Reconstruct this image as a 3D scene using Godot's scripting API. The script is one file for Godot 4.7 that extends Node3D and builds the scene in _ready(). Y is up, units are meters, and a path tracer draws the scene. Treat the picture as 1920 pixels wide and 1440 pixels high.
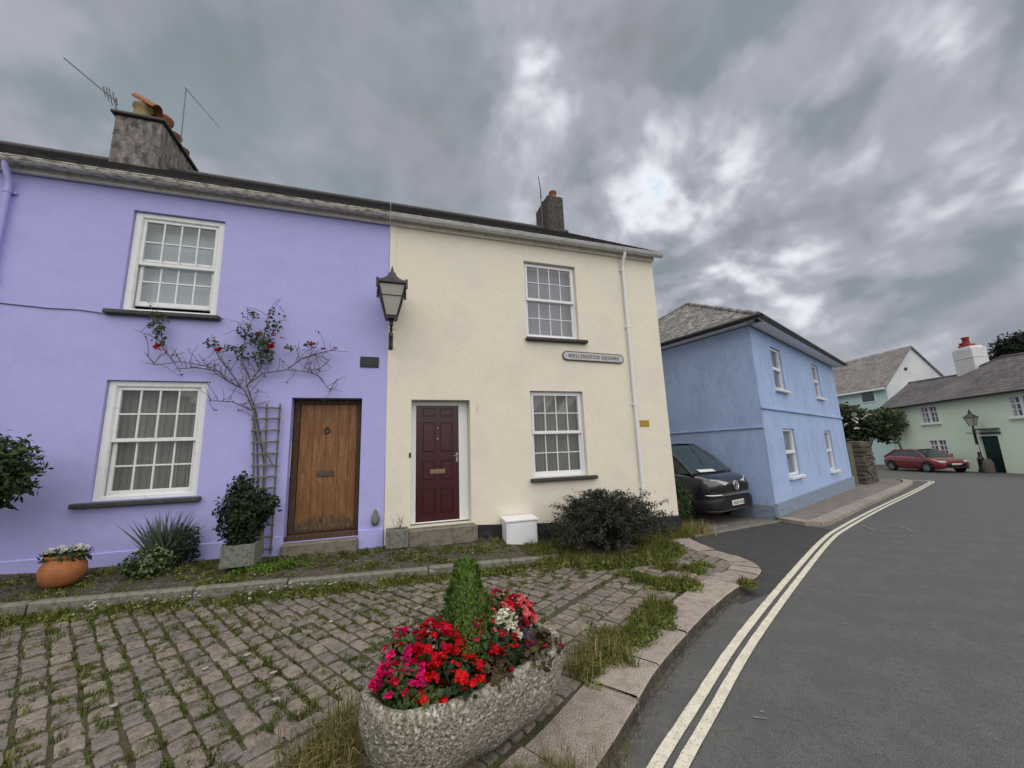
extends Node3D

# ---------------------------------------------------------------- mesh builder
class MB:
	var v := PackedVector3Array()
	var n := PackedVector3Array()
	var c := PackedColorArray()
	var col := Color.WHITE
	var tinted := false
	func tri(a: Vector3, b: Vector3, d: Vector3, out: Vector3) -> void:
		var nn: Vector3 = (d - a).cross(b - a)
		if nn.dot(out) < 0.0:
			nn = -nn
			v.append_array([a, d, b])
		else:
			v.append_array([a, b, d])
		nn = nn.normalized()
		n.append_array([nn, nn, nn])
		if tinted: c.append_array([col, col, col])
	func tris(a: Vector3, b: Vector3, d: Vector3, na: Vector3, nb: Vector3, nd: Vector3) -> void:
		if (d - a).cross(b - a).dot(na + nb + nd) < 0.0:
			v.append_array([a, d, b]); n.append_array([na, nd, nb])
		else:
			v.append_array([a, b, d]); n.append_array([na, nb, nd])
		if tinted: c.append_array([col, col, col])
	func quad(a: Vector3, b: Vector3, d: Vector3, e: Vector3, out: Vector3) -> void:
		tri(a, b, d, out); tri(a, d, e, out)
	func quads(a: Vector3, b: Vector3, d: Vector3, e: Vector3, na: Vector3, nb: Vector3, nd: Vector3, ne: Vector3) -> void:
		tris(a, b, d, na, nb, nd); tris(a, d, e, na, nd, ne)
	func box(p: Vector3, s: Vector3, bs := Basis()) -> void:
		var h := s * 0.5
		for k in 3:
			for sg in [-1.0, 1.0]:
				var u := Vector3(); u[(k + 1) % 3] = h[(k + 1) % 3]
				var w := Vector3(); w[(k + 2) % 3] = h[(k + 2) % 3]
				var o := Vector3(); o[k] = h[k] * sg
				quad(p + bs * (o - u - w), p + bs * (o + u - w), p + bs * (o + u + w), p + bs * (o - u + w), bs * o)
	func ab(a: Vector3, b: Vector3) -> void:   # box from corner to corner
		box((a + b) * 0.5, (b - a).abs())
	func cbox(p: Vector3, s: Vector3, e: float, bs := Basis()) -> void:   # box with chamfered edges
		var h := s * 0.5
		e = minf(e, minf(h.x, minf(h.y, h.z)) * 0.9)
		var i := h - Vector3(e, e, e)
		for k in 3:
			var k1 := (k + 1) % 3
			var k2 := (k + 2) % 3
			for sg in [-1.0, 1.0]:
				var u := Vector3(); u[k1] = i[k1]
				var w := Vector3(); w[k2] = i[k2]
				var o := Vector3(); o[k] = h[k] * sg
				quad(p + bs * (o - u - w), p + bs * (o + u - w), p + bs * (o + u + w), p + bs * (o - u + w), bs * o)
			for s1 in [-1.0, 1.0]:
				for s2 in [-1.0, 1.0]:
					var w := Vector3(); w[k] = i[k]
					var a := Vector3(); a[k1] = h[k1] * s1; a[k2] = i[k2] * s2
					var b := Vector3(); b[k1] = i[k1] * s1; b[k2] = h[k2] * s2
					quad(p + bs * (a - w), p + bs * (a + w), p + bs * (b + w), p + bs * (b - w), bs * (a + b))
		for sx in [-1.0, 1.0]:
			for sy in [-1.0, 1.0]:
				for sz in [-1.0, 1.0]:
					tri(p + bs * Vector3(h.x * sx, i.y * sy, i.z * sz), p + bs * Vector3(i.x * sx, h.y * sy, i.z * sz), p + bs * Vector3(i.x * sx, i.y * sy, h.z * sz), bs * Vector3(sx, sy, sz))
	func tube(pts: Array, rad: Array, sides := 6, caps := true) -> void:
		var rings := []
		var norms := []
		var up := Vector3(0.13, 0.31, 0.94).normalized()
		var last: Vector3 = Vector3.ZERO
		for i in pts.size():
			var t: Vector3
			if i == 0: t = pts[1] - pts[0]
			elif i == pts.size() - 1: t = pts[i] - pts[i - 1]
			else: t = (pts[i + 1] - pts[i]).normalized() + (pts[i] - pts[i - 1]).normalized()
			t = t.normalized()
			if last == Vector3.ZERO: last = up if absf(up.dot(t)) < 0.9 else Vector3(0.9, 0.2, 0.1)
			var x := (last - t * last.dot(t)).normalized()
			last = x
			var y := t.cross(x)
			var r: float = rad[mini(i, rad.size() - 1)]
			var ring := []
			var nr := []
			for k in sides:
				var a := TAU * k / sides
				var d := x * cos(a) + y * sin(a)
				ring.append(pts[i] + d * r); nr.append(d)
			rings.append(ring); norms.append(nr)
		for i in pts.size() - 1:
			for k in sides:
				var k2 := (k + 1) % sides
				quads(rings[i][k], rings[i][k2], rings[i + 1][k2], rings[i + 1][k], norms[i][k], norms[i][k2], norms[i + 1][k2], norms[i + 1][k])
		if caps:
			for e in [0, pts.size() - 1]:
				var o: Vector3 = (pts[0] - pts[1]) if e == 0 else (pts[e] - pts[e - 1])
				for k in sides: tri(pts[e], rings[e][k], rings[e][(k + 1) % sides], o)
	func lathe(p: Vector3, prof: Array, sides := 20, bs := Basis(), wob := 0.0) -> void:   # prof: [radius, height]
		var sn := []
		for i in prof.size() - 1: sn.append(Vector2(prof[i + 1][1] - prof[i][1], prof[i][0] - prof[i + 1][0]).normalized())
		for i in prof.size() - 1:
			var a: Array = prof[i]
			var b: Array = prof[i + 1]
			var s0: Vector2 = sn[i]
			var s1: Vector2 = sn[i]
			if i > 0 and sn[i].dot(sn[i - 1]) > 0.45: s0 = (sn[i] + sn[i - 1]).normalized()
			if i < sn.size() - 1 and sn[i].dot(sn[i + 1]) > 0.45: s1 = (sn[i] + sn[i + 1]).normalized()
			for k in sides:
				var t0 := TAU * k / sides
				var t1 := TAU * (k + 1) / sides
				var w0 := 1.0 + wob * sin(t0 * 3.0 + 1.0)
				var w1 := 1.0 + wob * sin(t1 * 3.0 + 1.0)
				var d0 := Vector3(cos(t0), 0, sin(t0))
				var d1 := Vector3(cos(t1), 0, sin(t1))
				var A: Vector3 = p + bs * (d0 * a[0] * w0 + Vector3.UP * a[1])
				var B: Vector3 = p + bs * (d1 * a[0] * w1 + Vector3.UP * a[1])
				var C: Vector3 = p + bs * (d1 * b[0] * w1 + Vector3.UP * b[1])
				var D: Vector3 = p + bs * (d0 * b[0] * w0 + Vector3.UP * b[1])
				var nA := bs * (d0 * s0.x + Vector3.UP * s0.y)
				var nB := bs * (d1 * s0.x + Vector3.UP * s0.y)
				var nC := bs * (d1 * s1.x + Vector3.UP * s1.y)
				var nD := bs * (d0 * s1.x + Vector3.UP * s1.y)
				if a[0] > 1e-5: tris(A, B, C, nA, nB, nC)
				if b[0] > 1e-5: tris(A, C, D, nA, nC, nD)
	func prism(poly: Array, depth: float, xf := Transform3D()) -> void:   # outline in x, y; runs from z 0 to -depth
		var pp := PackedVector2Array(poly)
		var ix := Geometry2D.triangulate_polygon(pp)
		for z in [0.0, -depth]:
			var o := xf.basis * Vector3(0, 0, 1.0 if z == 0.0 else -1.0)
			for i in range(0, ix.size(), 3):
				var q := []
				for j in 3: q.append(xf * Vector3(pp[ix[i + j]].x, pp[ix[i + j]].y, z))
				tri(q[0], q[1], q[2], o)
		var sg := 0.0
		for i in pp.size():
			var a := pp[i]
			var b := pp[(i + 1) % pp.size()]
			sg += a.x * b.y - b.x * a.y
		for i in pp.size():
			var a := pp[i]
			var b := pp[(i + 1) % pp.size()]
			var e := b - a
			var o := Vector3(e.y, -e.x, 0) * signf(sg)
			quad(xf * Vector3(a.x, a.y, 0), xf * Vector3(b.x, b.y, 0), xf * Vector3(b.x, b.y, -depth), xf * Vector3(a.x, a.y, -depth), xf.basis * o)
	func wall(x0: float, x1: float, y0: float, y1: float, z: float, holes: Array, depth: float, inset := 0.0) -> void:   # face towards +z with openings and their reveals
		var xs := [x0, x1]
		var ys := [y0, y1]
		for h in holes: xs.append_array([h[0], h[1]]); ys.append_array([h[2], h[3]])
		xs.sort(); ys.sort()
		for i in xs.size() - 1:
			for j in ys.size() - 1:
				if xs[i + 1] - xs[i] < 1e-5 or ys[j + 1] - ys[j] < 1e-5: continue
				var cx: float = (xs[i] + xs[i + 1]) * 0.5
				var cy: float = (ys[j] + ys[j + 1]) * 0.5
				var open := false
				for h in holes:
					if cx > h[0] and cx < h[1] and cy > h[2] and cy < h[3]: open = true
				if open: continue
				for q in [[z, 1.0, 0.0], [z - depth, -1.0, inset]]:
					var xa: float = maxf(xs[i], x0 + q[2])
					quad(Vector3(xa, ys[j], q[0]), Vector3(xs[i + 1], ys[j], q[0]), Vector3(xs[i + 1], ys[j + 1], q[0]), Vector3(xa, ys[j + 1], q[0]), Vector3(0, 0, q[1]))
		for h in holes:
			var a := Vector3(h[0], h[2], z); var b := Vector3(h[1], h[2], z); var d := Vector3(h[1], h[3], z); var e := Vector3(h[0], h[3], z)
			var k := Vector3(0, 0, -depth)
			quad(a, b, b + k, a + k, Vector3.UP); quad(e, d, d + k, e + k, Vector3.DOWN)
			quad(a, e, e + k, a + k, Vector3.RIGHT); quad(b, d, d + k, b + k, Vector3.LEFT)
	func leaf(p: Vector3, dir: Vector3, nrm: Vector3, l: float, w: float) -> void:   # a small folded leaf
		var s := dir.cross(nrm).normalized() * w * 0.5
		var m := p + dir * l * 0.45 - nrm * w * 0.12
		var t := p + dir * l
		var na := (nrm + s.normalized() * 0.3).normalized()
		var nb := (nrm - s.normalized() * 0.3).normalized()
		tris(p, m + s + nrm * w * 0.2, t, na, na, na)
		tris(p, t, m - s + nrm * w * 0.2, nb, nb, nb)
	func mesh() -> ArrayMesh:
		var a := []
		a.resize(Mesh.ARRAY_MAX)
		a[Mesh.ARRAY_VERTEX] = v
		a[Mesh.ARRAY_NORMAL] = n
		if tinted: a[Mesh.ARRAY_COLOR] = c
		var m := ArrayMesh.new()
		m.add_surface_from_arrays(Mesh.PRIMITIVE_TRIANGLES, a)
		return m

# ---------------------------------------------------------------- scene helpers
var rng := RandomNumberGenerator.new()
var M := {}
var taken := {}

func rf(a: float, b: float) -> float: return rng.randf_range(a, b)
func V(x: float, y: float, z: float) -> Vector3: return Vector3(x, y, z)
func rdir() -> Vector3:
	var y := rf(-1, 1)
	var a := rf(0, TAU)
	var r := sqrt(1.0 - y * y)
	return Vector3(cos(a) * r, y, sin(a) * r)

func numbered(nm: String) -> String:
	if not taken.has(nm):
		taken[nm] = 0
		return nm
	taken[nm] += 1
	return "%s_%03d" % [nm, taken[nm]]

func thing(nm: String, label: String, cat: String, at := Vector3.ZERO, turn := 0.0, group := "") -> Node3D:
	var o := Node3D.new()
	o.name = numbered(nm)
	add_child(o)
	o.position = at
	o.rotation.y = turn
	tag(o, label, cat, group)
	return o

func tag(o: Node, label: String, cat: String, group := "") -> void:
	o.set_meta("label", label)
	o.set_meta("category", cat)
	if group != "": o.set_meta("group", group)

func part(parent: Node, nm: String, shape, m: Material, at := Vector3.ZERO) -> MeshInstance3D:
	var o := MeshInstance3D.new()
	o.mesh = shape.mesh() if shape is MB else shape
	o.material_override = m
	o.cast_shadow = GeometryInstance3D.SHADOW_CASTING_SETTING_ON
	if parent == self:
		o.name = numbered(nm)
		add_child(o)
	else:
		o.name = nm
		parent.add_child(o, true)
	o.position = at
	return o

func group_node(parent: Node, nm: String, at := Vector3.ZERO) -> Node3D:
	var o := Node3D.new()
	o.name = nm
	parent.add_child(o, true)
	o.position = at
	return o

func struct(nm: String, shape, m: Material) -> MeshInstance3D:
	var o := part(self, nm, shape, m)
	o.set_meta("kind", "structure")
	return o

func scatter(parent: Node, nm: String, mesh: Mesh, m: Material, xf: Array, cols: Array) -> MultiMeshInstance3D:
	var mm := MultiMesh.new()
	mm.transform_format = MultiMesh.TRANSFORM_3D
	mm.use_colors = true
	mm.mesh = mesh
	mm.instance_count = xf.size()
	for i in xf.size():
		mm.set_instance_transform(i, xf[i])
		mm.set_instance_color(i, cols[i])
	var o := MultiMeshInstance3D.new()
	o.multimesh = mm
	o.material_override = m
	o.name = numbered(nm) if parent == self else nm
	parent.add_child(o, true)
	o.set_meta("kind", "stuff")
	return o

# ---------------------------------------------------------------- materials
func nbytes(sd: int, freq: float, oct: int, size: int, kind := FastNoiseLite.TYPE_SIMPLEX_SMOOTH) -> PackedByteArray:
	var f := FastNoiseLite.new()
	f.seed = sd
	f.noise_type = kind
	f.frequency = freq
	f.fractal_octaves = oct
	if kind == FastNoiseLite.TYPE_CELLULAR: f.cellular_return_type = FastNoiseLite.RETURN_CELL_VALUE
	var im := f.get_seamless_image(size, size)
	im.convert(Image.FORMAT_L8)
	return im.get_data()

func lin(c: Array) -> Color: return Color(c[0], c[1], c[2]).linear_to_srgb()

# base colour and layers [seed, frequency, octaves, colour, lo, hi, amount, (cellular)], colours linear
func tex(base: Array, layers: Array, size := 384) -> ImageTexture:
	var b := lin(base)
	var data := PackedByteArray()
	data.resize(size * size * 3)
	var ns := []
	for l in layers: ns.append(nbytes(l[0], l[1], l[2], size, FastNoiseLite.TYPE_CELLULAR if l.size() > 7 else FastNoiseLite.TYPE_SIMPLEX_SMOOTH))
	var luts := []
	var cols := []
	for l in layers:
		var lut := PackedFloat32Array()
		for k in 256: lut.append(smoothstep(l[4], l[5], k / 255.0) * l[6])
		luts.append(lut)
		cols.append(lin(l[3]))
	var nl := layers.size()
	for i in size * size:
		var r := b.r
		var g := b.g
		var bb := b.b
		for k in nl:
			var t: float = luts[k][ns[k][i]]
			if t > 0.0:
				var q: Color = cols[k]
				r += (q.r - r) * t; g += (q.g - g) * t; bb += (q.b - bb) * t
		data[i * 3] = int(r * 255.0); data[i * 3 + 1] = int(g * 255.0); data[i * 3 + 2] = int(bb * 255.0)
	return ImageTexture.create_from_image(Image.create_from_data(size, size, false, Image.FORMAT_RGB8, data))

var bumps := {}
func bump(sd: int, freq: float, oct: int, cell := false) -> ImageTexture:
	var key := "%d %f %d" % [sd, freq, oct]
	if not bumps.has(key):
		bumps[key] = ImageTexture.create_from_image(Image.create_from_data(512, 512, false, Image.FORMAT_L8, nbytes(sd, freq, oct, 512, FastNoiseLite.TYPE_CELLULAR if cell else FastNoiseLite.TYPE_SIMPLEX_SMOOTH)))
	return bumps[key]

func mat(nm: String, col, rough: float, o := {}) -> StandardMaterial3D:
	var m := StandardMaterial3D.new()
	m.resource_name = nm
	if col is Texture2D: m.albedo_texture = col
	else: m.albedo_color = lin(col)
	m.roughness = rough
	m.metallic = o.get("metal", 0.0)
	m.metallic_specular = o.get("spec", 0.4)
	if col is Texture2D or o.has("bump"):
		m.uv1_triplanar = true
		m.uv1_world_triplanar = o.get("world", true)
		var s = o.get("scale", 1.0)
		m.uv1_scale = s if s is Vector3 else Vector3(s, s, s)
	if o.has("bump"):
		m.heightmap_enabled = true
		m.heightmap_texture = o.bump
		m.heightmap_scale = o.get("relief", 1.0)
	if o.has("tint"): m.vertex_color_use_as_albedo = true
	if o.has("back"):
		m.backlight_enabled = true
		m.backlight = lin(o.back)
	if o.has("coat"):
		m.clearcoat_enabled = true
		m.clearcoat = o.coat
		m.clearcoat_roughness = 0.05
	m.cull_mode = BaseMaterial3D.CULL_DISABLED if o.has("both") else BaseMaterial3D.CULL_BACK
	M[nm] = m
	return m

func make_materials() -> void:
	mat("purple_paint", tex([0.41, 0.405, 0.765], [[1, 0.006, 4, [0.39, 0.378, 0.71], 0.45, 0.8, 0.55], [2, 0.03, 4, [0.43, 0.435, 0.78], 0.5, 0.8, 0.4], [3, 0.12, 3, [0.34, 0.345, 0.63], 0.62, 0.85, 0.35]]), 0.75, {"scale": 0.33, "bump": bump(4, 0.015, 5), "relief": 0.5})
	mat("cream_paint", tex([0.75, 0.70, 0.595], [[11, 0.006, 4, [0.695, 0.65, 0.56], 0.4, 0.8, 0.7], [12, 0.03, 4, [0.76, 0.71, 0.60], 0.5, 0.8, 0.4], [13, 0.10, 3, [0.58, 0.535, 0.44], 0.64, 0.85, 0.35]]), 0.75, {"scale": 0.33, "bump": bump(4, 0.015, 5), "relief": 0.5})
	mat("blue_paint", tex([0.35, 0.465, 0.72], [[21, 0.006, 4, [0.29, 0.39, 0.61], 0.4, 0.75, 0.7], [22, 0.02, 4, [0.40, 0.51, 0.75], 0.5, 0.8, 0.5], [23, 0.05, 4, [0.24, 0.31, 0.44], 0.62, 0.85, 0.5]]), 0.8, {"scale": V(0.5, 0.22, 0.5), "bump": bump(5, 0.02, 5), "relief": 0.4})
	mat("blue_grey_plinth", tex([0.22, 0.28, 0.37], [[24, 0.03, 4, [0.15, 0.18, 0.22], 0.45, 0.8, 0.7]], 256), 0.85, {"scale": 0.6})
	mat("green_paint", tex([0.74, 0.88, 0.71], [[31, 0.008, 4, [0.68, 0.82, 0.65], 0.4, 0.8, 0.7], [32, 0.05, 4, [0.77, 0.90, 0.74], 0.5, 0.8, 0.5]], 256), 0.8, {"scale": 0.25, "bump": bump(5, 0.02, 5), "relief": 0.4})
	mat("pale_render", tex([0.62, 0.65, 0.69], [[33, 0.01, 4, [0.53, 0.56, 0.60], 0.4, 0.8, 0.8]], 256), 0.85, {"scale": 0.2})
	mat("aqua_render", [0.58, 0.76, 0.75], 0.8)
	mat("black_plinth", tex([0.018, 0.02, 0.026], [[41, 0.03, 4, [0.05, 0.05, 0.05], 0.5, 0.8, 0.8]], 256), 0.6, {"scale": 0.8})
	mat("white_paint", tex([0.74, 0.76, 0.77], [[42, 0.02, 4, [0.62, 0.63, 0.62], 0.55, 0.85, 0.6]], 256), 0.4, {"scale": 1.2})
	mat("white_plastic", [0.76, 0.77, 0.80], 0.3)
	mat("gutter_grimy", tex([0.56, 0.55, 0.51], [[43, 0.03, 4, [0.14, 0.13, 0.10], 0.45, 0.72, 0.85], [44, 0.1, 3, [0.6, 0.6, 0.56], 0.6, 0.8, 0.5]], 256), 0.6, {"scale": V(0.7, 3.0, 3.0)})
	mat("gutter_grey", tex([0.60, 0.61, 0.61], [[45, 0.03, 4, [0.38, 0.38, 0.36], 0.45, 0.8, 0.6]], 256), 0.45, {"scale": V(0.5, 2.0, 2.0)})
	mat("fascia_paint", tex([0.74, 0.72, 0.66], [[46, 0.03, 4, [0.5, 0.47, 0.4], 0.5, 0.8, 0.7]], 256), 0.5, {"scale": 1.0})
	mat("slate", tex([0.055, 0.055, 0.058], [[51, 0.02, 4, [0.09, 0.088, 0.082], 0.45, 0.75, 0.7], [52, 0.12, 3, [0.03, 0.03, 0.033], 0.5, 0.8, 0.6]], 512), 0.7, {"scale": 0.7, "tint": 1, "bump": bump(6, 0.06, 4), "relief": 0.5})
	mat("slate_lichen", tex([0.17, 0.165, 0.16], [[53, 0.022, 5, [0.42, 0.41, 0.38], 0.48, 0.62, 0.85], [54, 0.05, 4, [0.06, 0.06, 0.06], 0.5, 0.75, 0.8]], 320), 0.8, {"scale": 0.4, "tint": 1})
	mat("slate_grey", tex([0.11, 0.105, 0.108], [[55, 0.012, 4, [0.19, 0.17, 0.165], 0.42, 0.72, 0.8], [56, 0.06, 4, [0.06, 0.06, 0.065], 0.5, 0.75, 0.6]], 320), 0.75, {"scale": V(0.12, 0.12, 0.12), "tint": 1})
	mat("slate_pale", tex([0.24, 0.225, 0.22], [[164, 0.012, 4, [0.32, 0.29, 0.28], 0.42, 0.72, 0.8], [165, 0.06, 4, [0.16, 0.155, 0.155], 0.5, 0.75, 0.6]], 256), 0.75, {"scale": 0.12, "tint": 1})
	mat("sill_slate", tex([0.045, 0.045, 0.045], [[57, 0.05, 4, [0.10, 0.10, 0.095], 0.5, 0.75, 0.6]], 256), 0.6, {"scale": 1.5})
	mat("glass", [0.9, 0.95, 0.95], 0.02, {"spec": 0.6})
	var g: StandardMaterial3D = M.glass
	g.transparency = BaseMaterial3D.TRANSPARENCY_ALPHA
	g.albedo_color.a = 0.08
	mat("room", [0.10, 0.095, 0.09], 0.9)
	mat("net_cloth", tex([0.19, 0.195, 0.175], [[58, 0.08, 3, [0.14, 0.145, 0.13], 0.4, 0.7, 0.6]], 256), 0.9, {"scale": V(2, 0.3, 2), "both": 1, "back": [0.12, 0.12, 0.11]})
	mat("blind_sky_pale", [0.29, 0.37, 0.41], 0.8, {"both": 1})  # blind whose blue tint paints in the sky reflected by the panes
	mat("blind_sky_dusk", [0.15, 0.17, 0.22], 0.8, {"both": 1})  # dusky blue painted in for the sky reflection of the upper cream panes
	mat("door_wood", tex([0.215, 0.098, 0.037], [[61, 0.02, 5, [0.145, 0.064, 0.024], 0.42, 0.75, 0.7], [62, 0.012, 4, [0.29, 0.148, 0.06], 0.5, 0.74, 0.7], [63, 0.09, 3, [0.09, 0.042, 0.018], 0.6, 0.8, 0.6]]), 0.45, {"scale": V(2.6, 0.32, 2.6), "bump": bump(7, 0.05, 4), "relief": 0.25})
	mat("door_wood_weathered", tex([0.115, 0.07, 0.038], [[64, 0.02, 5, [0.06, 0.042, 0.028], 0.42, 0.68, 0.8], [65, 0.03, 4, [0.2, 0.14, 0.08], 0.55, 0.74, 0.7]]), 0.75, {"scale": V(2.6, 0.4, 2.6), "bump": bump(7, 0.05, 4), "relief": 0.3})
	mat("dark_wood", tex([0.06, 0.034, 0.02], [[66, 0.03, 4, [0.10, 0.06, 0.035], 0.45, 0.75, 0.7]], 256), 0.7, {"scale": V(3, 0.5, 3)})
	mat("grey_wood", tex([0.15, 0.14, 0.12], [[67, 0.03, 4, [0.09, 0.082, 0.07], 0.45, 0.75, 0.8], [68, 0.1, 3, [0.2, 0.19, 0.17], 0.6, 0.8, 0.6]], 256), 0.85, {"scale": V(3, 0.8, 3)})
	mat("gate_wood", tex([0.12, 0.125, 0.085], [[69, 0.03, 4, [0.08, 0.085, 0.06], 0.45, 0.75, 0.8]], 256), 0.85, {"scale": V(1, 0.3, 1)})
	mat("maroon_paint", tex([0.047, 0.006, 0.009], [[70, 0.02, 4, [0.039, 0.0055, 0.008], 0.4, 0.8, 0.7]], 256), 0.28, {"scale": 1.0, "spec": 0.5})
	mat("brass", [0.30, 0.20, 0.12], 0.35, {"metal": 0.8})
	mat("dull_metal", [0.10, 0.085, 0.07], 0.5, {"metal": 0.7})
	mat("iron", [0.012, 0.012, 0.014], 0.38, {"spec": 0.5})
	mat("steel", [0.35, 0.35, 0.36], 0.35, {"metal": 0.9})
	mat("aerial", [0.14, 0.14, 0.15], 0.5, {"metal": 0.5})
	mat("frosted", [0.40, 0.385, 0.36], 0.25)
	mat("frosted_dark", [0.14, 0.145, 0.13], 0.4)
	mat("chimney_render", tex([0.175, 0.158, 0.152], [[71, 0.02, 5, [0.075, 0.07, 0.066], 0.42, 0.75, 0.85], [72, 0.02, 4, [0.30, 0.27, 0.265], 0.52, 0.8, 0.7]]), 0.95, {"scale": V(0.7, 0.4, 0.7), "bump": bump(8, 0.05, 4), "relief": 0.8})
	mat("chimney_dark", tex([0.085, 0.08, 0.07], [[73, 0.03, 5, [0.04, 0.038, 0.033], 0.45, 0.68, 0.8], [74, 0.05, 4, [0.16, 0.15, 0.12], 0.58, 0.75, 0.7]], 256), 0.95, {"scale": 0.9, "bump": bump(8, 0.05, 4), "relief": 2.0})
	mat("clay", tex([0.30, 0.105, 0.05], [[75, 0.03, 4, [0.2, 0.085, 0.05], 0.45, 0.75, 0.8], [76, 0.06, 4, [0.30, 0.24, 0.13], 0.6, 0.8, 0.6]], 256), 0.8, {"scale": 1.2})
	mat("clay_buff", tex([0.33, 0.26, 0.13], [[77, 0.03, 4, [0.2, 0.15, 0.08], 0.45, 0.75, 0.8]], 256), 0.8, {"scale": 1.2})
	mat("clay_red", [0.26, 0.035, 0.025], 0.7)
	mat("terracotta", tex([0.36, 0.135, 0.05], [[78, 0.02, 4, [0.28, 0.10, 0.04], 0.4, 0.75, 0.8], [79, 0.12, 3, [0.42, 0.2, 0.09], 0.62, 0.8, 0.5]], 256), 0.7, {"scale": 1.6, "bump": bump(7, 0.05, 4), "relief": 0.3})
	mat("asphalt", tex([0.086, 0.089, 0.089], [[81, 0.007, 4, [0.108, 0.110, 0.109], 0.4, 0.75, 0.8], [80, 0.05, 3, [0.070, 0.071, 0.072], 0.5, 0.8, 0.7], [82, 0.25, 2, [0.065, 0.066, 0.066], 0.5, 0.75, 0.8], [83, 0.35, 2, [0.20, 0.20, 0.196], 0.68, 0.85, 0.7]], 512), 0.85, {"scale": 0.55, "bump": bump(9, 0.3, 2), "relief": 0.8})
	mat("asphalt_dark", tex([0.047, 0.047, 0.049], [[84, 0.01, 4, [0.06, 0.06, 0.06], 0.4, 0.75, 0.8], [85, 0.25, 2, [0.028, 0.028, 0.029], 0.5, 0.75, 0.7], [86, 0.35, 2, [0.11, 0.11, 0.105], 0.72, 0.85, 0.7]], 512), 0.85, {"scale": 0.7, "bump": bump(9, 0.3, 2), "relief": 0.8})
	mat("asphalt_band", tex([0.074, 0.076, 0.077], [[161, 0.012, 4, [0.088, 0.09, 0.09], 0.4, 0.75, 0.8], [162, 0.25, 2, [0.045, 0.045, 0.046], 0.5, 0.75, 0.7], [163, 0.35, 2, [0.15, 0.15, 0.147], 0.7, 0.85, 0.7]], 384), 0.85, {"scale": 0.6, "bump": bump(9, 0.3, 2), "relief": 0.8})
	mat("drive_concrete", tex([0.16, 0.15, 0.14], [[87, 0.02, 4, [0.10, 0.095, 0.085], 0.4, 0.75, 0.8], [88, 0.2, 2, [0.22, 0.21, 0.2], 0.6, 0.8, 0.6]], 256), 0.9, {"scale": 0.7})
	mat("pavement", tex([0.19, 0.165, 0.15], [[89, 0.015, 4, [0.14, 0.12, 0.11], 0.4, 0.75, 0.8], [90, 0.2, 2, [0.26, 0.235, 0.22], 0.6, 0.8, 0.6]], 256), 0.9, {"scale": 0.5})
	mat("yellow_line", tex([0.60, 0.575, 0.48], [[91, 0.03, 4, [0.50, 0.475, 0.40], 0.4, 0.7, 0.7], [92, 0.2, 3, [0.16, 0.155, 0.14], 0.68, 0.8, 0.7]], 320), 0.8, {"scale": 0.8})
	mat("worn_white", tex([0.165, 0.166, 0.163], [[93, 0.1, 3, [0.1, 0.1, 0.1], 0.45, 0.65, 0.9]], 256), 0.85, {"scale": 1.0})
	var gr := [[94, 0.14, 3, [0.50, 0.46, 0.42], 0.55, 0.72, 0.9], [95, 0.18, 3, [0.09, 0.08, 0.075], 0.58, 0.75, 0.8], [96, 0.012, 4, [0.25, 0.205, 0.175], 0.45, 0.75, 0.6]]
	mat("kerb_granite", tex([0.36, 0.32, 0.29], gr, 512), 0.85, {"scale": 1.1, "tint": 1, "bump": bump(10, 0.12, 4), "relief": 1.0})
	mat("trough_granite", tex([0.235, 0.215, 0.175], [[99, 0.010, 4, [0.15, 0.145, 0.095], 0.42, 0.66, 0.75], [97, 0.05, 3, [0.60, 0.57, 0.51], 0.57, 0.70, 0.85], [98, 0.07, 3, [0.05, 0.047, 0.04], 0.56, 0.68, 0.85], [96, 0.16, 2, [0.5, 0.46, 0.4], 0.62, 0.75, 0.6]], 512), 0.92, {"scale": 1.3, "bump": bump(10, 0.06, 4), "relief": 1.2})
	mat("kerb_stained", tex([0.075, 0.065, 0.052], [[151, 0.03, 4, [0.035, 0.031, 0.024], 0.4, 0.7, 0.85], [152, 0.06, 4, [0.19, 0.165, 0.14], 0.6, 0.75, 0.7]], 256), 0.95, {"scale": 1.2, "bump": bump(10, 0.12, 4), "relief": 0.8})
	for k in 4:
		var b: Array = [[0.222, 0.186, 0.158], [0.190, 0.164, 0.148], [0.248, 0.212, 0.180], [0.178, 0.160, 0.146]][k]
		mat("sett_%d" % k, tex(b, [[100 + k, 0.03, 4, [b[0] * 0.62, b[1] * 0.62, b[2] * 0.62], 0.45, 0.75, 0.8], [110 + k, 0.12, 3, [b[0] * 1.6, b[1] * 1.6, b[2] * 1.6], 0.6, 0.8, 0.7], [120 + k, 0.02, 4, [0.10, 0.105, 0.05], 0.62, 0.8, 0.5]], 256), 0.85, {"scale": 1.5, "bump": bump(10, 0.12, 4), "relief": 1.0})
	mat("soil", tex([0.075, 0.065, 0.042], [[131, 0.03, 4, [0.06, 0.085, 0.025], 0.42, 0.65, 0.85], [132, 0.15, 3, [0.14, 0.115, 0.08], 0.6, 0.78, 0.7]], 320), 0.95, {"scale": 0.8, "bump": bump(9, 0.3, 2), "relief": 1.5})
	mat("gravel_soil", tex([0.105, 0.09, 0.072], [[133, 0.02, 4, [0.075, 0.085, 0.035], 0.5, 0.7, 0.8], [134, 0.16, 3, [0.24, 0.21, 0.18], 0.6, 0.78, 0.8], [135, 0.2, 3, [0.04, 0.035, 0.03], 0.6, 0.78, 0.8]], 320), 0.95, {"scale": 0.8, "bump": bump(9, 0.3, 2), "relief": 2.5})
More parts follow.
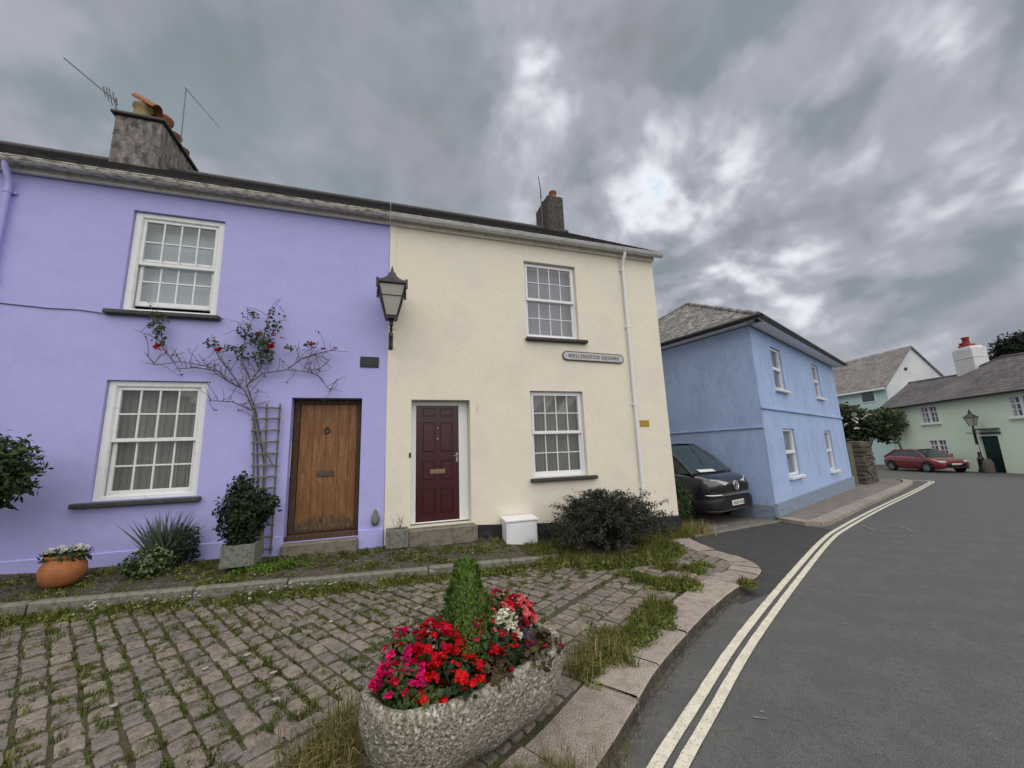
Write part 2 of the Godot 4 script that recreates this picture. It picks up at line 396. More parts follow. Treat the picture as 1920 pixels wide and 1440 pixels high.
	mat("edging_stone", tex([0.20, 0.19, 0.165], [[136, 0.03, 4, [0.11, 0.12, 0.07], 0.45, 0.7, 0.8], [137, 0.12, 3, [0.33, 0.31, 0.28], 0.6, 0.78, 0.7]], 320), 0.9, {"scale": 1.2, "bump": bump(10, 0.12, 4), "relief": 1.0})
	mat("step_stone", tex([0.20, 0.175, 0.145], [[138, 0.02, 4, [0.12, 0.115, 0.08], 0.45, 0.7, 0.8], [139, 0.12, 3, [0.28, 0.25, 0.21], 0.6, 0.78, 0.6]], 256), 0.9, {"scale": 1.2, "bump": bump(10, 0.12, 4), "relief": 0.8})
	mat("planter_stone", tex([0.17, 0.175, 0.155], [[140, 0.04, 4, [0.09, 0.10, 0.075], 0.45, 0.7, 0.8], [141, 0.12, 3, [0.3, 0.3, 0.28], 0.6, 0.78, 0.6]], 256), 0.9, {"scale": 1.5})
	mat("wall_stone", tex([0.13, 0.115, 0.095], [[142, 0.02, 4, [0.07, 0.068, 0.055], 0.45, 0.7, 0.8], [143, 0.1, 3, [0.21, 0.19, 0.16], 0.6, 0.78, 0.6]], 256), 0.95, {"scale": 0.9, "tint": 1})
	mat("leaf", [1, 1, 1], 0.55, {"tint": 1, "both": 1, "back": [0.35, 0.45, 0.12], "spec": 0.35})
	mat("petal", [1, 1, 1], 0.6, {"tint": 1, "both": 1, "back": [0.4, 0.3, 0.3], "spec": 0.2})
	mat("grass", [1, 1, 1], 0.7, {"tint": 1, "both": 1, "back": [0.3, 0.35, 0.12], "spec": 0.2})
	mat("bark", tex([0.12, 0.095, 0.075], [[144, 0.05, 4, [0.06, 0.05, 0.04], 0.45, 0.7, 0.8]], 256), 0.9, {"scale": 3.0})
	mat("van_paint", [0.0095, 0.0105, 0.0165], 0.24, {"coat": 1.0, "spec": 0.5})
	mat("van_trim", [0.010, 0.010, 0.011], 0.5)
	mat("red_paint", [0.17, 0.006, 0.016], 0.25, {"coat": 1.0, "spec": 0.5})
	mat("car_glass", [0.028, 0.048, 0.048], 0.04, {"spec": 0.9})
	mat("chrome", [0.62, 0.62, 0.64], 0.15, {"metal": 1.0})
	mat("lamp_lens", [0.6, 0.6, 0.62], 0.1, {"spec": 0.8})
	mat("tyre", [0.012, 0.012, 0.012], 0.85)
	mat("plate_white", [0.66, 0.66, 0.62], 0.5)
	mat("ink", [0.02, 0.02, 0.02], 0.6)
	mat("ink_worn", [0.13, 0.13, 0.13], 0.7)
	mat("sign_yellow", tex([0.40, 0.25, 0.02], [[145, 0.05, 4, [0.3, 0.19, 0.03], 0.45, 0.7, 0.7]], 256), 0.6, {"scale": 4.0})
	mat("sign_white", tex([0.50, 0.50, 0.52], [[146, 0.06, 4, [0.38, 0.38, 0.4], 0.45, 0.7, 0.7]], 256), 0.5, {"scale": 3.0})
	mat("sign_frame", [0.05, 0.05, 0.047], 0.5)
	mat("plaque_slate", [0.014, 0.015, 0.018], 0.4)
	mat("plaque_letter", [0.075, 0.072, 0.075], 0.7)
	mat("door_green", [0.006, 0.028, 0.022], 0.4)
	mat("ground_far", tex([0.07, 0.085, 0.04], [[147, 0.02, 4, [0.05, 0.06, 0.03], 0.4, 0.7, 0.8]], 256), 0.95, {"scale": 0.1})
	mat("chimney_white", tex([0.66, 0.67, 0.68], [[148, 0.03, 4, [0.52, 0.53, 0.53], 0.45, 0.75, 0.7]], 256), 0.8, {"scale": 0.5})
	mat("peeled", [0.55, 0.50, 0.48], 0.8)

# ---------------------------------------------------------------- sky
func make_sky() -> PanoramaSkyMaterial:
	var W := 1536
	var H := 768
	var f1 := FastNoiseLite.new(); f1.seed = 7; f1.noise_type = FastNoiseLite.TYPE_SIMPLEX_SMOOTH; f1.frequency = 1.0; f1.fractal_octaves = 5; f1.fractal_gain = 0.5
	var f2 := FastNoiseLite.new(); f2.seed = 23; f2.noise_type = FastNoiseLite.TYPE_SIMPLEX_SMOOTH; f2.frequency = 1.0; f2.fractal_octaves = 3
	var f3 := FastNoiseLite.new(); f3.seed = 41; f3.noise_type = FastNoiseLite.TYPE_SIMPLEX_SMOOTH; f3.frequency = 1.0; f3.fractal_octaves = 6; f3.fractal_gain = 0.55
	# thin places in the cloud sheet (direction, angular size, strength)
	var thin := [[V(0.27, 0.76, -0.58), 0.13, 0.07], [V(0.40, 0.76, -0.50), 0.16, 0.10], [V(0.62, 0.60, -0.50), 0.36, 0.09], [V(0.52, 0.62, -0.58), 0.16, 0.05], [V(0.49, 0.57, -0.66), 0.13, 0.07], [V(0.56, 0.50, -0.66), 0.08, 0.14], [V(0.69, 0.46, -0.56), 0.12, 0.16], [V(0.735, 0.34, -0.585), 0.12, 0.24], [V(0.68, 0.32, -0.66), 0.07, 0.12], [V(0.88, 0.46, -0.14), 0.22, 0.16], [V(0.80, 0.58, -0.2), 0.16, 0.10], [V(-0.40, 0.45, 0.80), 0.35, 0.12], [V(-0.85, 0.5, 0.1), 0.35, 0.10], [V(0.5, 0.5, 0.7), 0.35, 0.12]]
	var thick := [[V(-0.05, 0.62, -0.78), 0.42, 0.22], [V(0.83, 0.42, -0.36), 0.16, 0.14], [V(0.66, 0.40, -0.64), 0.06, 0.12]]
	for q in thin: q[0] = q[0].normalized()
	for q in thick: q[0] = q[0].normalized()
	var data := PackedFloat32Array()
	data.resize(W * H * 3)
	var k := 0.48   # exposure of the picture is 1 / k
	for j in H:
		var el := PI * 0.5 - PI * (j + 0.5) / H
		var ce := cos(el)
		var y := sin(el)
		if y < -0.01:
			for i in W:
				var o := (j * W + i) * 3
				data[o] = 0.20 * k; data[o + 1] = 0.21 * k; data[o + 2] = 0.21 * k
			continue
		y = maxf(y, 0.0)
		for i in W:
			var a := (float(i) + 0.5) / W * TAU
			var d := Vector3(sin(a) * ce, y, -cos(a) * ce)
			var q := 1.0 / (y + 0.50)
			var px := d.x * q * 1.9
			var pz := d.z * q * 1.9
			var w1 := f2.get_noise_2d(px * 0.9 + 3.1, pz * 0.9)
			var w2 := f2.get_noise_2d(px * 0.9 - 7.7, pz * 0.9 + 5.0)
			var u := px + w1 * 0.10
			var t := pz + w2 * 0.10
			var n := f1.get_noise_2d(u * 1.3 + 4.0, t * 1.3)
			var m := f3.get_noise_2d(u * 2.4 + 11.0, t * 2.4)
			var dens := 0.715 + n * 0.36 + m * 0.30
			var v := f2.get_noise_2d(px * 1.3 + 30.0, pz * 1.3)
			var torn := clampf(1.0 - 1.0 * m - 0.7 * n, 0.3, 2.0)
			for s in thin:
				var e: float = (1.0 - d.dot(s[0])) * 2.0 / (s[1] * s[1])
				if e < 6.0: dens -= s[2] * exp(-e * 0.7) * torn
			for s in thick:
				var e: float = (1.0 - d.dot(s[0])) * 2.0 / (s[1] * s[1])
				if e < 6.0: dens += s[2] * exp(-e)
			dens = clampf(dens, 0.0, 1.0)
			# 1 thick grey cloud .. 0.3 bright rim .. 0 pale blue gap
			var lo := Color(0.243, 0.284, 0.318).lerp(Color(0.305, 0.318, 0.365), clampf(0.5 + v * 1.5 - m * 0.8, 0.0, 1.0)) * (1.10 - 0.20 * m - 0.10 * n)
			var midc := Color(0.40, 0.415, 0.475)
			var hi := Color(0.84, 0.87, 0.94)
			var gap := Color(0.66, 0.80, 0.92)
			var c: Color
			if dens > 0.50: c = midc.lerp(lo, smoothstep(0.50, 0.80, dens))
			elif dens > 0.12: c = hi.lerp(midc, smoothstep(0.12, 0.56, dens))
			else: c = gap.lerp(hi, smoothstep(0.0, 0.12, dens))
			var hz := exp(-y * 9.0) * 0.35
			c = c.lerp(Color(0.36, 0.40, 0.44), hz)
			var o := (j * W + i) * 3
			data[o] = c.r * k; data[o + 1] = c.g * k; data[o + 2] = c.b * k
	var im := Image.create_from_data(W, H, false, Image.FORMAT_RGBF, data.to_byte_array())
	var p := PanoramaSkyMaterial.new()
	p.panorama = ImageTexture.create_from_image(im)
	return p

# ---------------------------------------------------------------- lie of the land
func road_y(x: float) -> float: return -0.016 * (clampf(x, 3.0, 34.0) - 3.0)
func court_y(x: float, z: float) -> float:
	var h := 0.10 + 0.03 * maxf(0.0, 1.5 - x)
	return lerpf(h, 0.02, smoothstep(3.3, 4.9, x)) - 0.02 * smoothstep(-5.2, -6.4, z) * smoothstep(2.0, 3.0, x)
func edge_y(x: float) -> float: return lerpf(0.365, 0.165, clampf((x + 3.6) / 5.8, -0.5, 1.0))
func base_y(x: float) -> float:
	var t := [[-8.0, 0.55], [-4.3, 0.455], [-3.1, 0.40], [-1.35, 0.345], [0.0, 0.32], [1.4, 0.285], [2.4, 0.17], [3.0, 0.10], [5.6, 0.0]]
	for i in t.size() - 1:
		if x <= t[i + 1][0]: return lerpf(t[i][1], t[i + 1][1], clampf((x - t[i][0]) / (t[i + 1][0] - t[i][0]), 0, 1))
	return 0.0

func sheet(mb: MB, poly: Array, hgt: Callable) -> void:   # flat polygon in x, z laid on a height function
	var pp := PackedVector2Array(poly)
	var ix := Geometry2D.triangulate_polygon(pp)
	for i in range(0, ix.size(), 3):
		var q := []
		for j in 3:
			var p := pp[ix[i + j]]
			q.append(Vector3(p.x, hgt.call(p.x, p.y), p.y))
		mb.tri(q[0], q[1], q[2], Vector3.UP)

func grid_sheet(mb: MB, poly: Array, hgt: Callable, cell: float) -> void:   # the same, cut into cells so that it follows the ground
	var pk := PackedVector2Array(poly)
	var lo := pk[0]
	var hi := pk[0]
	for p in pk:
		lo = lo.min(p); hi = hi.max(p)
	var x := floorf(lo.x / cell) * cell
	while x < hi.x:
		var z := floorf(lo.y / cell) * cell
		while z < hi.y:
			var sq := PackedVector2Array([Vector2(x, z), Vector2(x + cell, z), Vector2(x + cell, z + cell), Vector2(x, z + cell)])
			for cut in Geometry2D.intersect_polygons(sq, pk): sheet(mb, Array(cut), hgt)
			z += cell
		x += cell

func strip(mb: MB, a: Array, b: Array, hgt: Callable) -> void:   # ribbon between two lines of x, z
	for i in a.size() - 1:
		var q := []
		for p in [a[i], a[i + 1], b[i + 1], b[i]]: q.append(Vector3(p.x, hgt.call(p.x, p.y), p.y))
		mb.quad(q[0], q[1], q[2], q[3], Vector3.UP)

func smooth_line(pts: Array, step := 0.25) -> Array:
	var c := Curve2D.new()
	for i in pts.size():
		var t: Vector2 = (pts[mini(i + 1, pts.size() - 1)] - pts[maxi(i - 1, 0)]) * 0.5
		var lin_: float = (pts[maxi(i, 1)] - pts[maxi(i, 1) - 1]).length()
		var lout: float = (pts[mini(i, pts.size() - 2) + 1] - pts[mini(i, pts.size() - 2)]).length()
		t = t.normalized()
		c.add_point(pts[i], -t * lin_ * 0.33, t * lout * 0.33)
	var out := []
	var L := c.get_baked_length()
	var nn := int(L / step) + 1
	for i in nn + 1: out.append(c.sample_baked(L * i / nn, true))
	return out

func offset_line(a: Array, d: float) -> Array:
	var out := []
	for i in a.size():
		var t: Vector2 = (a[mini(i + 1, a.size() - 1)] - a[maxi(i - 1, 0)]).normalized()
		out.append(a[i] + Vector2(-t.y, t.x) * d)
	return out

const KERB := [Vector2(-1.6, -0.35), Vector2(-0.3, -1.15), Vector2(0.5, -1.66), Vector2(1.05, -2.0), Vector2(1.5, -2.33), Vector2(1.97, -2.66), Vector2(2.95, -3.22), Vector2(3.83, -3.66), Vector2(4.5, -3.98), Vector2(4.8, -4.25), Vector2(4.93, -4.62), Vector2(4.97, -5.2), Vector2(5.2, -5.85), Vector2(5.52, -6.5)]

func build_land() -> void:
	var mb := MB.new()
	for q in [[-160, 160, -160, 160]]:
		mb.quad(V(q[0], -0.75, q[2]), V(q[1], -0.75, q[2]), V(q[1], -0.75, q[3]), V(q[0], -0.75, q[3]), Vector3.UP)
	struct("ground", mb, M.ground_far)
	# road, a sheet that falls gently to the right
	mb = MB.new()
	var xs := [-20.0, -8.0, 0.0, 3.0, 8.0, 14.0, 20.0, 26.0, 34.0, 70.0]
	var zs := [-24.0, -12.0, -6.0, 0.0, 6.0, 14.0]
	for i in xs.size() - 1:
		for j in zs.size() - 1:
			mb.quad(V(xs[i], road_y(xs[i]), zs[j]), V(xs[i + 1], road_y(xs[i + 1]), zs[j]), V(xs[i + 1], road_y(xs[i + 1]), zs[j + 1]), V(xs[i], road_y(xs[i]), zs[j + 1]), Vector3.UP)
	var road := struct("road", mb, M.asphalt)
	# darker asphalt of the side entry and of the edge by the kerb
	mb = MB.new()
	grid_sheet(mb, [Vector2(3.6, -3.45), Vector2(4.4, -3.62), Vector2(4.75, -3.84), Vector2(7.2, -5.12), Vector2(8.4, -5.6), Vector2(8.4, -6.65), Vector2(7.0, -6.45), Vector2(5.5, -6.15), Vector2(4.6, -5.9), Vector2(4.4, -4.5), Vector2(3.7, -3.8)], func(x, _z): return road_y(x) + 0.004, 0.5)
	struct("side_entry", mb, M.asphalt_dark)
	mb = MB.new()
	grid_sheet(mb, [Vector2(5.2, -6.1), Vector2(7.0, -6.38), Vector2(8.45, -6.72), Vector2(7.2, -13.0), Vector2(4.4, -13.0)], func(x, z): return road_y(x) + 0.008, 0.5)
	struct("driveway", mb, M.drive_concrete)
	mb = MB.new()
	for i in 5:
		var a := Vector2(5.45, -6.16).lerp(Vector2(8.4, -6.68), i / 5.0 + 0.004)
		var b := Vector2(5.45, -6.16).lerp(Vector2(8.4, -6.68), (i + 1) / 5.0 - 0.004)
		var m := (a + b) * 0.5
		mb.cbox(V(m.x, road_y(m.x) + 0.004, m.y), V((b - a).length(), 0.05, 0.07), 0.008, Basis(Vector3.UP, -(b - a).angle()))
	struct("drive_edging", mb, M.edging_stone)
	# slightly darker tyre band along the crown of the road
	mb = MB.new()
	var pa := smooth_line([Vector2(3.2, 1.4), Vector2(6.0, -0.6), Vector2(9.5, -2.6), Vector2(13.5, -4.6), Vector2(19.0, -6.6), Vector2(25.0, -8.6)], 0.4)
	var pb := offset_line(pa, 1.15)
	for i in pa.size():
		pa[i] += Vector2(0.05 * sin(i * 1.3), 0.05 * sin(i * 2.1)); pb[i] += Vector2(0.06 * sin(i * 1.7), 0.06 * sin(i * 0.9))
	strip(mb, pa, pb, func(x, _z): return road_y(x) + 0.005)
	struct("tyre_band", mb, M.asphalt_band)
	# double yellow lines
	var yl := smooth_line([Vector2(0.25, -1.35), Vector2(1.34, -2.02), Vector2(1.88, -2.33), Vector2(2.84, -2.87), Vector2(4.74, -3.86), Vector2(7.3, -5.14), Vector2(8.85, -5.80), Vector2(12.2, -7.07), Vector2(16.9, -8.76), Vector2(21.6, -10.5), Vector2(22.9, -11.0), Vector2(23.4, -11.35), Vector2(23.3, -11.7), Vector2(22.4, -11.9)], 0.12)
	for k in 2:
		var a := offset_line(yl, 0.0 if k == 0 else 0.108)
		var b := offset_line(yl, 0.068 if k == 0 else 0.172)
		for i in a.size():
			var w := 0.004 * sin(i * 1.7) + 0.003 * sin(i * 3.1 + k)
			a[i] += Vector2(w, -w); b[i] += Vector2(-w, w * 0.6)
		mb = MB.new()
		strip(mb, a, b, func(x, _z): return road_y(x) + 0.008)
		part(road, "painted_line", mb, M.yellow_line)
	# faint worn markings and chalk marks on the asphalt
	mb = MB.new()
	for q in [[Vector2(9.4, -5.75), Vector2(9.95, -5.42), 0.07], [Vector2(9.0, -5.25), Vector2(9.55, -4.95), 0.07], [Vector2(9.0, -5.25), Vector2(9.4, -5.72), 0.06], [Vector2(9.55, -4.95), Vector2(9.95, -5.40), 0.06]]:
		var d: Vector2 = (q[1] - q[0]).normalized().orthogonal() * q[2] * 0.5
		strip(mb, [q[0] + d, q[1] + d], [q[0] - d, q[1] - d], func(x, _z): return road_y(x) + 0.005)
	part(road, "worn_marking", mb, M.worn_white)
	for q in [[2.2, -2.08, 0.05, 0.016, 0.6], [2.26, -2.12, 0.02, 0.014, 0.2], [4.05, -2.75, 0.04, 0.02, 0.2]]:
		mb = MB.new()
		var pl := []
		for i in 9:
			var an := TAU * i / 9.0
			pl.append(Vector2(q[0], q[1]) + (Vector2(cos(an) * q[2], sin(an) * q[3]) * rf(0.55, 1.0)).rotated(q[4]))
		sheet(mb, pl, func(x, _z): return road_y(x) + 0.005)
		part(road, "scuff_mark", mb, M.worn_white)
	build_court()
	build_far_pavement()

func in_poly(p: Vector2, pl: PackedVector2Array) -> bool: return Geometry2D.is_point_in_polygon(p, pl)

func sett_mesh(l: float, w: float, h: float, sd: int) -> ArrayMesh:   # x along the length; top a little domed and uneven
	var r := RandomNumberGenerator.new()
	r.seed = sd
	var mb := MB.new()
	var g := []
	for i in 4:
		var row := []
		for j in 4:
			var x: float = [-0.5, -0.36, 0.36, 0.5][i]
			var z: float = [-0.5, -0.32, 0.32, 0.5][j]
			var ed := (1 if i == 0 or i == 3 else 0) + (1 if j == 0 or j == 3 else 0)
			if ed == 2: x *= 0.93; z *= 0.91
			row.append(Vector3(x * l + r.randf_range(-1, 1) * 0.005, r.randf_range(-0.003, 0.003) - ed * 0.0065, z * w + r.randf_range(-1, 1) * 0.004))
		g.append(row)
	var nn := func(i: int, j: int) -> Vector3: return Vector3((-1.0 if i == 0 else (1.0 if i == 3 else 0.0)), 1.6 if (i % 3 == 0 or j % 3 == 0) else 4.0, (-1.0 if j == 0 else (1.0 if j == 3 else 0.0))).normalized()
	for i in 3:
		for j in 3: mb.quads(g[i][j], g[i + 1][j], g[i + 1][j + 1], g[i][j + 1], nn.call(i, j), nn.call(i + 1, j), nn.call(i + 1, j + 1), nn.call(i, j + 1))
	var rim := [g[0][0], g[1][0], g[2][0], g[3][0], g[3][1], g[3][2], g[3][3], g[2][3], g[1][3], g[0][3], g[0][2], g[0][1]]
	for i in 12:
		var a: Vector3 = rim[i]
		var b: Vector3 = rim[(i + 1) % 12]
		mb.quad(a, b, b + Vector3.DOWN * h, a + Vector3.DOWN * h, (a + b) * Vector3(1, 0, 1))
	return mb.mesh()

func build_court() -> void:
	var kl := smooth_line(KERB, 0.15)
	var inner := offset_line(kl, -0.33)
	# bed of soil and moss under the setts
	var pl := [Vector2(-9.0, -5.44), Vector2(2.3, -5.44), Vector2(2.45, -6.52), Vector2(5.5, -6.52)]
	for i in range(kl.size() - 1, -1, -1): pl.append(kl[i] * 0.5 + inner[i] * 0.5)
	pl.append(Vector2(-9.0, -0.3))
	var mb := MB.new()
	var cell := 0.35
	var pk := PackedVector2Array(pl)
	for i in 45:
		for j in 20:
			var x := -9.0 + i * cell
			var z := -6.6 + j * cell
			var sq := PackedVector2Array([Vector2(x, z), Vector2(x + cell, z), Vector2(x + cell, z + cell), Vector2(x, z + cell)])
			for cut in Geometry2D.intersect_polygons(sq, pk): sheet(mb, Array(cut), func(a, b): return court_y(a, b) - 0.013)
	var court := struct("cobbled_forecourt", mb, M.soil)
	# setts laid square to the kerb
	var T := Vector2(0.848, -0.53)
	var S := Vector2(0.53, 0.848)
	var innerp := [Vector2(-6.0, -5.40), Vector2(2.25, -5.40), Vector2(2.5, -6.40), Vector2(5.2, -6.40)]
	for i in range(inner.size() - 1, -1, -1): innerp.append(inner[i])
	innerp.append(Vector2(-6.0, -0.3))
	var ip := PackedVector2Array(innerp)
	var list := []   # centre, half length, half width, turn
	var lng := -S.angle()
	var crs := -T.angle()
	var r := RandomNumberGenerator.new()
	r.seed = 5
	var a0 := -6.0
	while a0 < 8.0:   # left field: columns running up from the road, wide grassy joints between them
		var pw := r.randf_range(0.122, 0.142)
		var b0 := -9.0 + r.randf_range(0, 0.2)
		while b0 < 0.5:
			var l := r.randf_range(0.15, 0.21)
			var c := T * (a0 + pw * 0.5) + S * (b0 + l * 0.5)
			var far_left := b0 + l * 0.5 > -2.62 and a0 > 0.55
			if not far_left: list.append([c + Vector2(r.randf_range(-0.006, 0.006), r.randf_range(-0.006, 0.006)), l - 0.016, pw - r.randf_range(0.016, 0.032), lng])
			b0 += l
		a0 += pw
	for k in 2:   # two courses lengthwise along the old channel
		a0 = 0.55
		while a0 < 8.0:
			var l := r.randf_range(0.17, 0.24)
			list.append([T * (a0 + l * 0.5) + S * (-2.58 + k * 0.13 + 0.02), l - 0.018, 0.105, crs])
			a0 += l
	var k2 := 0
	var b1 := -2.30
	while b1 < 0.4:   # band by the kerb: setts across it
		var l := 0.19
		a0 = 0.55 + (k2 % 2) * 0.05
		while a0 < 8.0:
			var w := r.randf_range(0.088, 0.115)
			list.append([T * (a0 + w * 0.5) + S * (b1 + l * 0.5), l - 0.014, w - 0.012, lng])
			a0 += w
		b1 += l
		k2 += 1
	var eye := Vector2(0, 0)
	var fwd := Vector2(0.3092, -0.935).normalized()
	var keep := []
	for q in list:
		var c: Vector2 = q[0]
		if not in_poly(c, ip): continue
		var dd := c.dot(fwd)
		var side := c.dot(Vector2(0.951, 0.308))
		if dd < 1.3 or absf(side) > dd * 1.5 + 0.3: continue
		if (c - Vector2(2.55, -5.9)).length() < 0.5: continue
		q.append(c.length())
		keep.append(q)
	keep.sort_custom(func(p, q): return p[4] < q[4])
	var meshes := []
	for k in 8: meshes.append(sett_mesh(1.0 * 0.2, 0.11, 0.06, 300 + k))
	var rest := []
	for k in 4: rest.append([])
	for i in keep.size():
		var q: Array = keep[i]
		var y := court_y(q[0].x, q[0].y) + r.randf_range(-0.004, 0.012)
		var bs := Basis(Vector3.UP, q[3]) * Basis.from_euler(V(r.randf_range(-0.05, 0.05), r.randf_range(-0.05, 0.05), r.randf_range(-0.04, 0.04))) * Basis.from_scale(V(q[1] / 0.2, 1.0, q[2] / 0.11))
		var xf := Transform3D(bs, V(q[0].x, y, q[0].y))
		var mk := r.randi() % 8
		if i < 300:
			var o := part(court, "sett", meshes[mk], M["sett_%d" % (r.randi() % 4)])
			o.transform = xf
		else: rest[r.randi() % 4].append([xf, mk])
	for k in 4:
		var st := SurfaceTool.new()
		st.begin(Mesh.PRIMITIVE_TRIANGLES)
		for q in rest[k]: st.append_from(meshes[q[1]], 0, q[0])
		var o := part(court, "far_setts", st.commit(), M["sett_%d" % k])
		o.set_meta("kind", "stuff")
	# granite kerb stones
	var kerb := MB.new()
	var kn := thing_struct("granite_kerb")
	var L := 0.0
	var lens := [0.0]
	for i in kl.size() - 1:
		L += (kl[i + 1] - kl[i]).length()
		lens.append(L)
	var pos := 0.0
	var no := 0
	while pos < L - 0.2:
		var ln: float = [0.74, 0.82, 0.66, 0.72, 0.78, 0.45, 0.62][no % 7]
		if pos > 5.9: ln = 0.34
		var e := minf(pos + ln, L)
		var seg := []
		var nseg := 4
		for i in nseg + 1: seg.append(line_at(kl, lens, lerpf(pos + 0.008, e - 0.008, float(i) / nseg)))
		var inn := []
		for i in nseg + 1: inn.append(seg[i][0] + Vector2(seg[i][1].y, -seg[i][1].x) * (0.34 + 0.02 * sin(no * 2.3)))
		mb = MB.new()
		mb.tinted = true
		var tone := rf(0.8, 1.08)
		mb.col = Color(tone, tone * rf(0.96, 1.0), tone * rf(0.92, 1.0))
		var face := MB.new()
		var lift := rf(-0.006, 0.008)
		var top := func(p: Vector2) -> Vector3: return V(p.x, court_y(p.x, p.y) + 0.008 + lift, p.y)
		for i in nseg:
			var o0: Vector3 = top.call(seg[i][0]); var o1: Vector3 = top.call(seg[i + 1][0])
			var n0: Vector3 = top.call(inn[i]); var n1: Vector3 = top.call(inn[i + 1])
			var f0 := o0.lerp(n0, 0.04); var f1 := o1.lerp(n1, 0.04)   # worn front arris
			mb.quads(f0, f1, n1, n0, Vector3.UP, Vector3.UP, Vector3.UP, Vector3.UP)
			var od: Vector3 = (o0 - n0).normalized()
			o0.y -= 0.014; o1.y -= 0.014
			var ns := (Vector3.UP + od).normalized()
			mb.quads(f0, f1, o1, o0, Vector3.UP, Vector3.UP, ns, ns)
			face.quad(o0, o1, V(o1.x, -0.12, o1.z), V(o0.x, -0.12, o0.z), od)
			mb.quad(n0, n1, V(n1.x, n1.y - 0.1, n1.z), V(n0.x, n0.y - 0.1, n0.z), -od)
		for w in [0, nseg]:
			var o0: Vector3 = top.call(seg[w][0]); var n0: Vector3 = top.call(inn[w])
			mb.quad(o0 - V(0, 0.014, 0), n0, V(n0.x, n0.y - 0.1, n0.z), V(o0.x, -0.12, o0.z), top.call(seg[w][0]) - top.call(seg[nseg / 2][0]))
		var ks := part(kn, "kerb_stone", mb, M.kerb_granite)
		part(ks, "dirty_face", face, M.kerb_stained)
		pos = e
		no += 1
	mb = MB.new()   # grit and dirt lodged against the kerb
	var da := []
	var db := []
	for i in kl.size():
		if kl[i].x < -0.5 or kl[i].x > 4.7 or kl[i].y < -4.2: continue
		da.append(kl[i] + Vector2(-0.004, -0.006))
		db.append(kl[i] + Vector2(0.53, 0.848) * (0.020 + 0.014 * sin(i * 0.9) + 0.010 * sin(i * 2.3)))
	for i in da.size() - 1:
		var q := [V(da[i].x, road_y(da[i].x) + 0.022, da[i].y), V(da[i + 1].x, road_y(da[i + 1].x) + 0.022, da[i + 1].y), V(db[i + 1].x, road_y(db[i + 1].x) + 0.005, db[i + 1].y), V(db[i].x, road_y(db[i].x) + 0.005, db[i].y)]
		mb.quad(q[0], q[1], q[2], q[3], Vector3.UP)
	struct("kerb_dirt", mb, M.kerb_stained)
	# raised strip of earth before the houses and its stone edging
	mb = MB.new()
	var x := -9.0
	while x < 2.35:
		var x1 := x + 0.3
		var rows := [-5.40, -5.7, -6.1, -6.52]
		for j in 3:
			var hs := []
			for p in [[x, rows[j]], [x1, rows[j]], [x1, rows[j + 1]], [x, rows[j + 1]]]:
				hs.append(V(p[0], strip_y(p[0], p[1]), p[1]))
			mb.quad(hs[0], hs[1], hs[2], hs[3], Vector3.UP)
		x = x1
	struct("earth_strip", mb, M.gravel_soil)
	var ed := thing_struct("stone_edging")
	x = -9.0
	no = 0
	while x < 2.3:
		var ln: float = [1.35, 0.9, 1.6, 1.1, 0.75][no % 5]
		var xe := minf(x + ln, 2.4)
		var ym := (edge_y(x) + edge_y(xe)) * 0.5
		mb = MB.new()
		mb.cbox(Vector3.ZERO, V(xe - x - 0.012, 0.34, 0.11), 0.018)
		var o := part(ed, "edging_block", mb, M.edging_stone, V((x + xe) * 0.5, ym - 0.155 + rf(-0.006, 0.006), -5.38 + rf(-0.008, 0.008)))
		o.rotation = V(0.0, rf(-0.006, 0.006), atan2(edge_y(xe) - edge_y(x), xe - x))
		x = xe
		no += 1

func strip_y(x: float, z: float) -> float: return lerpf(edge_y(x), base_y(x), clampf((z + 5.4) / -1.1, 0.0, 1.0)) + 0.012 * sin(x * 5.0 + z * 3.0)

func thing_struct(nm: String) -> Node3D:
	var o := Node3D.new()
	o.name = numbered(nm)
	add_child(o)
	o.set_meta("kind", "structure")
	return o

func line_at(l: Array, lens: Array, d: float) -> Array:
	for i in l.size() - 1:
		if d <= lens[i + 1] or i == l.size() - 2:
			var t := clampf((d - lens[i]) / maxf(lens[i + 1] - lens[i], 1e-6), 0, 1)
			return [l[i].lerp(l[i + 1], t), (l[i + 1] - l[i]).normalized()]
	return [l[0], Vector2.RIGHT]

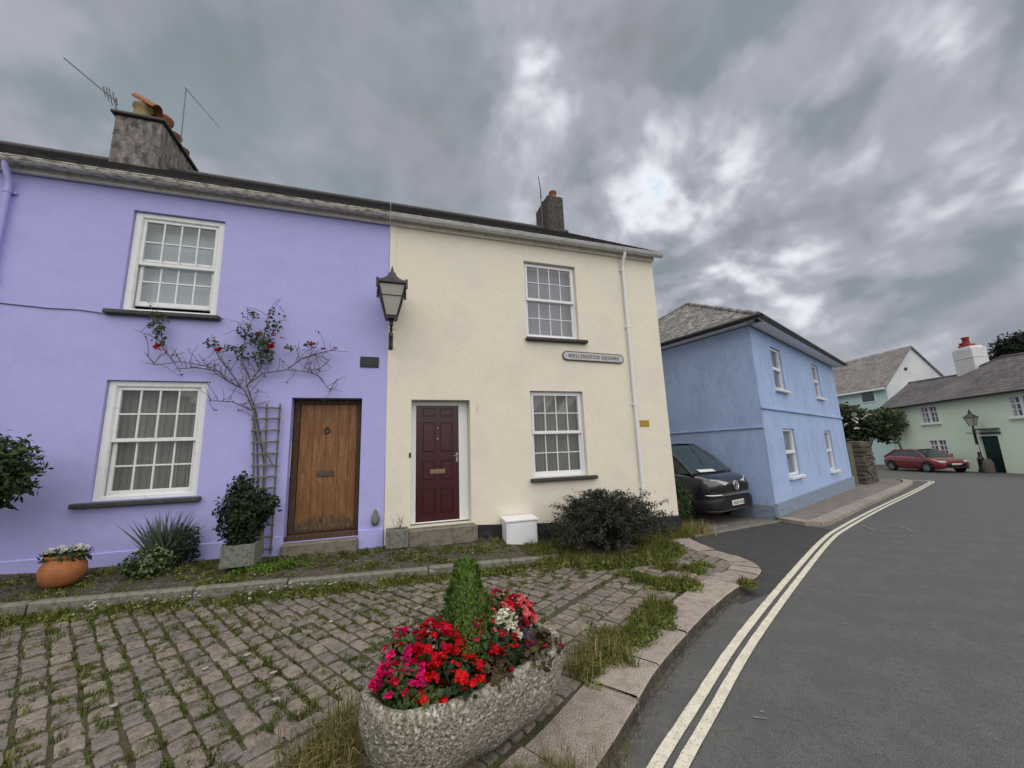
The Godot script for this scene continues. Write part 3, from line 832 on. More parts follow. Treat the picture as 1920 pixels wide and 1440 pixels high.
func build_far_pavement() -> void:
	var kl := smooth_line([Vector2(8.36, -6.75), Vector2(8.3, -6.35), Vector2(8.42, -5.95), Vector2(8.75, -5.98), Vector2(9.2, -6.1), Vector2(11.94, -7.16), Vector2(16.4, -8.82), Vector2(20.6, -10.45), Vector2(22.3, -11.3), Vector2(22.7, -11.75), Vector2(22.3, -12.2), Vector2(20.5, -13.6)], 0.3)
	var hy := func(x, _z): return road_y(x) + 0.075
	var pl := []
	pl.append_array([Vector2(8.4, -6.8), Vector2(8.55, -6.25), Vector2(9.1, -6.3), Vector2(11.85, -7.42), Vector2(16.3, -9.1), Vector2(20.45, -10.72), Vector2(21.9, -11.45), Vector2(22.2, -11.8), Vector2(21.9, -12.1), Vector2(20.3, -13.4), Vector2(17.2, -13.2), Vector2(16.9, -10.6), Vector2(8.6, -7.1)])
	var mb := MB.new()
	sheet(mb, pl, hy)
	struct("pavement", mb, M.pavement)
	var kn := thing_struct("pavement_kerb")
	var L := 0.0
	var lens := [0.0]
	for i in kl.size() - 1:
		L += (kl[i + 1] - kl[i]).length()
		lens.append(L)
	var pos := 0.0
	while pos < L - 0.1:
		var e := minf(pos + rf(0.75, 1.1), L)
		var s := []
		for i in 4: s.append(line_at(kl, lens, lerpf(pos + 0.01, e - 0.01, i / 3.0)))
		mb = MB.new()
		mb.tinted = true
		var tone := rf(0.85, 1.15)
		mb.col = Color(tone, tone, tone * 0.97)
		for i in 3:
			var a: Vector2 = s[i][0]; var b: Vector2 = s[i + 1][0]
			var ai: Vector2 = a + Vector2(s[i][1].y, -s[i][1].x) * 0.3; var bi: Vector2 = b + Vector2(s[i + 1][1].y, -s[i + 1][1].x) * 0.3
			mb.quad(V(a.x, road_y(a.x) + 0.082, a.y), V(b.x, road_y(b.x) + 0.082, b.y), V(bi.x, road_y(bi.x) + 0.085, bi.y), V(ai.x, road_y(ai.x) + 0.085, ai.y), Vector3.UP)
			mb.quad(V(a.x, road_y(a.x) + 0.082, a.y), V(b.x, road_y(b.x) + 0.082, b.y), V(b.x, road_y(b.x) - 0.1, b.y), V(a.x, road_y(a.x) - 0.1, a.y), V(a.x - ai.x, 0, a.y - ai.y))
		part(kn, "kerb_stone", mb, M.kerb_granite)
		pos = e

# ---------------------------------------------------------------- windows and doors
func rect_frame(mb: MB, x0: float, x1: float, y0: float, y1: float, z: float, d: float, l: float, r: float, t: float, b: float) -> void:
	mb.cbox(V((x0 + x0 + l) * 0.5, (y0 + y1) * 0.5, z - d * 0.5), V(l, y1 - y0, d), 0.005)
	mb.cbox(V((x1 + x1 - r) * 0.5, (y0 + y1) * 0.5, z - d * 0.5), V(r, y1 - y0, d), 0.005)
	mb.cbox(V((x0 + x1 + l - r) * 0.5, y1 - t * 0.5, z - d * 0.5), V(x1 - x0 - l - r, t, d), 0.005)
	mb.cbox(V((x0 + x1 + l - r) * 0.5, y0 + b * 0.5, z - d * 0.5), V(x1 - x0 - l - r, b, d), 0.005)

func sash_pane(w: Node3D, x0: float, x1: float, y0: float, y1: float, z: float, st: float, top: float, bot: float, cols: int, rows: int, bar: float, m: Material) -> void:
	var mb := MB.new()
	rect_frame(mb, x0, x1, y0, y1, z, 0.04, st, st, top, bot)
	part(w, "sash", mb, m)
	var gx0 := x0 + st; var gx1 := x1 - st; var gy0 := y0 + bot; var gy1 := y1 - top
	for i in range(1, cols):
		var x := lerpf(gx0, gx1, float(i) / cols)
		mb = MB.new()
		mb.cbox(V(x, (gy0 + gy1) * 0.5, z - 0.017), V(bar, gy1 - gy0, 0.026), 0.004)
		part(w, "glazing_bar", mb, m)
	for j in range(1, rows):
		var y := lerpf(gy0, gy1, float(j) / rows)
		for i in cols:
			var xa := lerpf(gx0, gx1, float(i) / cols) + (bar * 0.5 if i > 0 else 0.0)
			var xb := lerpf(gx0, gx1, float(i + 1) / cols) - (bar * 0.5 if i < cols - 1 else 0.0)
			mb = MB.new()
			mb.cbox(V((xa + xb) * 0.5, y, z - 0.018), V(xb - xa, bar, 0.024), 0.004)
			part(w, "glazing_bar", mb, m)
	for i in cols:
		for j in rows:
			var a := V(lerpf(gx0, gx1, float(i) / cols), lerpf(gy0, gy1, float(j) / rows), z - 0.022)
			var b := V(lerpf(gx0, gx1, float(i + 1) / cols), lerpf(gy0, gy1, float(j + 1) / rows), z - 0.022)
			mb = MB.new()
			var k := rf(-0.004, 0.004)   # old panes never lie quite in one plane
			var k2 := rf(-0.004, 0.004)
			mb.quad(a + V(0, 0, k), V(b.x, a.y, a.z - k), b + V(0, 0, k2), V(a.x, b.y, a.z - k2), V(0, 0, 1))
			part(w, "pane", mb, M.glass)

func sash_window(house: Node3D, x0: float, x1: float, y0: float, y1: float, zw: float, kind: String, sill: Array, raised := 0.0) -> void:
	var w := group_node(house, "window", -house.position if house.position.y > -90 and house.rotation.y == 0 else Vector3.ZERO)
	var mb := MB.new()
	var old := kind == "timber"
	var rec := 0.045 if old else 0.075
	var fr := 0.085 if old else 0.045
	var m: Material = M.white_paint if old else M.white_plastic
	var z := zw - rec
	rect_frame(mb, x0 + 0.004, x1 - 0.004, y0 + 0.004, y1 - 0.004, z, 0.12, fr, fr, fr * 0.85, 0.05)
	part(w, "frame", mb, m)
	if old:
		mb = MB.new()   # staff bead inside the box frame
		rect_frame(mb, x0 + fr, x1 - fr, y0 + 0.05, y1 - fr * 0.85, z - 0.012, 0.03, 0.016, 0.016, 0.016, 0.012)
		part(w, "bead", mb, m)
	var ix0 := x0 + fr + (0.016 if old else 0.0)
	var ix1 := x1 - fr - (0.016 if old else 0.0)
	var iy0 := y0 + 0.052
	var iy1 := y1 - fr * 0.85 - (0.016 if old else 0.0)
	var mid := (iy0 + iy1) * 0.5
	if old:
		sash_pane(w, ix0, ix1, mid - 0.02, iy1, z - 0.022, 0.038, 0.04, 0.05, 4, 2, 0.022, m)
		sash_pane(w, ix0, ix1, iy0 + raised, mid + 0.02 + raised, z - 0.066, 0.045, 0.04, 0.07, 4, 2, 0.022, m)
	else:
		sash_pane(w, ix0, ix1, mid - 0.015, iy1, z + 0.012, 0.042, 0.042, 0.055, 4, 2, 0.017, m)
		sash_pane(w, ix0, ix1, iy0, mid + 0.02, z - 0.03, 0.042, 0.045, 0.05, 4, 2, 0.017, m)
	mb = MB.new()
	mb.cbox(V((sill[0] + sill[1]) * 0.5, y0 - 0.033, zw - 0.02), V(sill[1] - sill[0], 0.062, 0.22), 0.012)
	part(w, "sill", mb, M.sill_slate)

func curtain(label: String, x0: float, x1: float, y0: float, y1: float, z: float, folds: int, m: Material, nm := "net_curtain", cat := "curtain", depth := 0.022) -> void:
	var t := thing(nm, label, cat, V((x0 + x1) * 0.5, y0, z))
	var mb := MB.new()
	var n := folds * 10
	for i in n:
		var p := []
		for k in 2:
			var u := float(i + k) / n
			var off := sin(u * folds * TAU) * depth + sin(u * folds * 2.7 * TAU + 1.0) * depth * 0.35
			p.append([lerpf(x0, x1, u) - t.position.x, off])
		var dx: float = p[1][0] - p[0][0]
		var dz: float = p[1][1] - p[0][1]
		var nr := V(-dz, 0, dx)
		mb.quad(V(p[0][0], 0, p[0][1]), V(p[1][0], 0, p[1][1]), V(p[1][0], y1 - y0, p[1][1] * 0.7), V(p[0][0], y1 - y0, p[0][1] * 0.7), nr)
	part(t, "cloth", mb, m)
	mb = MB.new()
	mb.tube([V(x0 - t.position.x - 0.05, y1 - y0 + 0.012, 0), V(x1 - t.position.x + 0.05, y1 - y0 + 0.012, 0)], [0.012], 8)
	part(t, "rail", mb, M.white_plastic)

func slates(mb: MB, e0: Vector3, e1: Vector3, r0: Vector3, r1: Vector3, gauge: float, width: float, thick := 0.008) -> void:
	# e0-e1 the eave, r0-r1 the ridge above it; every slate its own tilted plate
	mb.tinted = true
	var up := ((r0 + r1) - (e0 + e1)) * 0.5
	var nr := (e1 - e0).cross(up)
	nr = nr.normalized()
	if nr.y < 0: nr = -nr
	var courses := int(up.length() / gauge)
	for j in courses:
		var t0 := float(j) / courses
		var t1 := minf(float(j + 1) / courses + 0.25 / courses, 1.0)
		var a0 := e0.lerp(r0, t0); var b0 := e1.lerp(r1, t0)
		var a1 := e0.lerp(r0, t1); var b1 := e1.lerp(r1, t1)
		var n := maxi(1, int((b0 - a0).length() / width))
		var sh := 0.5 * (j % 2)
		for i in range(-1, n + 1):
			var u0 := clampf((i + sh + 0.02) / n, 0, 1)
			var u1 := clampf((i + 1 + sh - 0.02) / n, 0, 1)
			if u1 - u0 < 1e-4: continue
			var g := rng.randf_range(0.72, 1.18)
			mb.col = Color(g * rng.randf_range(0.97, 1.03), g, g * rng.randf_range(0.96, 1.04))
			var dr := rng.randf_range(-0.006, 0.006)
			var lift := nr * (thick + rng.randf_range(0.0, 0.004))
			var A := a0.lerp(b0, u0) + lift - up.normalized() * (0.0 + dr); var B := a0.lerp(b0, u1) + lift - up.normalized() * dr
			var C := a1.lerp(b1, u1) + nr * 0.001; var D := a1.lerp(b1, u0) + nr * 0.001
			mb.quad(A, B, C, D, nr)
			mb.quad(A, B, B - lift, A - lift, -up)

# ---------------------------------------------------------------- the terrace
const ZW := -6.5
func gable_x(z: float) -> float: return 5.48 + (z + 6.5) * 0.13

func build_terrace() -> void:
	var doors := [[-1.36, -0.37, 0.50, 2.58], [0.39, 1.365, 0.54, 2.56]]
	# ---------------- lilac house
	var P := thing("terraced_house", "lilac rendered cottage with an old varnished plank door", "house", V(-4, 0, -6.5))
	var O := -P.position
	var mb := MB.new()
	mb.wall(-9.0, -0.003, -0.3, 5.78, ZW, [[-3.56, -2.43, 3.78, 5.33], [-3.58, -2.44, 1.21, 2.80], doors[0]], 0.34)
	part(P, "wall", mb, M.purple_paint, O)
	mb = MB.new()
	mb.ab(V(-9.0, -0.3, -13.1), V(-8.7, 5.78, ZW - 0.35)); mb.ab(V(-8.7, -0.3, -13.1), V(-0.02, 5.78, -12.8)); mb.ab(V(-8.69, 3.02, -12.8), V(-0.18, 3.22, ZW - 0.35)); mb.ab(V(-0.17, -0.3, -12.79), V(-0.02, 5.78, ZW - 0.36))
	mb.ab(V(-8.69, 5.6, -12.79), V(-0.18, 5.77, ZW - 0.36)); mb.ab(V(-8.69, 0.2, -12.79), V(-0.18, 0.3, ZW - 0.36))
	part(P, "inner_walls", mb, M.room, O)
	mb = MB.new()   # plinth band, 2 cm proud, broken by the doorway
	mb.cbox(V(-5.19, 0.14, ZW - 0.02), V(7.62, 0.9, 0.09), 0.012); mb.cbox(V(-0.186, 0.135, ZW - 0.02), V(0.36, 0.89, 0.09), 0.012)
	part(P, "plinth", mb, M.purple_paint, O)
	sash_window(P, -3.56, -2.43, 3.78, 5.33, ZW, "timber", [-3.70, -2.36], 0.075)
	sash_window(P, -3.58, -2.44, 1.21, 2.80, ZW, "timber", [-3.73, -2.38])
	roof_part(P, O, -9.0, -0.004, -0.004, M.gutter_grimy)
	downpipe(P, O, -4.88, 5.66, 0.42, M.purple_paint)
	old_door(P, O)
	# ---------------- cream house
	var C := thing("terraced_house", "cream rendered end cottage with a maroon panelled door", "house", V(2.7, 0, -6.5))
	O = -C.position
	mb = MB.new()
	mb.wall(0.003, 5.48, -0.3, 5.78, ZW + 0.012, [[2.47, 3.575, 3.75, 5.30], [2.48, 3.56, 1.18, 2.74], doors[1]], 0.34)
	mb.quad(V(0.003, -0.3, ZW + 0.012), V(0.003, 5.78, ZW + 0.012), V(0.003, 5.78, ZW - 0.02), V(0.003, -0.3, ZW - 0.02), Vector3.LEFT)
	var g0 := gable_x(-6.5); var g1 := gable_x(-9.7); var g2 := gable_x(-12.9)
	mb.quad(V(g0, -0.3, ZW + 0.012), V(g2, -0.3, -12.9), V(g2, 5.78, -12.9), V(g0, 5.78, ZW + 0.012), V(1, 0, -0.13))
	mb.tri(V(g0, 5.78, ZW + 0.012), V(g2, 5.78, -12.9), V(g1, 8.13, -9.7), V(1, 0, -0.13))
	part(C, "wall", mb, M.cream_paint, O)
	mb = MB.new()
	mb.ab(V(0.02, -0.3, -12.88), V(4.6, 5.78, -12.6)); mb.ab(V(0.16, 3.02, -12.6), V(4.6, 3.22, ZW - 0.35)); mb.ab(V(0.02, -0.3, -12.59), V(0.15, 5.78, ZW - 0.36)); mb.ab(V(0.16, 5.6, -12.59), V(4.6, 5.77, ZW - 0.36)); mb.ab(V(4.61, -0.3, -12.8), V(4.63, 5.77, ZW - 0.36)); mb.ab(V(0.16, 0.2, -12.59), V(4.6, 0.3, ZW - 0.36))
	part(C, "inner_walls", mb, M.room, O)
	mb = MB.new()   # paler strip down the joint with the lilac wall
	mb.cbox(V(0.055, 4.7, ZW + 0.018), V(0.10, 1.9, 0.02), 0.004)
	part(C, "edge_strip", mb, M.cream_paint, O)
	mb = MB.new()   # black bitumen plinth whose top falls with the ground
	mb.prism([Vector2(1.372, -0.3), Vector2(5.50, -0.3), Vector2(5.50, 0.315), Vector2(4.6, 0.335), Vector2(2.4, 0.43), Vector2(1.372, 0.50)], 0.06, Transform3D(Basis(), V(0, 0, ZW + 0.035)))
	part(C, "plinth", mb, M.black_plinth, O)
	sash_window(C, 2.47, 3.575, 3.75, 5.30, ZW + 0.012, "plastic", [2.44, 3.72])
	sash_window(C, 2.48, 3.56, 1.18, 2.74, ZW + 0.012, "plastic", [2.42, 3.72])
	roof_part(C, O, 0.004, 5.62, gable_x(-9.7) + 0.12, M.gutter_grey)
	downpipe(C, O, 4.68, 5.66, 0.36, M.white_plastic)
	panel_door(C, O)
	# curtains and blinds hang inside the rooms; blind colours include the reflected sky
	curtain("pleated grey net curtain behind the lower lilac window", -3.56, -2.46, 1.22, 2.74, ZW - 0.27, 15, M.net_cloth)
	curtain("pleated grey net curtain behind the lower window of the cream cottage", 2.5, 3.55, 1.2, 2.70, ZW - 0.25, 13, M.net_cloth)
	curtain("pale blind behind the upper lilac window coloured with the sky reflected in its panes", -3.55, -2.45, 3.95, 5.29, ZW - 0.25, 6, M.blind_sky_pale, "window_blind", "blind", 0.006)
	curtain("blind behind the upper window of the cream cottage coloured dusky with the sky reflected in its panes", 2.48, 3.56, 3.77, 5.26, ZW - 0.24, 6, M.blind_sky_dusk, "window_blind", "blind", 0.006)
	# chimneys and aerials
	chimney_left(P, O)
	chimney_right(C, O)

func roof_part(H: Node3D, O: Vector3, x0: float, x1: float, xr: float, gm: Material) -> void:
	var e0 := V(x0, 5.80, -6.31); var e1 := V(x1, 5.80, -6.31)
	var r0 := V(x0, 8.22, -9.7); var r1 := V(xr if x1 > 0 else x1, 8.22, -9.7)
	var b0 := V(x0, 5.80, -13.2); var b1 := V((gable_x(-12.9) + 0.12) if x1 > 0 else x1, 5.80, -13.2)
	var mb := MB.new()   # boarding under the slates
	mb.quad(e0, e1, r1, r0, Vector3.UP); mb.quad(b0, b1, r1, r0, Vector3.UP)
	var dn := V(0, -0.06, 0)
	mb.quad(e0 + dn, e1 + dn, r1 + dn, r0 + dn, Vector3.DOWN)
	mb.quad(e0, e1, e1 + dn, e0 + dn, V(0, 0, 1)); mb.quad(e1, r1, r1 + dn, e1 + dn, V(1, 0, 0)); mb.quad(r1, b1, b1 + dn, r1 + dn, V(1, 0, 0))
	var rp := part(H, "roof", mb, M.dark_wood, O)
	mb = MB.new()
	slates(mb, e0, e1, r0, r1, 0.20, 0.27)
	slates(mb, b0, b1, r0, r1, 0.30, 0.4)
	part(rp, "slates", mb, M.slate).set_meta("kind", "stuff")
	mb = MB.new()
	var x := r0.x
	while x < r1.x - 0.05:
		var xe := minf(x + 0.45, r1.x)
		mb.tube([V(x + 0.004, 8.215, -9.7), V(xe - 0.004, 8.215, -9.7)], [0.075], 10)
		x = xe
	part(rp, "ridge_tiles", mb, M.sill_slate)
	# fascia, soffit and half-round gutter
	mb = MB.new()
	mb.cbox(V((x0 + minf(x1, 5.5)) * 0.5, 5.705, ZW + 0.045), V(minf(x1, 5.5) - x0 - 0.004, 0.125, 0.06), 0.006)
	mb.cbox(V((x0 + minf(x1, 5.52)) * 0.5, 5.775, ZW + 0.082), V(minf(x1, 5.52) - x0 - 0.004, 0.024, 0.17), 0.004)
	part(H, "fascia", mb, M.fascia_paint, O)
	mb = MB.new()
	var N := 10
	var ga := []
	for k in N + 1:
		var a := PI + PI * k / N
		ga.append(Vector2(cos(a), sin(a)))
	for k in N:
		for sgn in [[0.072, 1.0], [0.062, -1.0]]:
			var p0: Vector2 = ga[k] * sgn[0]; var p1: Vector2 = ga[k + 1] * sgn[0]
			var cy := 5.755; var cz := ZW + 0.175
			mb.quads(V(x0, cy + p0.y, cz + p0.x), V(x1, cy + p0.y, cz + p0.x), V(x1, cy + p1.y, cz + p1.x), V(x0, cy + p1.y, cz + p1.x), V(0, ga[k].y, ga[k].x) * sgn[1], V(0, ga[k].y, ga[k].x) * sgn[1], V(0, ga[k + 1].y, ga[k + 1].x) * sgn[1], V(0, ga[k + 1].y, ga[k + 1].x) * sgn[1])
	mb.ab(V(x0, 5.748, ZW + 0.241), V(x1, 5.760, ZW + 0.254))
	var gp := part(H, "gutter", mb, gm, O)
	x = x0 + 0.5
	while x < x1:
		mb = MB.new()
		mb.tube([V(x, 5.755, ZW + 0.095), V(x, 5.70, ZW + 0.112), V(x, 5.674, ZW + 0.175), V(x, 5.70, ZW + 0.238), V(x, 5.765, ZW + 0.257)], [0.009], 6)
		part(gp, "bracket", mb, gm)
		x += 0.92

func downpipe(H: Node3D, O: Vector3, x: float, y1: float, y0: float, m: Material) -> void:
	var mb := MB.new()
	mb.tube([V(x, y1 + 0.06, ZW + 0.175), V(x, y1 - 0.02, ZW + 0.17), V(x, y1 - 0.17, ZW + 0.08), V(x, y1 - 0.26, ZW + 0.065), V(x, y0, ZW + 0.065)], [0.034], 12)
	var p := part(H, "downpipe", mb, m, O)
	for y in [y1 - 0.32, 4.1, 2.5, 0.9]:
		mb = MB.new()
		mb.tube([V(x, y - 0.03, ZW + 0.065), V(x, y + 0.03, ZW + 0.065)], [0.041], 12)
		mb.box(V(x, y, ZW + 0.024), V(0.13, 0.04, 0.012))
		part(p, "clip", mb, m)

func old_door(H: Node3D, O: Vector3) -> void:
	var z := ZW - 0.20
	var d := group_node(H, "door", O)
	var mb := MB.new()
	var xs := [-1.265, -1.075, -0.90, -0.72, -0.56, -0.448]
	for i in 5:   # the planks, weathered grey below
		mb = MB.new()
		mb.cbox(V((xs[i] + xs[i + 1]) * 0.5, 1.56, z - 0.02), V(xs[i + 1] - xs[i] - 0.0025, 1.89, 0.04), 0.0025)
		part(d, "plank", mb, M.door_wood)
		mb = MB.new()
		var ht: float = [0.10, 0.22, 0.26, 0.17, 0.09][i]
		var ol := [Vector2(xs[i] + 0.002, 0.617), Vector2(xs[i + 1] - 0.002, 0.617)]
		var nn := 9
		for k in nn:   # bare wood runs up the grain in ragged tongues
			ol.append(Vector2(lerpf(xs[i + 1] - 0.002, xs[i] + 0.002, float(k) / (nn - 1)), 0.66 + ht * rf(0.3, 1.5) * (1.0 if k % 2 == 0 else 0.45)))
		mb.prism(ol, 0.004, Transform3D(Basis(), V(0, 0, z + 0.0012)))
		part(d, "weathered_plank_foot", mb, M.door_wood_weathered)
	mb = MB.new()
	var ring := []
	for k in 17: ring.append(V(-0.88 + 0.038 * sin(TAU * k / 16.0), 2.085 + 0.038 * cos(TAU * k / 16.0), z + 0.018))
	mb.tube(ring, [0.009], 8, false)
	mb.lathe(V(-0.88, 2.128, z), [[0.0, 0.03], [0.014, 0.026], [0.018, 0.0]], 10, Basis(Vector3.RIGHT, PI / 2))
	part(d, "knocker", mb, M.iron)
	mb = MB.new()
	mb.cbox(V(-0.875, 1.425, z + 0.006), V(0.24, 0.085, 0.018), 0.004)
	mb.cbox(V(-0.875, 1.428, z + 0.016), V(0.18, 0.042, 0.008), 0.003)
	part(d, "letterbox", mb, M.dull_metal)
	mb = MB.new()
	rect_frame(mb, -1.345, -0.385, 0.58, 2.575, z + 0.035, 0.10, 0.075, 0.06, 0.075, 0.04)
	part(H, "door_frame", mb, M.dark_wood, O)
	mb = MB.new()
	mb.cbox(V(-0.865, 0.535, z + 0.06), V(0.97, 0.075, 0.24), 0.01)
	part(H, "threshold", mb, M.dark_wood, O)
	mb = MB.new()
	mb.cbox(V(-0.865, 0.36, ZW - 0.02), V(0.985, 0.26, 0.32), 0.02)
	part(H, "doorstep", mb, M.step_stone, O)
	mb = MB.new()   # flaking paint on the jamb
	for q in [[1.50, 0.13], [1.63, 0.15], [1.77, 0.14], [1.42, 0.06], [1.87, 0.05]]:
		mb.cbox(V(-1.352, q[0], ZW - 0.105 + rf(-0.006, 0.006)), V(0.012, q[1], rf(0.022, 0.034)), 0.004)
	part(H, "flaked_paint", mb, M.peeled, O)

func panel_door(H: Node3D, O: Vector3) -> void:
	var z := ZW - 0.19
	var mb := MB.new()
	rect_frame(mb, 0.395, 1.36, 0.56, 2.555, z + 0.02, 0.09, 0.085, 0.16, 0.07, 0.02)
	part(H, "door_frame", mb, M.white_plastic, O)
	var d := group_node(H, "door", O)
	var x0 := 0.485; var x1 := 1.195
	mb = MB.new()   # stiles and rails round recessed fields
	var holes := []
	for q in [[0.10, 0.52], [0.64, 0.98], [1.10, 1.62], [1.70, 1.86]]:
		holes.append([x0 + 0.09, x0 + 0.325, 0.58 + q[0], 0.58 + q[1]]); holes.append([x1 - 0.325, x1 - 0.09, 0.58 + q[0], 0.58 + q[1]])
	mb.wall(x0, x1, 0.58, 2.50, z, holes, 0.018)
	mb.ab(V(x0, 0.58, z - 0.05), V(x1, 2.50, z - 0.0185))
	part(d, "leaf", mb, M.maroon_paint)
	for h in holes:
		mb = MB.new()
		mb.cbox(V((h[0] + h[1]) * 0.5, (h[2] + h[3]) * 0.5, z - 0.014), V(h[1] - h[0] - 0.05, h[3] - h[2] - 0.05, 0.016), 0.007)
		part(d, "raised_panel", mb, M.maroon_paint)
	mb = MB.new()
	mb.cbox(V(0.84, 1.375, z + 0.006), V(0.25, 0.075, 0.016), 0.004)
	mb.cbox(V(0.84, 1.376, z + 0.015), V(0.2, 0.04, 0.008), 0.003)
	part(d, "letterbox", mb, M.brass)
	for y in [2.09, 1.91]:
		mb = MB.new()
		mb.lathe(V(0.84, y, z), [[0.0, 0.028], [0.016, 0.024], [0.02, 0.01], [0.022, 0.0]], 14, Basis(Vector3.RIGHT, PI / 2))
		part(d, "knob", mb, M.steel)
	mb = MB.new()
	mb.cbox(V(1.165, 1.60, z + 0.008), V(0.035, 0.16, 0.014), 0.004)
	mb.tube([V(1.165, 1.62, z + 0.01), V(1.165, 1.62, z + 0.05), V(1.10, 1.62, z + 0.055)], [0.009], 8)
	part(d, "handle", mb, M.steel)
	mb = MB.new()
	mb.cbox(V(0.375, 1.66, ZW + 0.02), V(0.03, 0.075, 0.02), 0.004)
	part(H, "doorbell", mb, M.ink, O)
	mb = MB.new()
	mb.cbox(V(0.88, 0.40, ZW + 0.01), V(1.08, 0.275, 0.42), 0.02)
	part(H, "doorstep", mb, M.step_stone, O)

func pot(parent: Node, at: Vector3, r: float, h: float, m: Material) -> void:
	var mb := MB.new()
	mb.lathe(at, [[r * 0.95, 0.0], [r * 0.9, h * 0.15], [r * 0.78, h * 0.75], [r * 0.98, h * 0.82], [r * 1.0, h * 0.97], [r * 0.86, h], [r * 0.7, h * 0.96], [r * 0.66, h * 0.4], [0.0, h * 0.38]], 16)
	part(parent, "chimney_pot", mb, m)

func chimney_left(H: Node3D, _o: Vector3) -> void:
	var c := group_node(H, "chimney", -H.position)
	var mb := MB.new()
	mb.cbox(V(-5.18, 8.1, -9.95), V(0.82, 1.82, 1.5), 0.02)
	part(c, "stack", mb, M.chimney_render)
	mb = MB.new()
	mb.cbox(V(-5.18, 9.04, -9.95), V(0.94, 0.07, 1.64), 0.015)
	part(c, "capping", mb, M.sill_slate)
	pot(c, V(-5.27, 9.07, -9.42), 0.17, 0.42, M.clay_buff)
	pot(c, V(-5.08, 9.07, -9.78), 0.20, 0.52, M.clay)
	pot(c, V(-5.04, 9.07, -10.16), 0.18, 0.42, M.clay)
	pot(c, V(-5.0, 9.07, -10.5), 0.16, 0.32, M.clay)
	mb = MB.new()   # half-round tile leaning on the buff pot
	for k in 8:
		var a0 := PI * k / 8.0; var a1 := PI * (k + 1) / 8.0
		var bs := Basis(Vector3.BACK, -0.45)
		var o := V(-5.22, 9.50, -9.42)
		for r in [0.17, 0.145]: mb.quads(o + bs * V(-0.22, sin(a0) * r, cos(a0) * r), o + bs * V(0.22, sin(a0) * r, cos(a0) * r), o + bs * V(0.22, sin(a1) * r, cos(a1) * r), o + bs * V(-0.22, sin(a1) * r, cos(a1) * r), bs * V(0, sin(a0), cos(a0)), bs * V(0, sin(a0), cos(a0)), bs * V(0, sin(a1), cos(a1)), bs * V(0, sin(a1), cos(a1)))
	part(c, "ridge_cover", mb, M.clay)
	var a := thing("aerial", "long boom television aerial on the rendered chimney of the lilac cottage", "aerial", V(-5.72, 9.05, -9.5))
	mb = MB.new()
	mb.tube([V(0.02, -0.45, 0), V(-0.02, 0.0, 0), V(-0.08, 0.58, 0)], [0.016], 8)
	mb.tube([V(-0.06, -0.28, 0.0), V(0.14, -0.28, 0.0)], [0.012], 6)
	part(a, "mast", mb, M.aerial)
	mb = MB.new()
	mb.tube([V(-1.02, 1.28, 0.05), V(-0.06, 0.50, 0)], [0.014], 8)
	part(a, "boom", mb, M.aerial)
	for q in [[0.0, 0.06], [0.05, 0.15], [0.12, 0.17], [0.18, 0.14], [0.24, 0.1]]:
		mb = MB.new()
		var p := V(-0.06, 0.50, 0).lerp(V(-1.02, 1.28, 0.05), q[0])
		mb.tube([p + V(-q[1] * 0.3, -q[1] * 0.4, -q[1]), p + V(q[1] * 0.3, q[1] * 0.4, q[1])], [0.007], 6)
		part(a, "element", mb, M.aerial)
	a = thing("aerial", "thin mast with a drooping rod behind the chimney pots of the lilac cottage", "aerial", V(-4.80, 8.75, -10.0))
	mb = MB.new()
	mb.tube([V(0.0, -0.45, 0), V(0.0, 0.5, 0), V(-0.04, 1.98, -0.02)], [0.015, 0.013, 0.011], 8)
	mb.tube([V(-0.10, -0.15, 0), V(0.02, -0.15, 0)], [0.012], 6)
	mb.tube([V(-0.10, 0.12, 0), V(0.02, 0.12, 0)], [0.012], 6)
	part(a, "mast", mb, M.aerial)
	mb = MB.new()
	mb.tube([V(-0.07, 2.0, -0.02), V(-0.04, 1.98, -0.02), V(0.74, 1.05, 0.02)], [0.012, 0.014, 0.008], 8)
	part(a, "rod", mb, M.aerial)

func chimney_right(H: Node3D, O: Vector3) -> void:
	var c := group_node(H, "chimney", O)
	var mb := MB.new()
	mb.cbox(V(4.70, 8.45, -9.9), V(0.52, 1.5, 0.95), 0.03)
	part(c, "stack", mb, M.chimney_dark)
	mb = MB.new()
	mb.cbox(V(4.70, 9.12, -9.9), V(0.44, 0.2, 0.86), 0.05)
	part(c, "flaunching", mb, M.chimney_dark)
	pot(c, V(4.72, 9.18, -9.62), 0.12, 0.27, M.clay)
	pot(c, V(4.66, 9.18, -10.12), 0.12, 0.25, M.clay)
	var a := thing("aerial", "thin aerial mast beside the dark chimney of the cream cottage", "aerial", V(4.38, 8.5, -9.72))
	mb = MB.new()
	mb.tube([V(0.0, -0.35, 0), V(-0.02, 0.82, 0)], [0.016, 0.013], 8)
	mb.tube([V(0.0, -0.05, 0), V(0.12, -0.05, -0.03)], [0.012], 6)
	part(a, "mast", mb, M.aerial)
	mb = MB.new()
	mb.tube([V(-0.01, 0.76, 0.0), V(-0.06, 1.0, 0.1), V(-0.20, 1.24, 0.3)], [0.02, 0.014, 0.012], 8)
	part(a, "antenna_rod", mb, M.aerial)

# ---------------------------------------------------------------- things on the front walls
func text_mesh(s: String, size: float, depth: float) -> TextMesh:
	var t := TextMesh.new()
	var f := SystemFont.new()
	f.font_names = PackedStringArray(["Droid Sans"])
	f.font_weight = 700
	t.font = f
	t.text = s
	t.font_size = 64
	t.pixel_size = size / 46.0
	t.depth = depth
	t.curve_step = 4.0
	return t

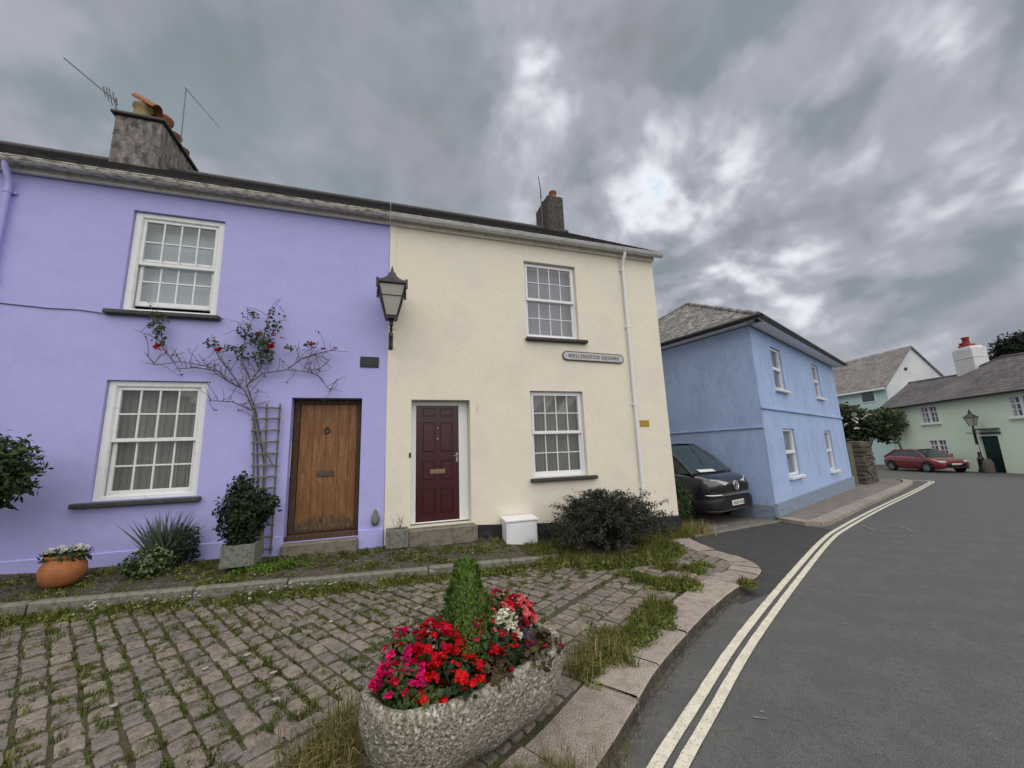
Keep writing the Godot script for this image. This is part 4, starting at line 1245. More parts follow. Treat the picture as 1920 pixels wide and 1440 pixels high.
func build_wall_things() -> void:
	# street name plate
	var t := thing("street_sign", "long white street name plate with rounded ends above the lower window", "sign", V(3.85, 3.42, ZW + 0.013))
	var mb := MB.new()
	var outline := []
	for k in 9: outline.append(Vector2(-0.585, 0) + Vector2(0.09, 0).rotated(PI / 2 + PI * k / 8.0))
	for k in 9: outline.append(Vector2(0.585, 0) + Vector2(0.09, 0).rotated(-PI / 2 + PI * k / 8.0))
	mb.prism(outline, 0.03, Transform3D(Basis(), V(0, 0, 0.03)))
	part(t, "border", mb, M.sign_frame)
	mb = MB.new()
	var inner := []
	for p in outline: inner.append(Vector2(p.x * 0.98, p.y * 0.80))
	mb.prism(inner, 0.01, Transform3D(Basis(), V(0, 0, 0.033)))
	part(t, "plate", mb, M.sign_white)
	var tx := text_mesh("WELLINGTON SQUARE", 0.072, 0.004)
	var ln := part(t, "lettering", tx, M.ink_worn, V(0, 0, 0.0345))
	var w := tx.get_aabb().size.x
	ln.scale = V(1.12 / maxf(w, 0.01), 1, 1)
	t.rotation.z = -0.018
	# small dark plaque
	t = thing("house_plaque", "small black plaque on the lilac wall right of the old door", "plaque", V(-0.275, 3.17, ZW + 0.001))
	mb = MB.new()
	mb.cbox(V(0, 0, 0.008), V(0.285, 0.175, 0.016), 0.004)
	part(t, "slab", mb, M.plaque_slate)
	mb = MB.new()   # worn, unreadable rows of lettering
	var r2 := RandomNumberGenerator.new(); r2.seed = 12
	for row in [[0.028, 0.11], [-0.012, 0.085], [-0.052, 0.03]]:
		var x: float = -row[1]
		while x < row[1]:
			var ww := r2.randf_range(0.006, 0.014)
			mb.box(V(x, row[0], 0.0165), V(ww * 0.7, 0.019, 0.002))
			x += ww + 0.004
	part(t, "worn_lettering", mb, M.plaque_letter)
	# small yellow plate
	t = thing("marker_plate", "small yellow marker plate beside the white downpipe", "sign", V(4.89, 2.115, ZW + 0.013))
	mb = MB.new()
	mb.cbox(V(0, 0, 0.006), V(0.215, 0.125, 0.01), 0.003)
	part(t, "plate", mb, M.sign_yellow)
	# iron bracket
	t = thing("wall_hook", "small pale iron hook on the cream wall beside the doorway", "hook", V(1.49, 2.38, ZW + 0.013))
	mb = MB.new()
	mb.tube([V(0, 0.0, 0.0), V(0, 0.0, 0.02), V(0.005, 0.06, 0.03), V(0.0, 0.13, 0.025), V(0.02, 0.15, 0.02)], [0.006], 6)
	part(t, "rod", mb, M.fascia_paint)
	# cable
	t = thing("wall_cable", "thin grey cable sagging across the lilac wall to the upper sill", "cable", V(-4.3, 3.77, ZW + 0.008))
	mb = MB.new()
	mb.tube([V(-3.2, 0.06, 0), V(-1.5, 0.03, 0), V(-0.5, 0.012, 0), V(0.0, -0.02, 0.004), V(0.3, -0.015, 0), V(0.62, -0.05, 0.012)], [0.007], 6)
	part(t, "flex", mb, M.aerial)
	# white meter box
	t = thing("meter_box", "white plastic meter box at the foot of the cream wall", "meter box", V(2.13, 0.13, -6.32))
	mb = MB.new()
	mb.cbox(V(0, 0.205, 0), V(0.53, 0.41, 0.26), 0.012)
	part(t, "case", mb, M.white_plastic)
	mb = MB.new()
	mb.cbox(V(0, 0.20, 0.134), V(0.46, 0.34, 0.012), 0.004)
	part(t, "door", mb, M.white_plastic)
	mb = MB.new()
	mb.prism([Vector2(-0.155, 0.0), Vector2(0.14, 0.0), Vector2(0.14, 0.05), Vector2(-0.155, 0.018)], 0.56, Transform3D(Basis(Vector3.UP, PI / 2), V(0.28, 0.412, 0)))
	part(t, "lid", mb, M.white_plastic)
	# fern-like ornament on the wall
	t = thing("wall_ornament", "small mossy stone ornament fixed low on the lilac wall", "ornament", V(-0.13, 0.62, ZW + 0.03))
	mb = MB.new()
	mb.lathe(V(0, 0, 0), [[0.0, 0.0], [0.045, 0.02], [0.058, 0.08], [0.045, 0.16], [0.022, 0.22], [0.0, 0.25]], 12, Basis(), 0.15)
	mb.tube([V(0.03, 0.06, 0.01), V(0.06, 0.08, 0.015), V(0.065, 0.12, 0.01)], [0.014, 0.012, 0.006], 8)
	part(t, "body", mb, M.planter_stone)
	lantern()
	trellis()

func lantern() -> void:
	var t := thing("wall_lantern", "black iron lantern with frosted panes on a wall bracket between the cottages", "lantern", V(0.045, 3.42, ZW))
	var zc := 0.40
	var mb := MB.new()
	mb.cbox(V(0, 0.12, 0.012), V(0.07, 0.30, 0.024), 0.006)
	mb.tube([V(0, 0.05, 0.02), V(0, 0.02, 0.10), V(0, 0.06, 0.24), V(0, 0.16, 0.36), V(0, 0.27, zc), V(0, 0.36, zc)], [0.02, 0.02, 0.018, 0.018, 0.02, 0.024], 10)
	mb.tube([V(0, 0.22, 0.02), V(0, 0.23, 0.16), V(0, 0.20, 0.30)], [0.012], 8)
	part(t, "bracket", mb, M.iron)
	mb = MB.new()
	mb.lathe(V(0, 0.08, 0.42), [[0, -0.05], [0.025, -0.03], [0.034, 0.0], [0.025, 0.04], [0.02, 0.06]], 12)
	mb.lathe(V(0, 0.30, zc), [[0.02, -0.06], [0.035, -0.03], [0.025, 0.0], [0.05, 0.05], [0.09, 0.09]], 14)
	part(t, "boss", mb, M.iron)
	var y0 := 0.40; var y1 := 0.90
	var b := 0.085; var h := 0.205
	var cs := [Vector2(-1, -1), Vector2(1, -1), Vector2(1, 1), Vector2(-1, 1)]
	mb = MB.new()
	for k in 4:
		var a: Vector2 = cs[k]; var c: Vector2 = cs[(k + 1) % 4]
		mb.tube([V(a.x * b, y0, zc + a.y * b), V(a.x * h, y1, zc + a.y * h)], [0.013], 6)
		mb.tube([V(a.x * b, y0, zc + a.y * b), V(c.x * b, y0, zc + c.y * b)], [0.016], 6)
		mb.tube([V(a.x * h, y1, zc + a.y * h), V(c.x * h, y1, zc + c.y * h)], [0.02], 6)
		var f := 0.62
		var hm := lerpf(b, h, f)
		mb.tube([V(a.x * hm, lerpf(y0, y1, f), zc + a.y * hm), V(c.x * hm, lerpf(y0, y1, f), zc + c.y * hm)], [0.006], 6)
		mb.cbox(V(a.x * (h + 0.012), y1 - 0.02, zc + a.y * (h + 0.012)), V(0.035, 0.16, 0.035), 0.006)   # corner ears
	mb.box(V(0, y0 - 0.01, zc), V(b * 2.1, 0.05, b * 2.1))
	part(t, "frame", mb, M.iron)
	for k in 4:
		var a: Vector2 = cs[k]; var c: Vector2 = cs[(k + 1) % 4]
		mb = MB.new()
		var o := V(a.x + c.x, 0, a.y + c.y)
		var i0 := b * 0.97; var i1 := h * 0.97
		mb.quad(V(a.x * i0, y0, zc + a.y * i0), V(c.x * i0, y0, zc + c.y * i0), V(c.x * i1, y1, zc + c.y * i1), V(a.x * i1, y1, zc + a.y * i1), o)
		part(t, "pane", mb, M.frosted)
	mb = MB.new()   # swept roof with cowl and finial
	var prof := [[0.225, 0.90], [0.222, 0.935], [0.15, 0.985], [0.10, 1.03], [0.085, 1.06]]
	for i in prof.size() - 1:
		for k in 4:
			var a: Vector2 = cs[k]; var c: Vector2 = cs[(k + 1) % 4]
			var r0: float = prof[i][0]; var r1: float = prof[i + 1][0]
			mb.quad(V(a.x * r0, prof[i][1], zc + a.y * r0), V(c.x * r0, prof[i][1], zc + c.y * r0), V(c.x * r1, prof[i + 1][1], zc + c.y * r1), V(a.x * r1, prof[i + 1][1], zc + a.y * r1), V(a.x + c.x, 1, a.y + c.y))
	mb.lathe(V(0, 0, zc), [[0.085, 1.04], [0.092, 1.07], [0.07, 1.11], [0.05, 1.15], [0.02, 1.18], [0.026, 1.20], [0.014, 1.23], [0.0, 1.29]], 14)
	part(t, "roof", mb, M.iron)
	mb = MB.new()
	mb.lathe(V(0, 0.80, zc), [[0.0, -0.07], [0.08, -0.06], [0.10, 0.0], [0.10, 0.06], [0.0, 0.07]], 14)
	part(t, "lamp_holder", mb, M.frosted_dark)

func trellis() -> void:
	var t := thing("trellis", "narrow grey wooden trellis against the lilac wall left of the old door", "trellis", V(-1.72, 0.36, ZW + 0.06))
	var tl := func(k: float) -> Vector3: return V(lerpf(0.03, -0.12, k), lerpf(0.02, 2.12, k), 0.0)
	var tr := func(k: float) -> Vector3: return V(lerpf(0.23, 0.22, k), lerpf(0.02, 2.12, k), 0.0)
	for q in [0.0, 0.5, 1.0]:
		var mb := MB.new()
		var a: Vector3 = tl.call(0.0).lerp(tr.call(0.0), q)
		var b: Vector3 = tl.call(1.0).lerp(tr.call(1.0), q)
		var d := b - a
		mb.cbox((a + b) * 0.5, V(0.026, d.length(), 0.016), 0.003, Basis(Vector3.BACK, atan2(-d.x, d.y)))
		part(t, "upright", mb, M.grey_wood)
	for j in 13:
		var k := (j + 0.4) / 12.8
		var a: Vector3 = tl.call(k) + V(-0.025, rf(-0.01, 0.01), 0.018)
		var b: Vector3 = tr.call(k) + V(0.025, rf(-0.01, 0.01), 0.018)
		var mb := MB.new()
		var d := b - a
		mb.cbox((a + b) * 0.5, V(d.length(), 0.028, 0.014), 0.003, Basis(Vector3.BACK, atan2(d.y, d.x)))
		part(t, "slat", mb, M.grey_wood)
	var mb := MB.new()
	var a := V(-0.06, 1.75, 0.03); var b := V(0.2, 1.2, 0.03)
	mb.cbox((a + b) * 0.5, V((b - a).length(), 0.02, 0.012), 0.003, Basis(Vector3.BACK, atan2(b.y - a.y, b.x - a.x)))
	part(t, "brace", mb, M.grey_wood)

# ---------------------------------------------------------------- plants
func mixc(a: Color, b: Color) -> Color: return a.lerp(b, rng.randf())   # every leaf takes its own tone at random, wherever it sits

func leaf_mass(mb: MB, c: Vector3, r: Vector3, n: int, l: float, w: float, ca: Color, cb: Color, shell := 0.55, up := 0.3, lump := 0.25) -> void:
	mb.tinted = true
	var f := FastNoiseLite.new()
	f.seed = int(c.x * 100.0) + n
	f.frequency = 1.0
	for i in n:
		var d := rdir()
		var out := pow(rng.randf(), 0.33)   # how far out the leaf sits
		out = lerpf(out, 1.0, shell * rng.randf()) * (1.0 + lump * f.get_noise_3dv(d * 2.2) * 1.6)
		var p := c + d * r * out
		var o := (d + rdir() * 0.7 + Vector3.UP * up).normalized()
		var s := (rdir() + Vector3.UP * 0.2).cross(o).normalized()
		var q := rng.randf_range(0.7, 1.3)
		mb.col = mixc(ca, cb)
		mb.leaf(p, (s + o * 0.35).normalized(), o, l * q, w * q)

func bloom_mesh(r: float, petals: int, layers: int, ca: Color, cb: Color, heart: Color, sd: int) -> ArrayMesh:
	var mb := MB.new()
	mb.tinted = true
	var rr := RandomNumberGenerator.new()
	rr.seed = sd
	for l in layers:
		var rise := 0.15 + 0.75 * l / maxf(1.0, layers - 1.0)
		var sz := r * (1.0 - 0.25 * l)
		for k in petals:
			var a := TAU * (k + 0.5 * l + rr.randf_range(-0.2, 0.2)) / petals
			var up := rise + rr.randf_range(-0.12, 0.2)
			var d := V(cos(a), up, sin(a)).normalized()
			var ps := sz * rr.randf_range(0.8, 1.15)
			var s := V(-sin(a), 0, cos(a)) * ps * rr.randf_range(0.42, 0.55)
			var q := [d * ps * 0.12, d * ps * 0.55 + V(0, 0.10 * ps, 0), d * ps + V(0, -0.16 * ps, 0)]
			mb.col = ca.lerp(cb, rr.randf()) * rr.randf_range(0.75, 1.15)
			var cu := V(0, rr.randf_range(-0.16, 0.16) * ps, 0)
			var pts := [q[0], q[1] + s + cu, q[2] + s * 0.55 + cu, q[2] + d * ps * 0.06, q[2] - s * 0.55 - cu, q[1] - s - cu]
			var nn := (V(0, 1, 0) - d * 0.35).normalized()
			for i in range(1, 5): mb.tri(pts[0], pts[i], pts[i + 1], nn)
			mb.tri(q[1] + V(0, 0.06 * ps, 0), pts[1], pts[2], nn)
	mb.col = heart
	mb.lathe(V(0, r * 0.08, 0), [[r * 0.13, 0.0], [r * 0.10, r * 0.12], [0.0, r * 0.15]], 6)
	return mb.mesh()

func bloom(parent: Node, mesh: Mesh, at: Vector3, nm := "flower") -> void:
	var o := part(parent, nm, mesh, M.petal, at)
	o.rotation = V(rf(-0.5, 1.0), rf(0, TAU), rf(-0.5, 0.5))
	var s := rf(0.75, 1.2)
	o.scale = V(s, s, s)

const G1 := Color(0.030, 0.062, 0.018)
const G2 := Color(0.075, 0.125, 0.035)
const DK1 := Color(0.012, 0.024, 0.012)
const DK2 := Color(0.032, 0.055, 0.022)

func rose() -> void:
	var t := thing("climbing_rose", "sparse red climbing rose spreading bare stems over the lilac wall", "rose", V(-1.80, 0.42, ZW + 0.10))
	var o := t.position
	var fa := func(x: float, y: float, z := 0.0) -> Vector3: return V(x - o.x, y - o.y, z)
	var mb := MB.new()
	var lines := [
		[[-1.66, 0.5], [-1.70, 1.2], [-1.76, 1.9], [-1.86, 2.42], [-1.95, 2.66], [-2.18, 2.80], [-2.44, 2.99], [-2.74, 3.06], [-3.01, 3.00], [-3.16, 3.15]],
		[[-2.18, 2.80], [-2.27, 2.92], [-2.56, 2.97], [-2.75, 2.95], [-2.94, 3.25], [-3.02, 3.5], [-3.08, 3.74]],
		[[-1.64, 0.6], [-1.66, 1.6], [-1.80, 2.35], [-1.93, 2.72], [-1.74, 2.93], [-1.42, 3.00], [-1.15, 2.97], [-1.0, 2.92], [-0.82, 2.69], [-0.74, 2.87]],
		[[-1.93, 2.72], [-1.79, 3.02], [-1.76, 3.33], [-1.73, 3.65], [-1.72, 3.91]],
		[[-1.42, 3.0], [-1.21, 3.17], [-0.99, 3.28], [-0.76, 3.32]],
		[[-1.88, 2.39], [-2.08, 2.48], [-2.28, 2.51], [-2.37, 2.52]],
		[[-1.15, 2.97], [-0.98, 3.02], [-0.85, 3.16]], [[-2.0, 2.72], [-2.16, 2.95], [-2.3, 3.1], [-2.38, 3.34]], [[-1.9, 2.8], [-2.02, 3.1], [-2.0, 3.4], [-1.95, 3.7]]]
	var ends := []
	for li in lines.size():
		var pts := []
		var l: Array = lines[li]
		for i in l.size(): pts.append(fa.call(l[i][0] + rf(-0.015, 0.015), l[i][1] + rf(-0.015, 0.015), rf(-0.03, 0.06) if l[i][1] > 2.45 else -0.075))
		var rad := []
		for i in pts.size(): rad.append(lerpf(0.012 if li in [0, 2] else 0.0085, 0.004, float(i) / (pts.size() - 1)))
		mb.tube(pts, rad, 6)
		for i in range(3 if li in [0, 2] else 1, pts.size()):
			for k in 4:
				var a: Vector3 = pts[i - 1].lerp(pts[i], rng.randf())
				var an := rf(0.15, PI - 0.15) if rng.randf() < 0.8 else rf(PI, TAU)
				var ln := rf(0.10, 0.34)
				var e := a + V(cos(an) * ln, sin(an) * ln, rf(-0.03, 0.06))
				mb.tube([a, a.lerp(e, 0.5) + V(rf(-0.03, 0.03), rf(-0.03, 0.03), 0), e], [0.0045, 0.0036, 0.0024], 5)
				ends.append(e)
	part(t, "stems", mb, M.bark)
	mb = MB.new()
	for q in [[-3.03, 3.59, 0.09, 0.18, 90], [-3.0, 3.33, 0.07, 0.1, 40], [-2.4, 3.34, 0.07, 0.08, 40], [-2.1, 3.27, 0.15, 0.06, 55], [-1.93, 3.80, 0.10, 0.08, 40], [-2.01, 3.52, 0.10, 0.10, 55], [-1.77, 3.40, 0.15, 0.16, 170], [-1.73, 3.16, 0.13, 0.13, 150], [-1.62, 3.63, 0.09, 0.1, 50], [-2.01, 3.18, 0.08, 0.06, 30], [-1.12, 3.37, 0.08, 0.04, 25], [-1.4, 3.32, 0.08, 0.05, 18], [-1.6, 3.85, 0.1, 0.08, 20]]:
		leaf_mass(mb, fa.call(q[0], q[1], 0.06), V(q[2], q[3], 0.08), q[4], 0.052, 0.032, G1, Color(0.085, 0.13, 0.05), 0.3, 0.3)
	for e in ends:
		if rng.randf() < 0.35: leaf_mass(mb, e, V(0.03, 0.03, 0.03), 3, 0.04, 0.022, G1, G2)
	part(t, "foliage", mb, M.leaf)
	var bm := bloom_mesh(0.042, 6, 3, Color(0.55, 0.012, 0.025), Color(0.42, 0.008, 0.018), Color(0.3, 0.01, 0.015), 3)
	for q in [[-2.99, 3.22], [-2.97, 3.25], [-2.89, 3.18], [-2.28, 3.22], [-2.26, 3.25], [-1.79, 3.49], [-1.80, 3.46], [-1.67, 3.75], [-1.60, 3.50], [-1.61, 3.46], [-1.50, 3.44], [-1.63, 3.31], [-1.11, 3.37], [-1.09, 3.39], [-0.94, 3.31], [-0.77, 3.33]]:
		bloom(t, bm, fa.call(q[0], q[1], rf(0.08, 0.14)))

func shrubs() -> void:
	var mb: MB
	# box shrub in a stone planter
	var t := thing("stone_planter", "square grey stone planter below the trellis holding a dark evergreen shrub", "planter", V(-1.70, 0.385, -5.98))
	mb = MB.new()
	for q in [[-0.165, 0.0, 0.03, 0.36], [0.165, 0.0, 0.03, 0.36]]: mb.cbox(V(q[0], 0.13, q[1]), V(q[2], 0.26, q[3]), 0.006)
	for q in [-0.165, 0.165]: mb.cbox(V(0, 0.13, q), V(0.30, 0.26, 0.03), 0.006)
	part(t, "box", mb, M.planter_stone)
	mb = MB.new()
	mb.box(V(0, 0.11, 0), V(0.30, 0.2, 0.30))
	part(t, "soil", mb, M.soil)
	t = thing("evergreen_shrub", "dense dark round evergreen shrub growing in the square stone planter", "shrub", V(-1.70, 0.59, -5.98))
	mb = MB.new()
	for k in 5: mb.tube([V(rf(-0.04, 0.04), 0, rf(-0.04, 0.04)), V(rf(-0.1, 0.1), 0.2, rf(-0.1, 0.1)), V(rf(-0.2, 0.2), 0.45, rf(-0.15, 0.15))], [0.014, 0.01, 0.005], 6)
	part(t, "stems", mb, M.bark)
	mb = MB.new()
	leaf_mass(mb, V(-0.02, 0.42, 0.0), V(0.27, 0.34, 0.25), 2600, 0.055, 0.032, DK1, DK2, 0.6, 0.5, 0.3)
	leaf_mass(mb, V(0.16, 0.50, 0.02), V(0.20, 0.16, 0.2), 900, 0.055, 0.032, DK1, DK2, 0.6, 0.5, 0.3)
	leaf_mass(mb, V(-0.06, 0.74, 0.0), V(0.12, 0.16, 0.12), 330, 0.055, 0.032, DK1, Color(0.04, 0.07, 0.03), 0.6, 0.6, 0.5)
	leaf_mass(mb, V(-0.02, 0.12, 0.0), V(0.16, 0.12, 0.16), 500, 0.05, 0.03, DK1, DK2, 0.5, 0.5, 0.3)
	part(t, "foliage", mb, M.leaf)
	# terracotta pot with white flowers
	t = thing("terracotta_pot", "round bellied terracotta pot standing against the lilac wall", "pot", V(-3.36, 0.385, -5.86))
	mb = MB.new()
	mb.lathe(Vector3.ZERO, [[0.0, 0.0], [0.10, 0.0], [0.145, 0.03], [0.178, 0.09], [0.19, 0.15], [0.182, 0.21], [0.155, 0.265], [0.138, 0.285], [0.152, 0.30], [0.156, 0.32], [0.144, 0.328], [0.13, 0.315], [0.125, 0.27], [0.0, 0.26]], 28)
	part(t, "body", mb, M.terracotta)
	mb = MB.new()
	mb.lathe(V(0, 0.272, 0), [[0.125, 0.0], [0.08, 0.012], [0.0, 0.015]], 16)
	part(t, "soil", mb, M.soil)
	t = thing("potted_flowers", "low white flowering plant in the terracotta pot", "flowers", V(-3.36, 0.655, -5.86))
	mb = MB.new()
	leaf_mass(mb, V(0, 0.04, 0), V(0.19, 0.05, 0.15), 330, 0.07, 0.035, G1, DK2, 0.4, 0.5)
	part(t, "foliage", mb, M.leaf)
	var wb := bloom_mesh(0.028, 5, 2, Color(0.75, 0.76, 0.74), Color(0.62, 0.64, 0.62), Color(0.5, 0.45, 0.2), 8)
	for k in 42: bloom(t, wb, V(rf(-0.16, 0.16), rf(0.08, 0.13), rf(-0.12, 0.13)))
	# spiky plant and the small variegated bush before it
	t = thing("spiky_plant", "clump of upright spiky leaves under the lower lilac window", "plant", V(-2.62, base_y(-2.62) - 0.02, -6.25))
	mb = MB.new()
	mb.tinted = true
	for k in 150:
		var a := rf(0, TAU)
		var ln := rf(0.35, 0.72)
		var lean := rf(0.1, 0.85)
		var d := V(cos(a) * lean, 1.0, sin(a) * lean * 0.6).normalized()
		var p := V(rf(-0.08, 0.08), 0.05, rf(-0.05, 0.05))
		mb.col = mixc(Color(0.05, 0.075, 0.06), Color(0.11, 0.15, 0.11))
		var s := d.cross(V(rf(-1, 1), 0.2, rf(-1, 1))).normalized() * 0.013
		var m := p + d * ln * 0.55
		var e := p + d * ln + V(cos(a), -0.3, sin(a)) * 0.05 * lean
		var nn := d.cross(s).normalized()
		mb.quads(p - s * 0.8, p + s * 0.8, m + s, m - s, nn, nn, nn, nn)
		mb.tris(m - s, m + s, e, nn, nn, nn)
	part(t, "leaves", mb, M.leaf)
	t = thing("small_bush", "small pale edged bush at the foot of the spiky plant", "shrub", V(-2.66, strip_y(-2.66, -5.95) - 0.01, -5.95))
	mb = MB.new()
	for k in 4: mb.tube([V(0, -0.02, 0), V(rf(-0.1, 0.1), 0.16, rf(-0.08, 0.08))], [0.01, 0.005], 6)
	part(t, "stems", mb, M.bark)
	mb = MB.new()
	leaf_mass(mb, V(0, 0.16, 0), V(0.22, 0.17, 0.18), 800, 0.045, 0.028, DK1, G2, 0.5, 0.4)
	leaf_mass(mb, V(0.04, 0.18, 0.03), V(0.23, 0.17, 0.18), 240, 0.04, 0.026, Color(0.12, 0.16, 0.07), Color(0.26, 0.29, 0.16), 0.9, 0.4)
	part(t, "foliage", mb, M.leaf)
	t = thing("dark_bush", "dark bush against the lilac wall right of the spiky plant", "shrub", V(-2.42, base_y(-2.42) - 0.02, -6.28))
	mb = MB.new()
	leaf_mass(mb, V(0, 0.26, 0), V(0.14, 0.24, 0.12), 500, 0.05, 0.03, DK1, DK2, 0.5, 0.4)
	mb.tube([V(0, 0, 0), V(0, 0.25, 0)], [0.012, 0.006], 6)
	part(t, "foliage", mb, M.leaf)
	# the bush that reaches in beside the pot
	t = thing("leafy_bush", "tall leafy bush overhanging the terracotta pot at the end of the lilac wall", "shrub", V(-4.35, strip_y(-4.35, -5.7) - 0.02, -5.7))
	mb = MB.new()
	for k in 6:
		var a := rf(-0.5, 0.6)
		mb.tube([V(rf(-0.08, 0.08), 0, rf(-0.08, 0.08)), V(a * 0.4, 0.6, rf(-0.1, 0.1)), V(a, rf(1.0, 1.5), rf(-0.2, 0.2))], [0.02, 0.015, 0.006], 6)
	part(t, "stems", mb, M.bark)
	mb = MB.new()
	leaf_mass(mb, V(0.0, 1.22, 0.0), V(0.62, 0.44, 0.42), 4200, 0.085, 0.036, DK1, Color(0.05, 0.085, 0.03), 0.6, 0.5, 0.35)
	leaf_mass(mb, V(0.38, 1.30, 0.10), V(0.34, 0.34, 0.3), 1500, 0.085, 0.034, DK2, Color(0.065, 0.11, 0.035), 0.7, 0.5, 0.4)
	part(t, "foliage", mb, M.leaf)
	# rough stone block with dead stalks
	t = thing("stone_block_planter", "rough lichened stone block planter between the two doorways", "planter", V(0.19, 0.325, -6.33))
	mb = MB.new()
	for q in [-0.135, 0.135]: mb.cbox(V(q, 0.12, 0), V(0.05, 0.27, 0.24), 0.012)
	for q in [-0.10, 0.10]: mb.cbox(V(0, 0.12, q), V(0.225, 0.265, 0.045), 0.012)
	part(t, "block", mb, M.planter_stone)
	mb = MB.new()
	mb.box(V(0, 0.10, 0), V(0.22, 0.2, 0.16))
	part(t, "soil", mb, M.soil)
	t = thing("dead_stalks", "few dry pale stalks standing in the stone block planter", "plant", V(0.19, 0.52, -6.33))
	mb = MB.new()
	for k in 9: mb.tube([V(rf(-0.05, 0.05), 0, rf(-0.04, 0.04)), V(rf(-0.07, 0.07), 0.13, rf(-0.04, 0.04)), V(rf(-0.10, 0.10), rf(0.18, 0.32), rf(-0.05, 0.05))], [0.004, 0.003, 0.002], 5)
	part(t, "stalks", mb, M.grey_wood)
	# spreading dark shrub before the cream wall
	t = thing("spreading_shrub", "wide mounded dark shrub with tiny leaves against the cream cottage", "shrub", V(3.34, 0.04, -5.62))
	mb = MB.new()
	var lf := MB.new()
	lf.tinted = true
	for k in 260:
		var a := rf(0, TAU)
		var reach := sqrt(rng.randf())
		var wob := 1.0 + 0.12 * sin(a * 3.0 + 0.6) + 0.07 * sin(a * 7.0)
		var top := V(cos(a) * reach * 0.84 * wob, rf(0.78, 0.95) * sqrt(maxf(0.10, 1.0 - reach * reach * 0.86)), sin(a) * reach * 0.62 * wob)
		var shoot := rf(0.06, 0.2) if rng.randf() < 0.8 else rf(0.2, 0.34)
		var tip := top + V(cos(a) * shoot, (0.09 if shoot > 0.2 else -0.10) * reach + rf(-0.04, 0.05), sin(a) * shoot)
		var pts := [V(rf(-0.15, 0.15), 0, rf(-0.12, 0.12)), V(top.x * 0.55, top.y * 0.7, top.z * 0.55), top, tip]
		mb.tube(pts, [0.009, 0.006, 0.0035, 0.002], 5)
		for i in 110:
			var u := rf(0.5, 3.0)
			var s := mini(int(u), 2)
			var p: Vector3 = pts[s].lerp(pts[s + 1], u - s) + rdir() * rf(0.0, 0.07)
			p.y = maxf(p.y, 0.02)
			lf.col = mixc(Color(0.020, 0.026, 0.021), Color(0.075, 0.085, 0.064))
			var dd: Vector3 = ((pts[s + 1] - pts[s]).normalized() + rdir() * 0.9).normalized()
			var nn := (rdir() * 0.8 + V(0, 0.8, 0)).normalized()
			nn = (nn - dd * nn.dot(dd)).normalized()
			lf.leaf(p, dd, nn, rf(0.03, 0.055), rf(0.014, 0.024))
	part(t, "branches", mb, M.bark)
	part(t, "foliage", lf, M.leaf)
	# bush and dry weeds in the gap by the driveway
	t = thing("gap_shrub", "green shrub squeezed between the cream end wall and the parked van", "shrub", V(5.98, -0.06, -7.0))
	mb = MB.new()
	for k in 4: mb.tube([V(rf(-0.03, 0.03), 0, 0), V(rf(-0.1, 0.1), 0.4, rf(-0.1, 0.1)), V(rf(-0.15, 0.15), 0.8, rf(-0.1, 0.1))], [0.014, 0.01, 0.005], 6)
	part(t, "stems", mb, M.bark)
	mb = MB.new()
	leaf_mass(mb, V(0, 0.5, 0), V(0.17, 0.48, 0.26), 1500, 0.05, 0.028, DK1, G2, 0.5, 0.4)
	part(t, "foliage", mb, M.leaf)

func grid(mb: MB, g: Array, closed: bool) -> void:   # smooth surface over rings of points; outward is away from the axis of the rings
	var R := g.size()
	var C: int = g[0].size()
	var nr := []
	for i in R:
		var row := []
		for j in C:
			var jp := (j + 1) % C if closed else mini(j + 1, C - 1)
			var jm := (j - 1 + C) % C if closed else maxi(j - 1, 0)
			var du: Vector3 = g[i][jp] - g[i][jm]
			var dv: Vector3 = g[mini(i + 1, R - 1)][j] - g[maxi(i - 1, 0)][j]
			row.append(du.cross(dv).normalized())
		nr.append(row)
	for i in R - 1:
		for j in (C if closed else C - 1):
			var k := (j + 1) % C
			var a: Vector3 = g[i][j]; var b: Vector3 = g[i][k]; var c: Vector3 = g[i + 1][k]; var d: Vector3 = g[i + 1][j]
			mb.tris(a, b, c, nr[i][j], nr[i][k], nr[i + 1][k]); mb.tris(a, c, d, nr[i][j], nr[i + 1][k], nr[i + 1][j])

const TROUGH := Vector3(0.50, 0.135, -2.37)
const TTURN := 0.38

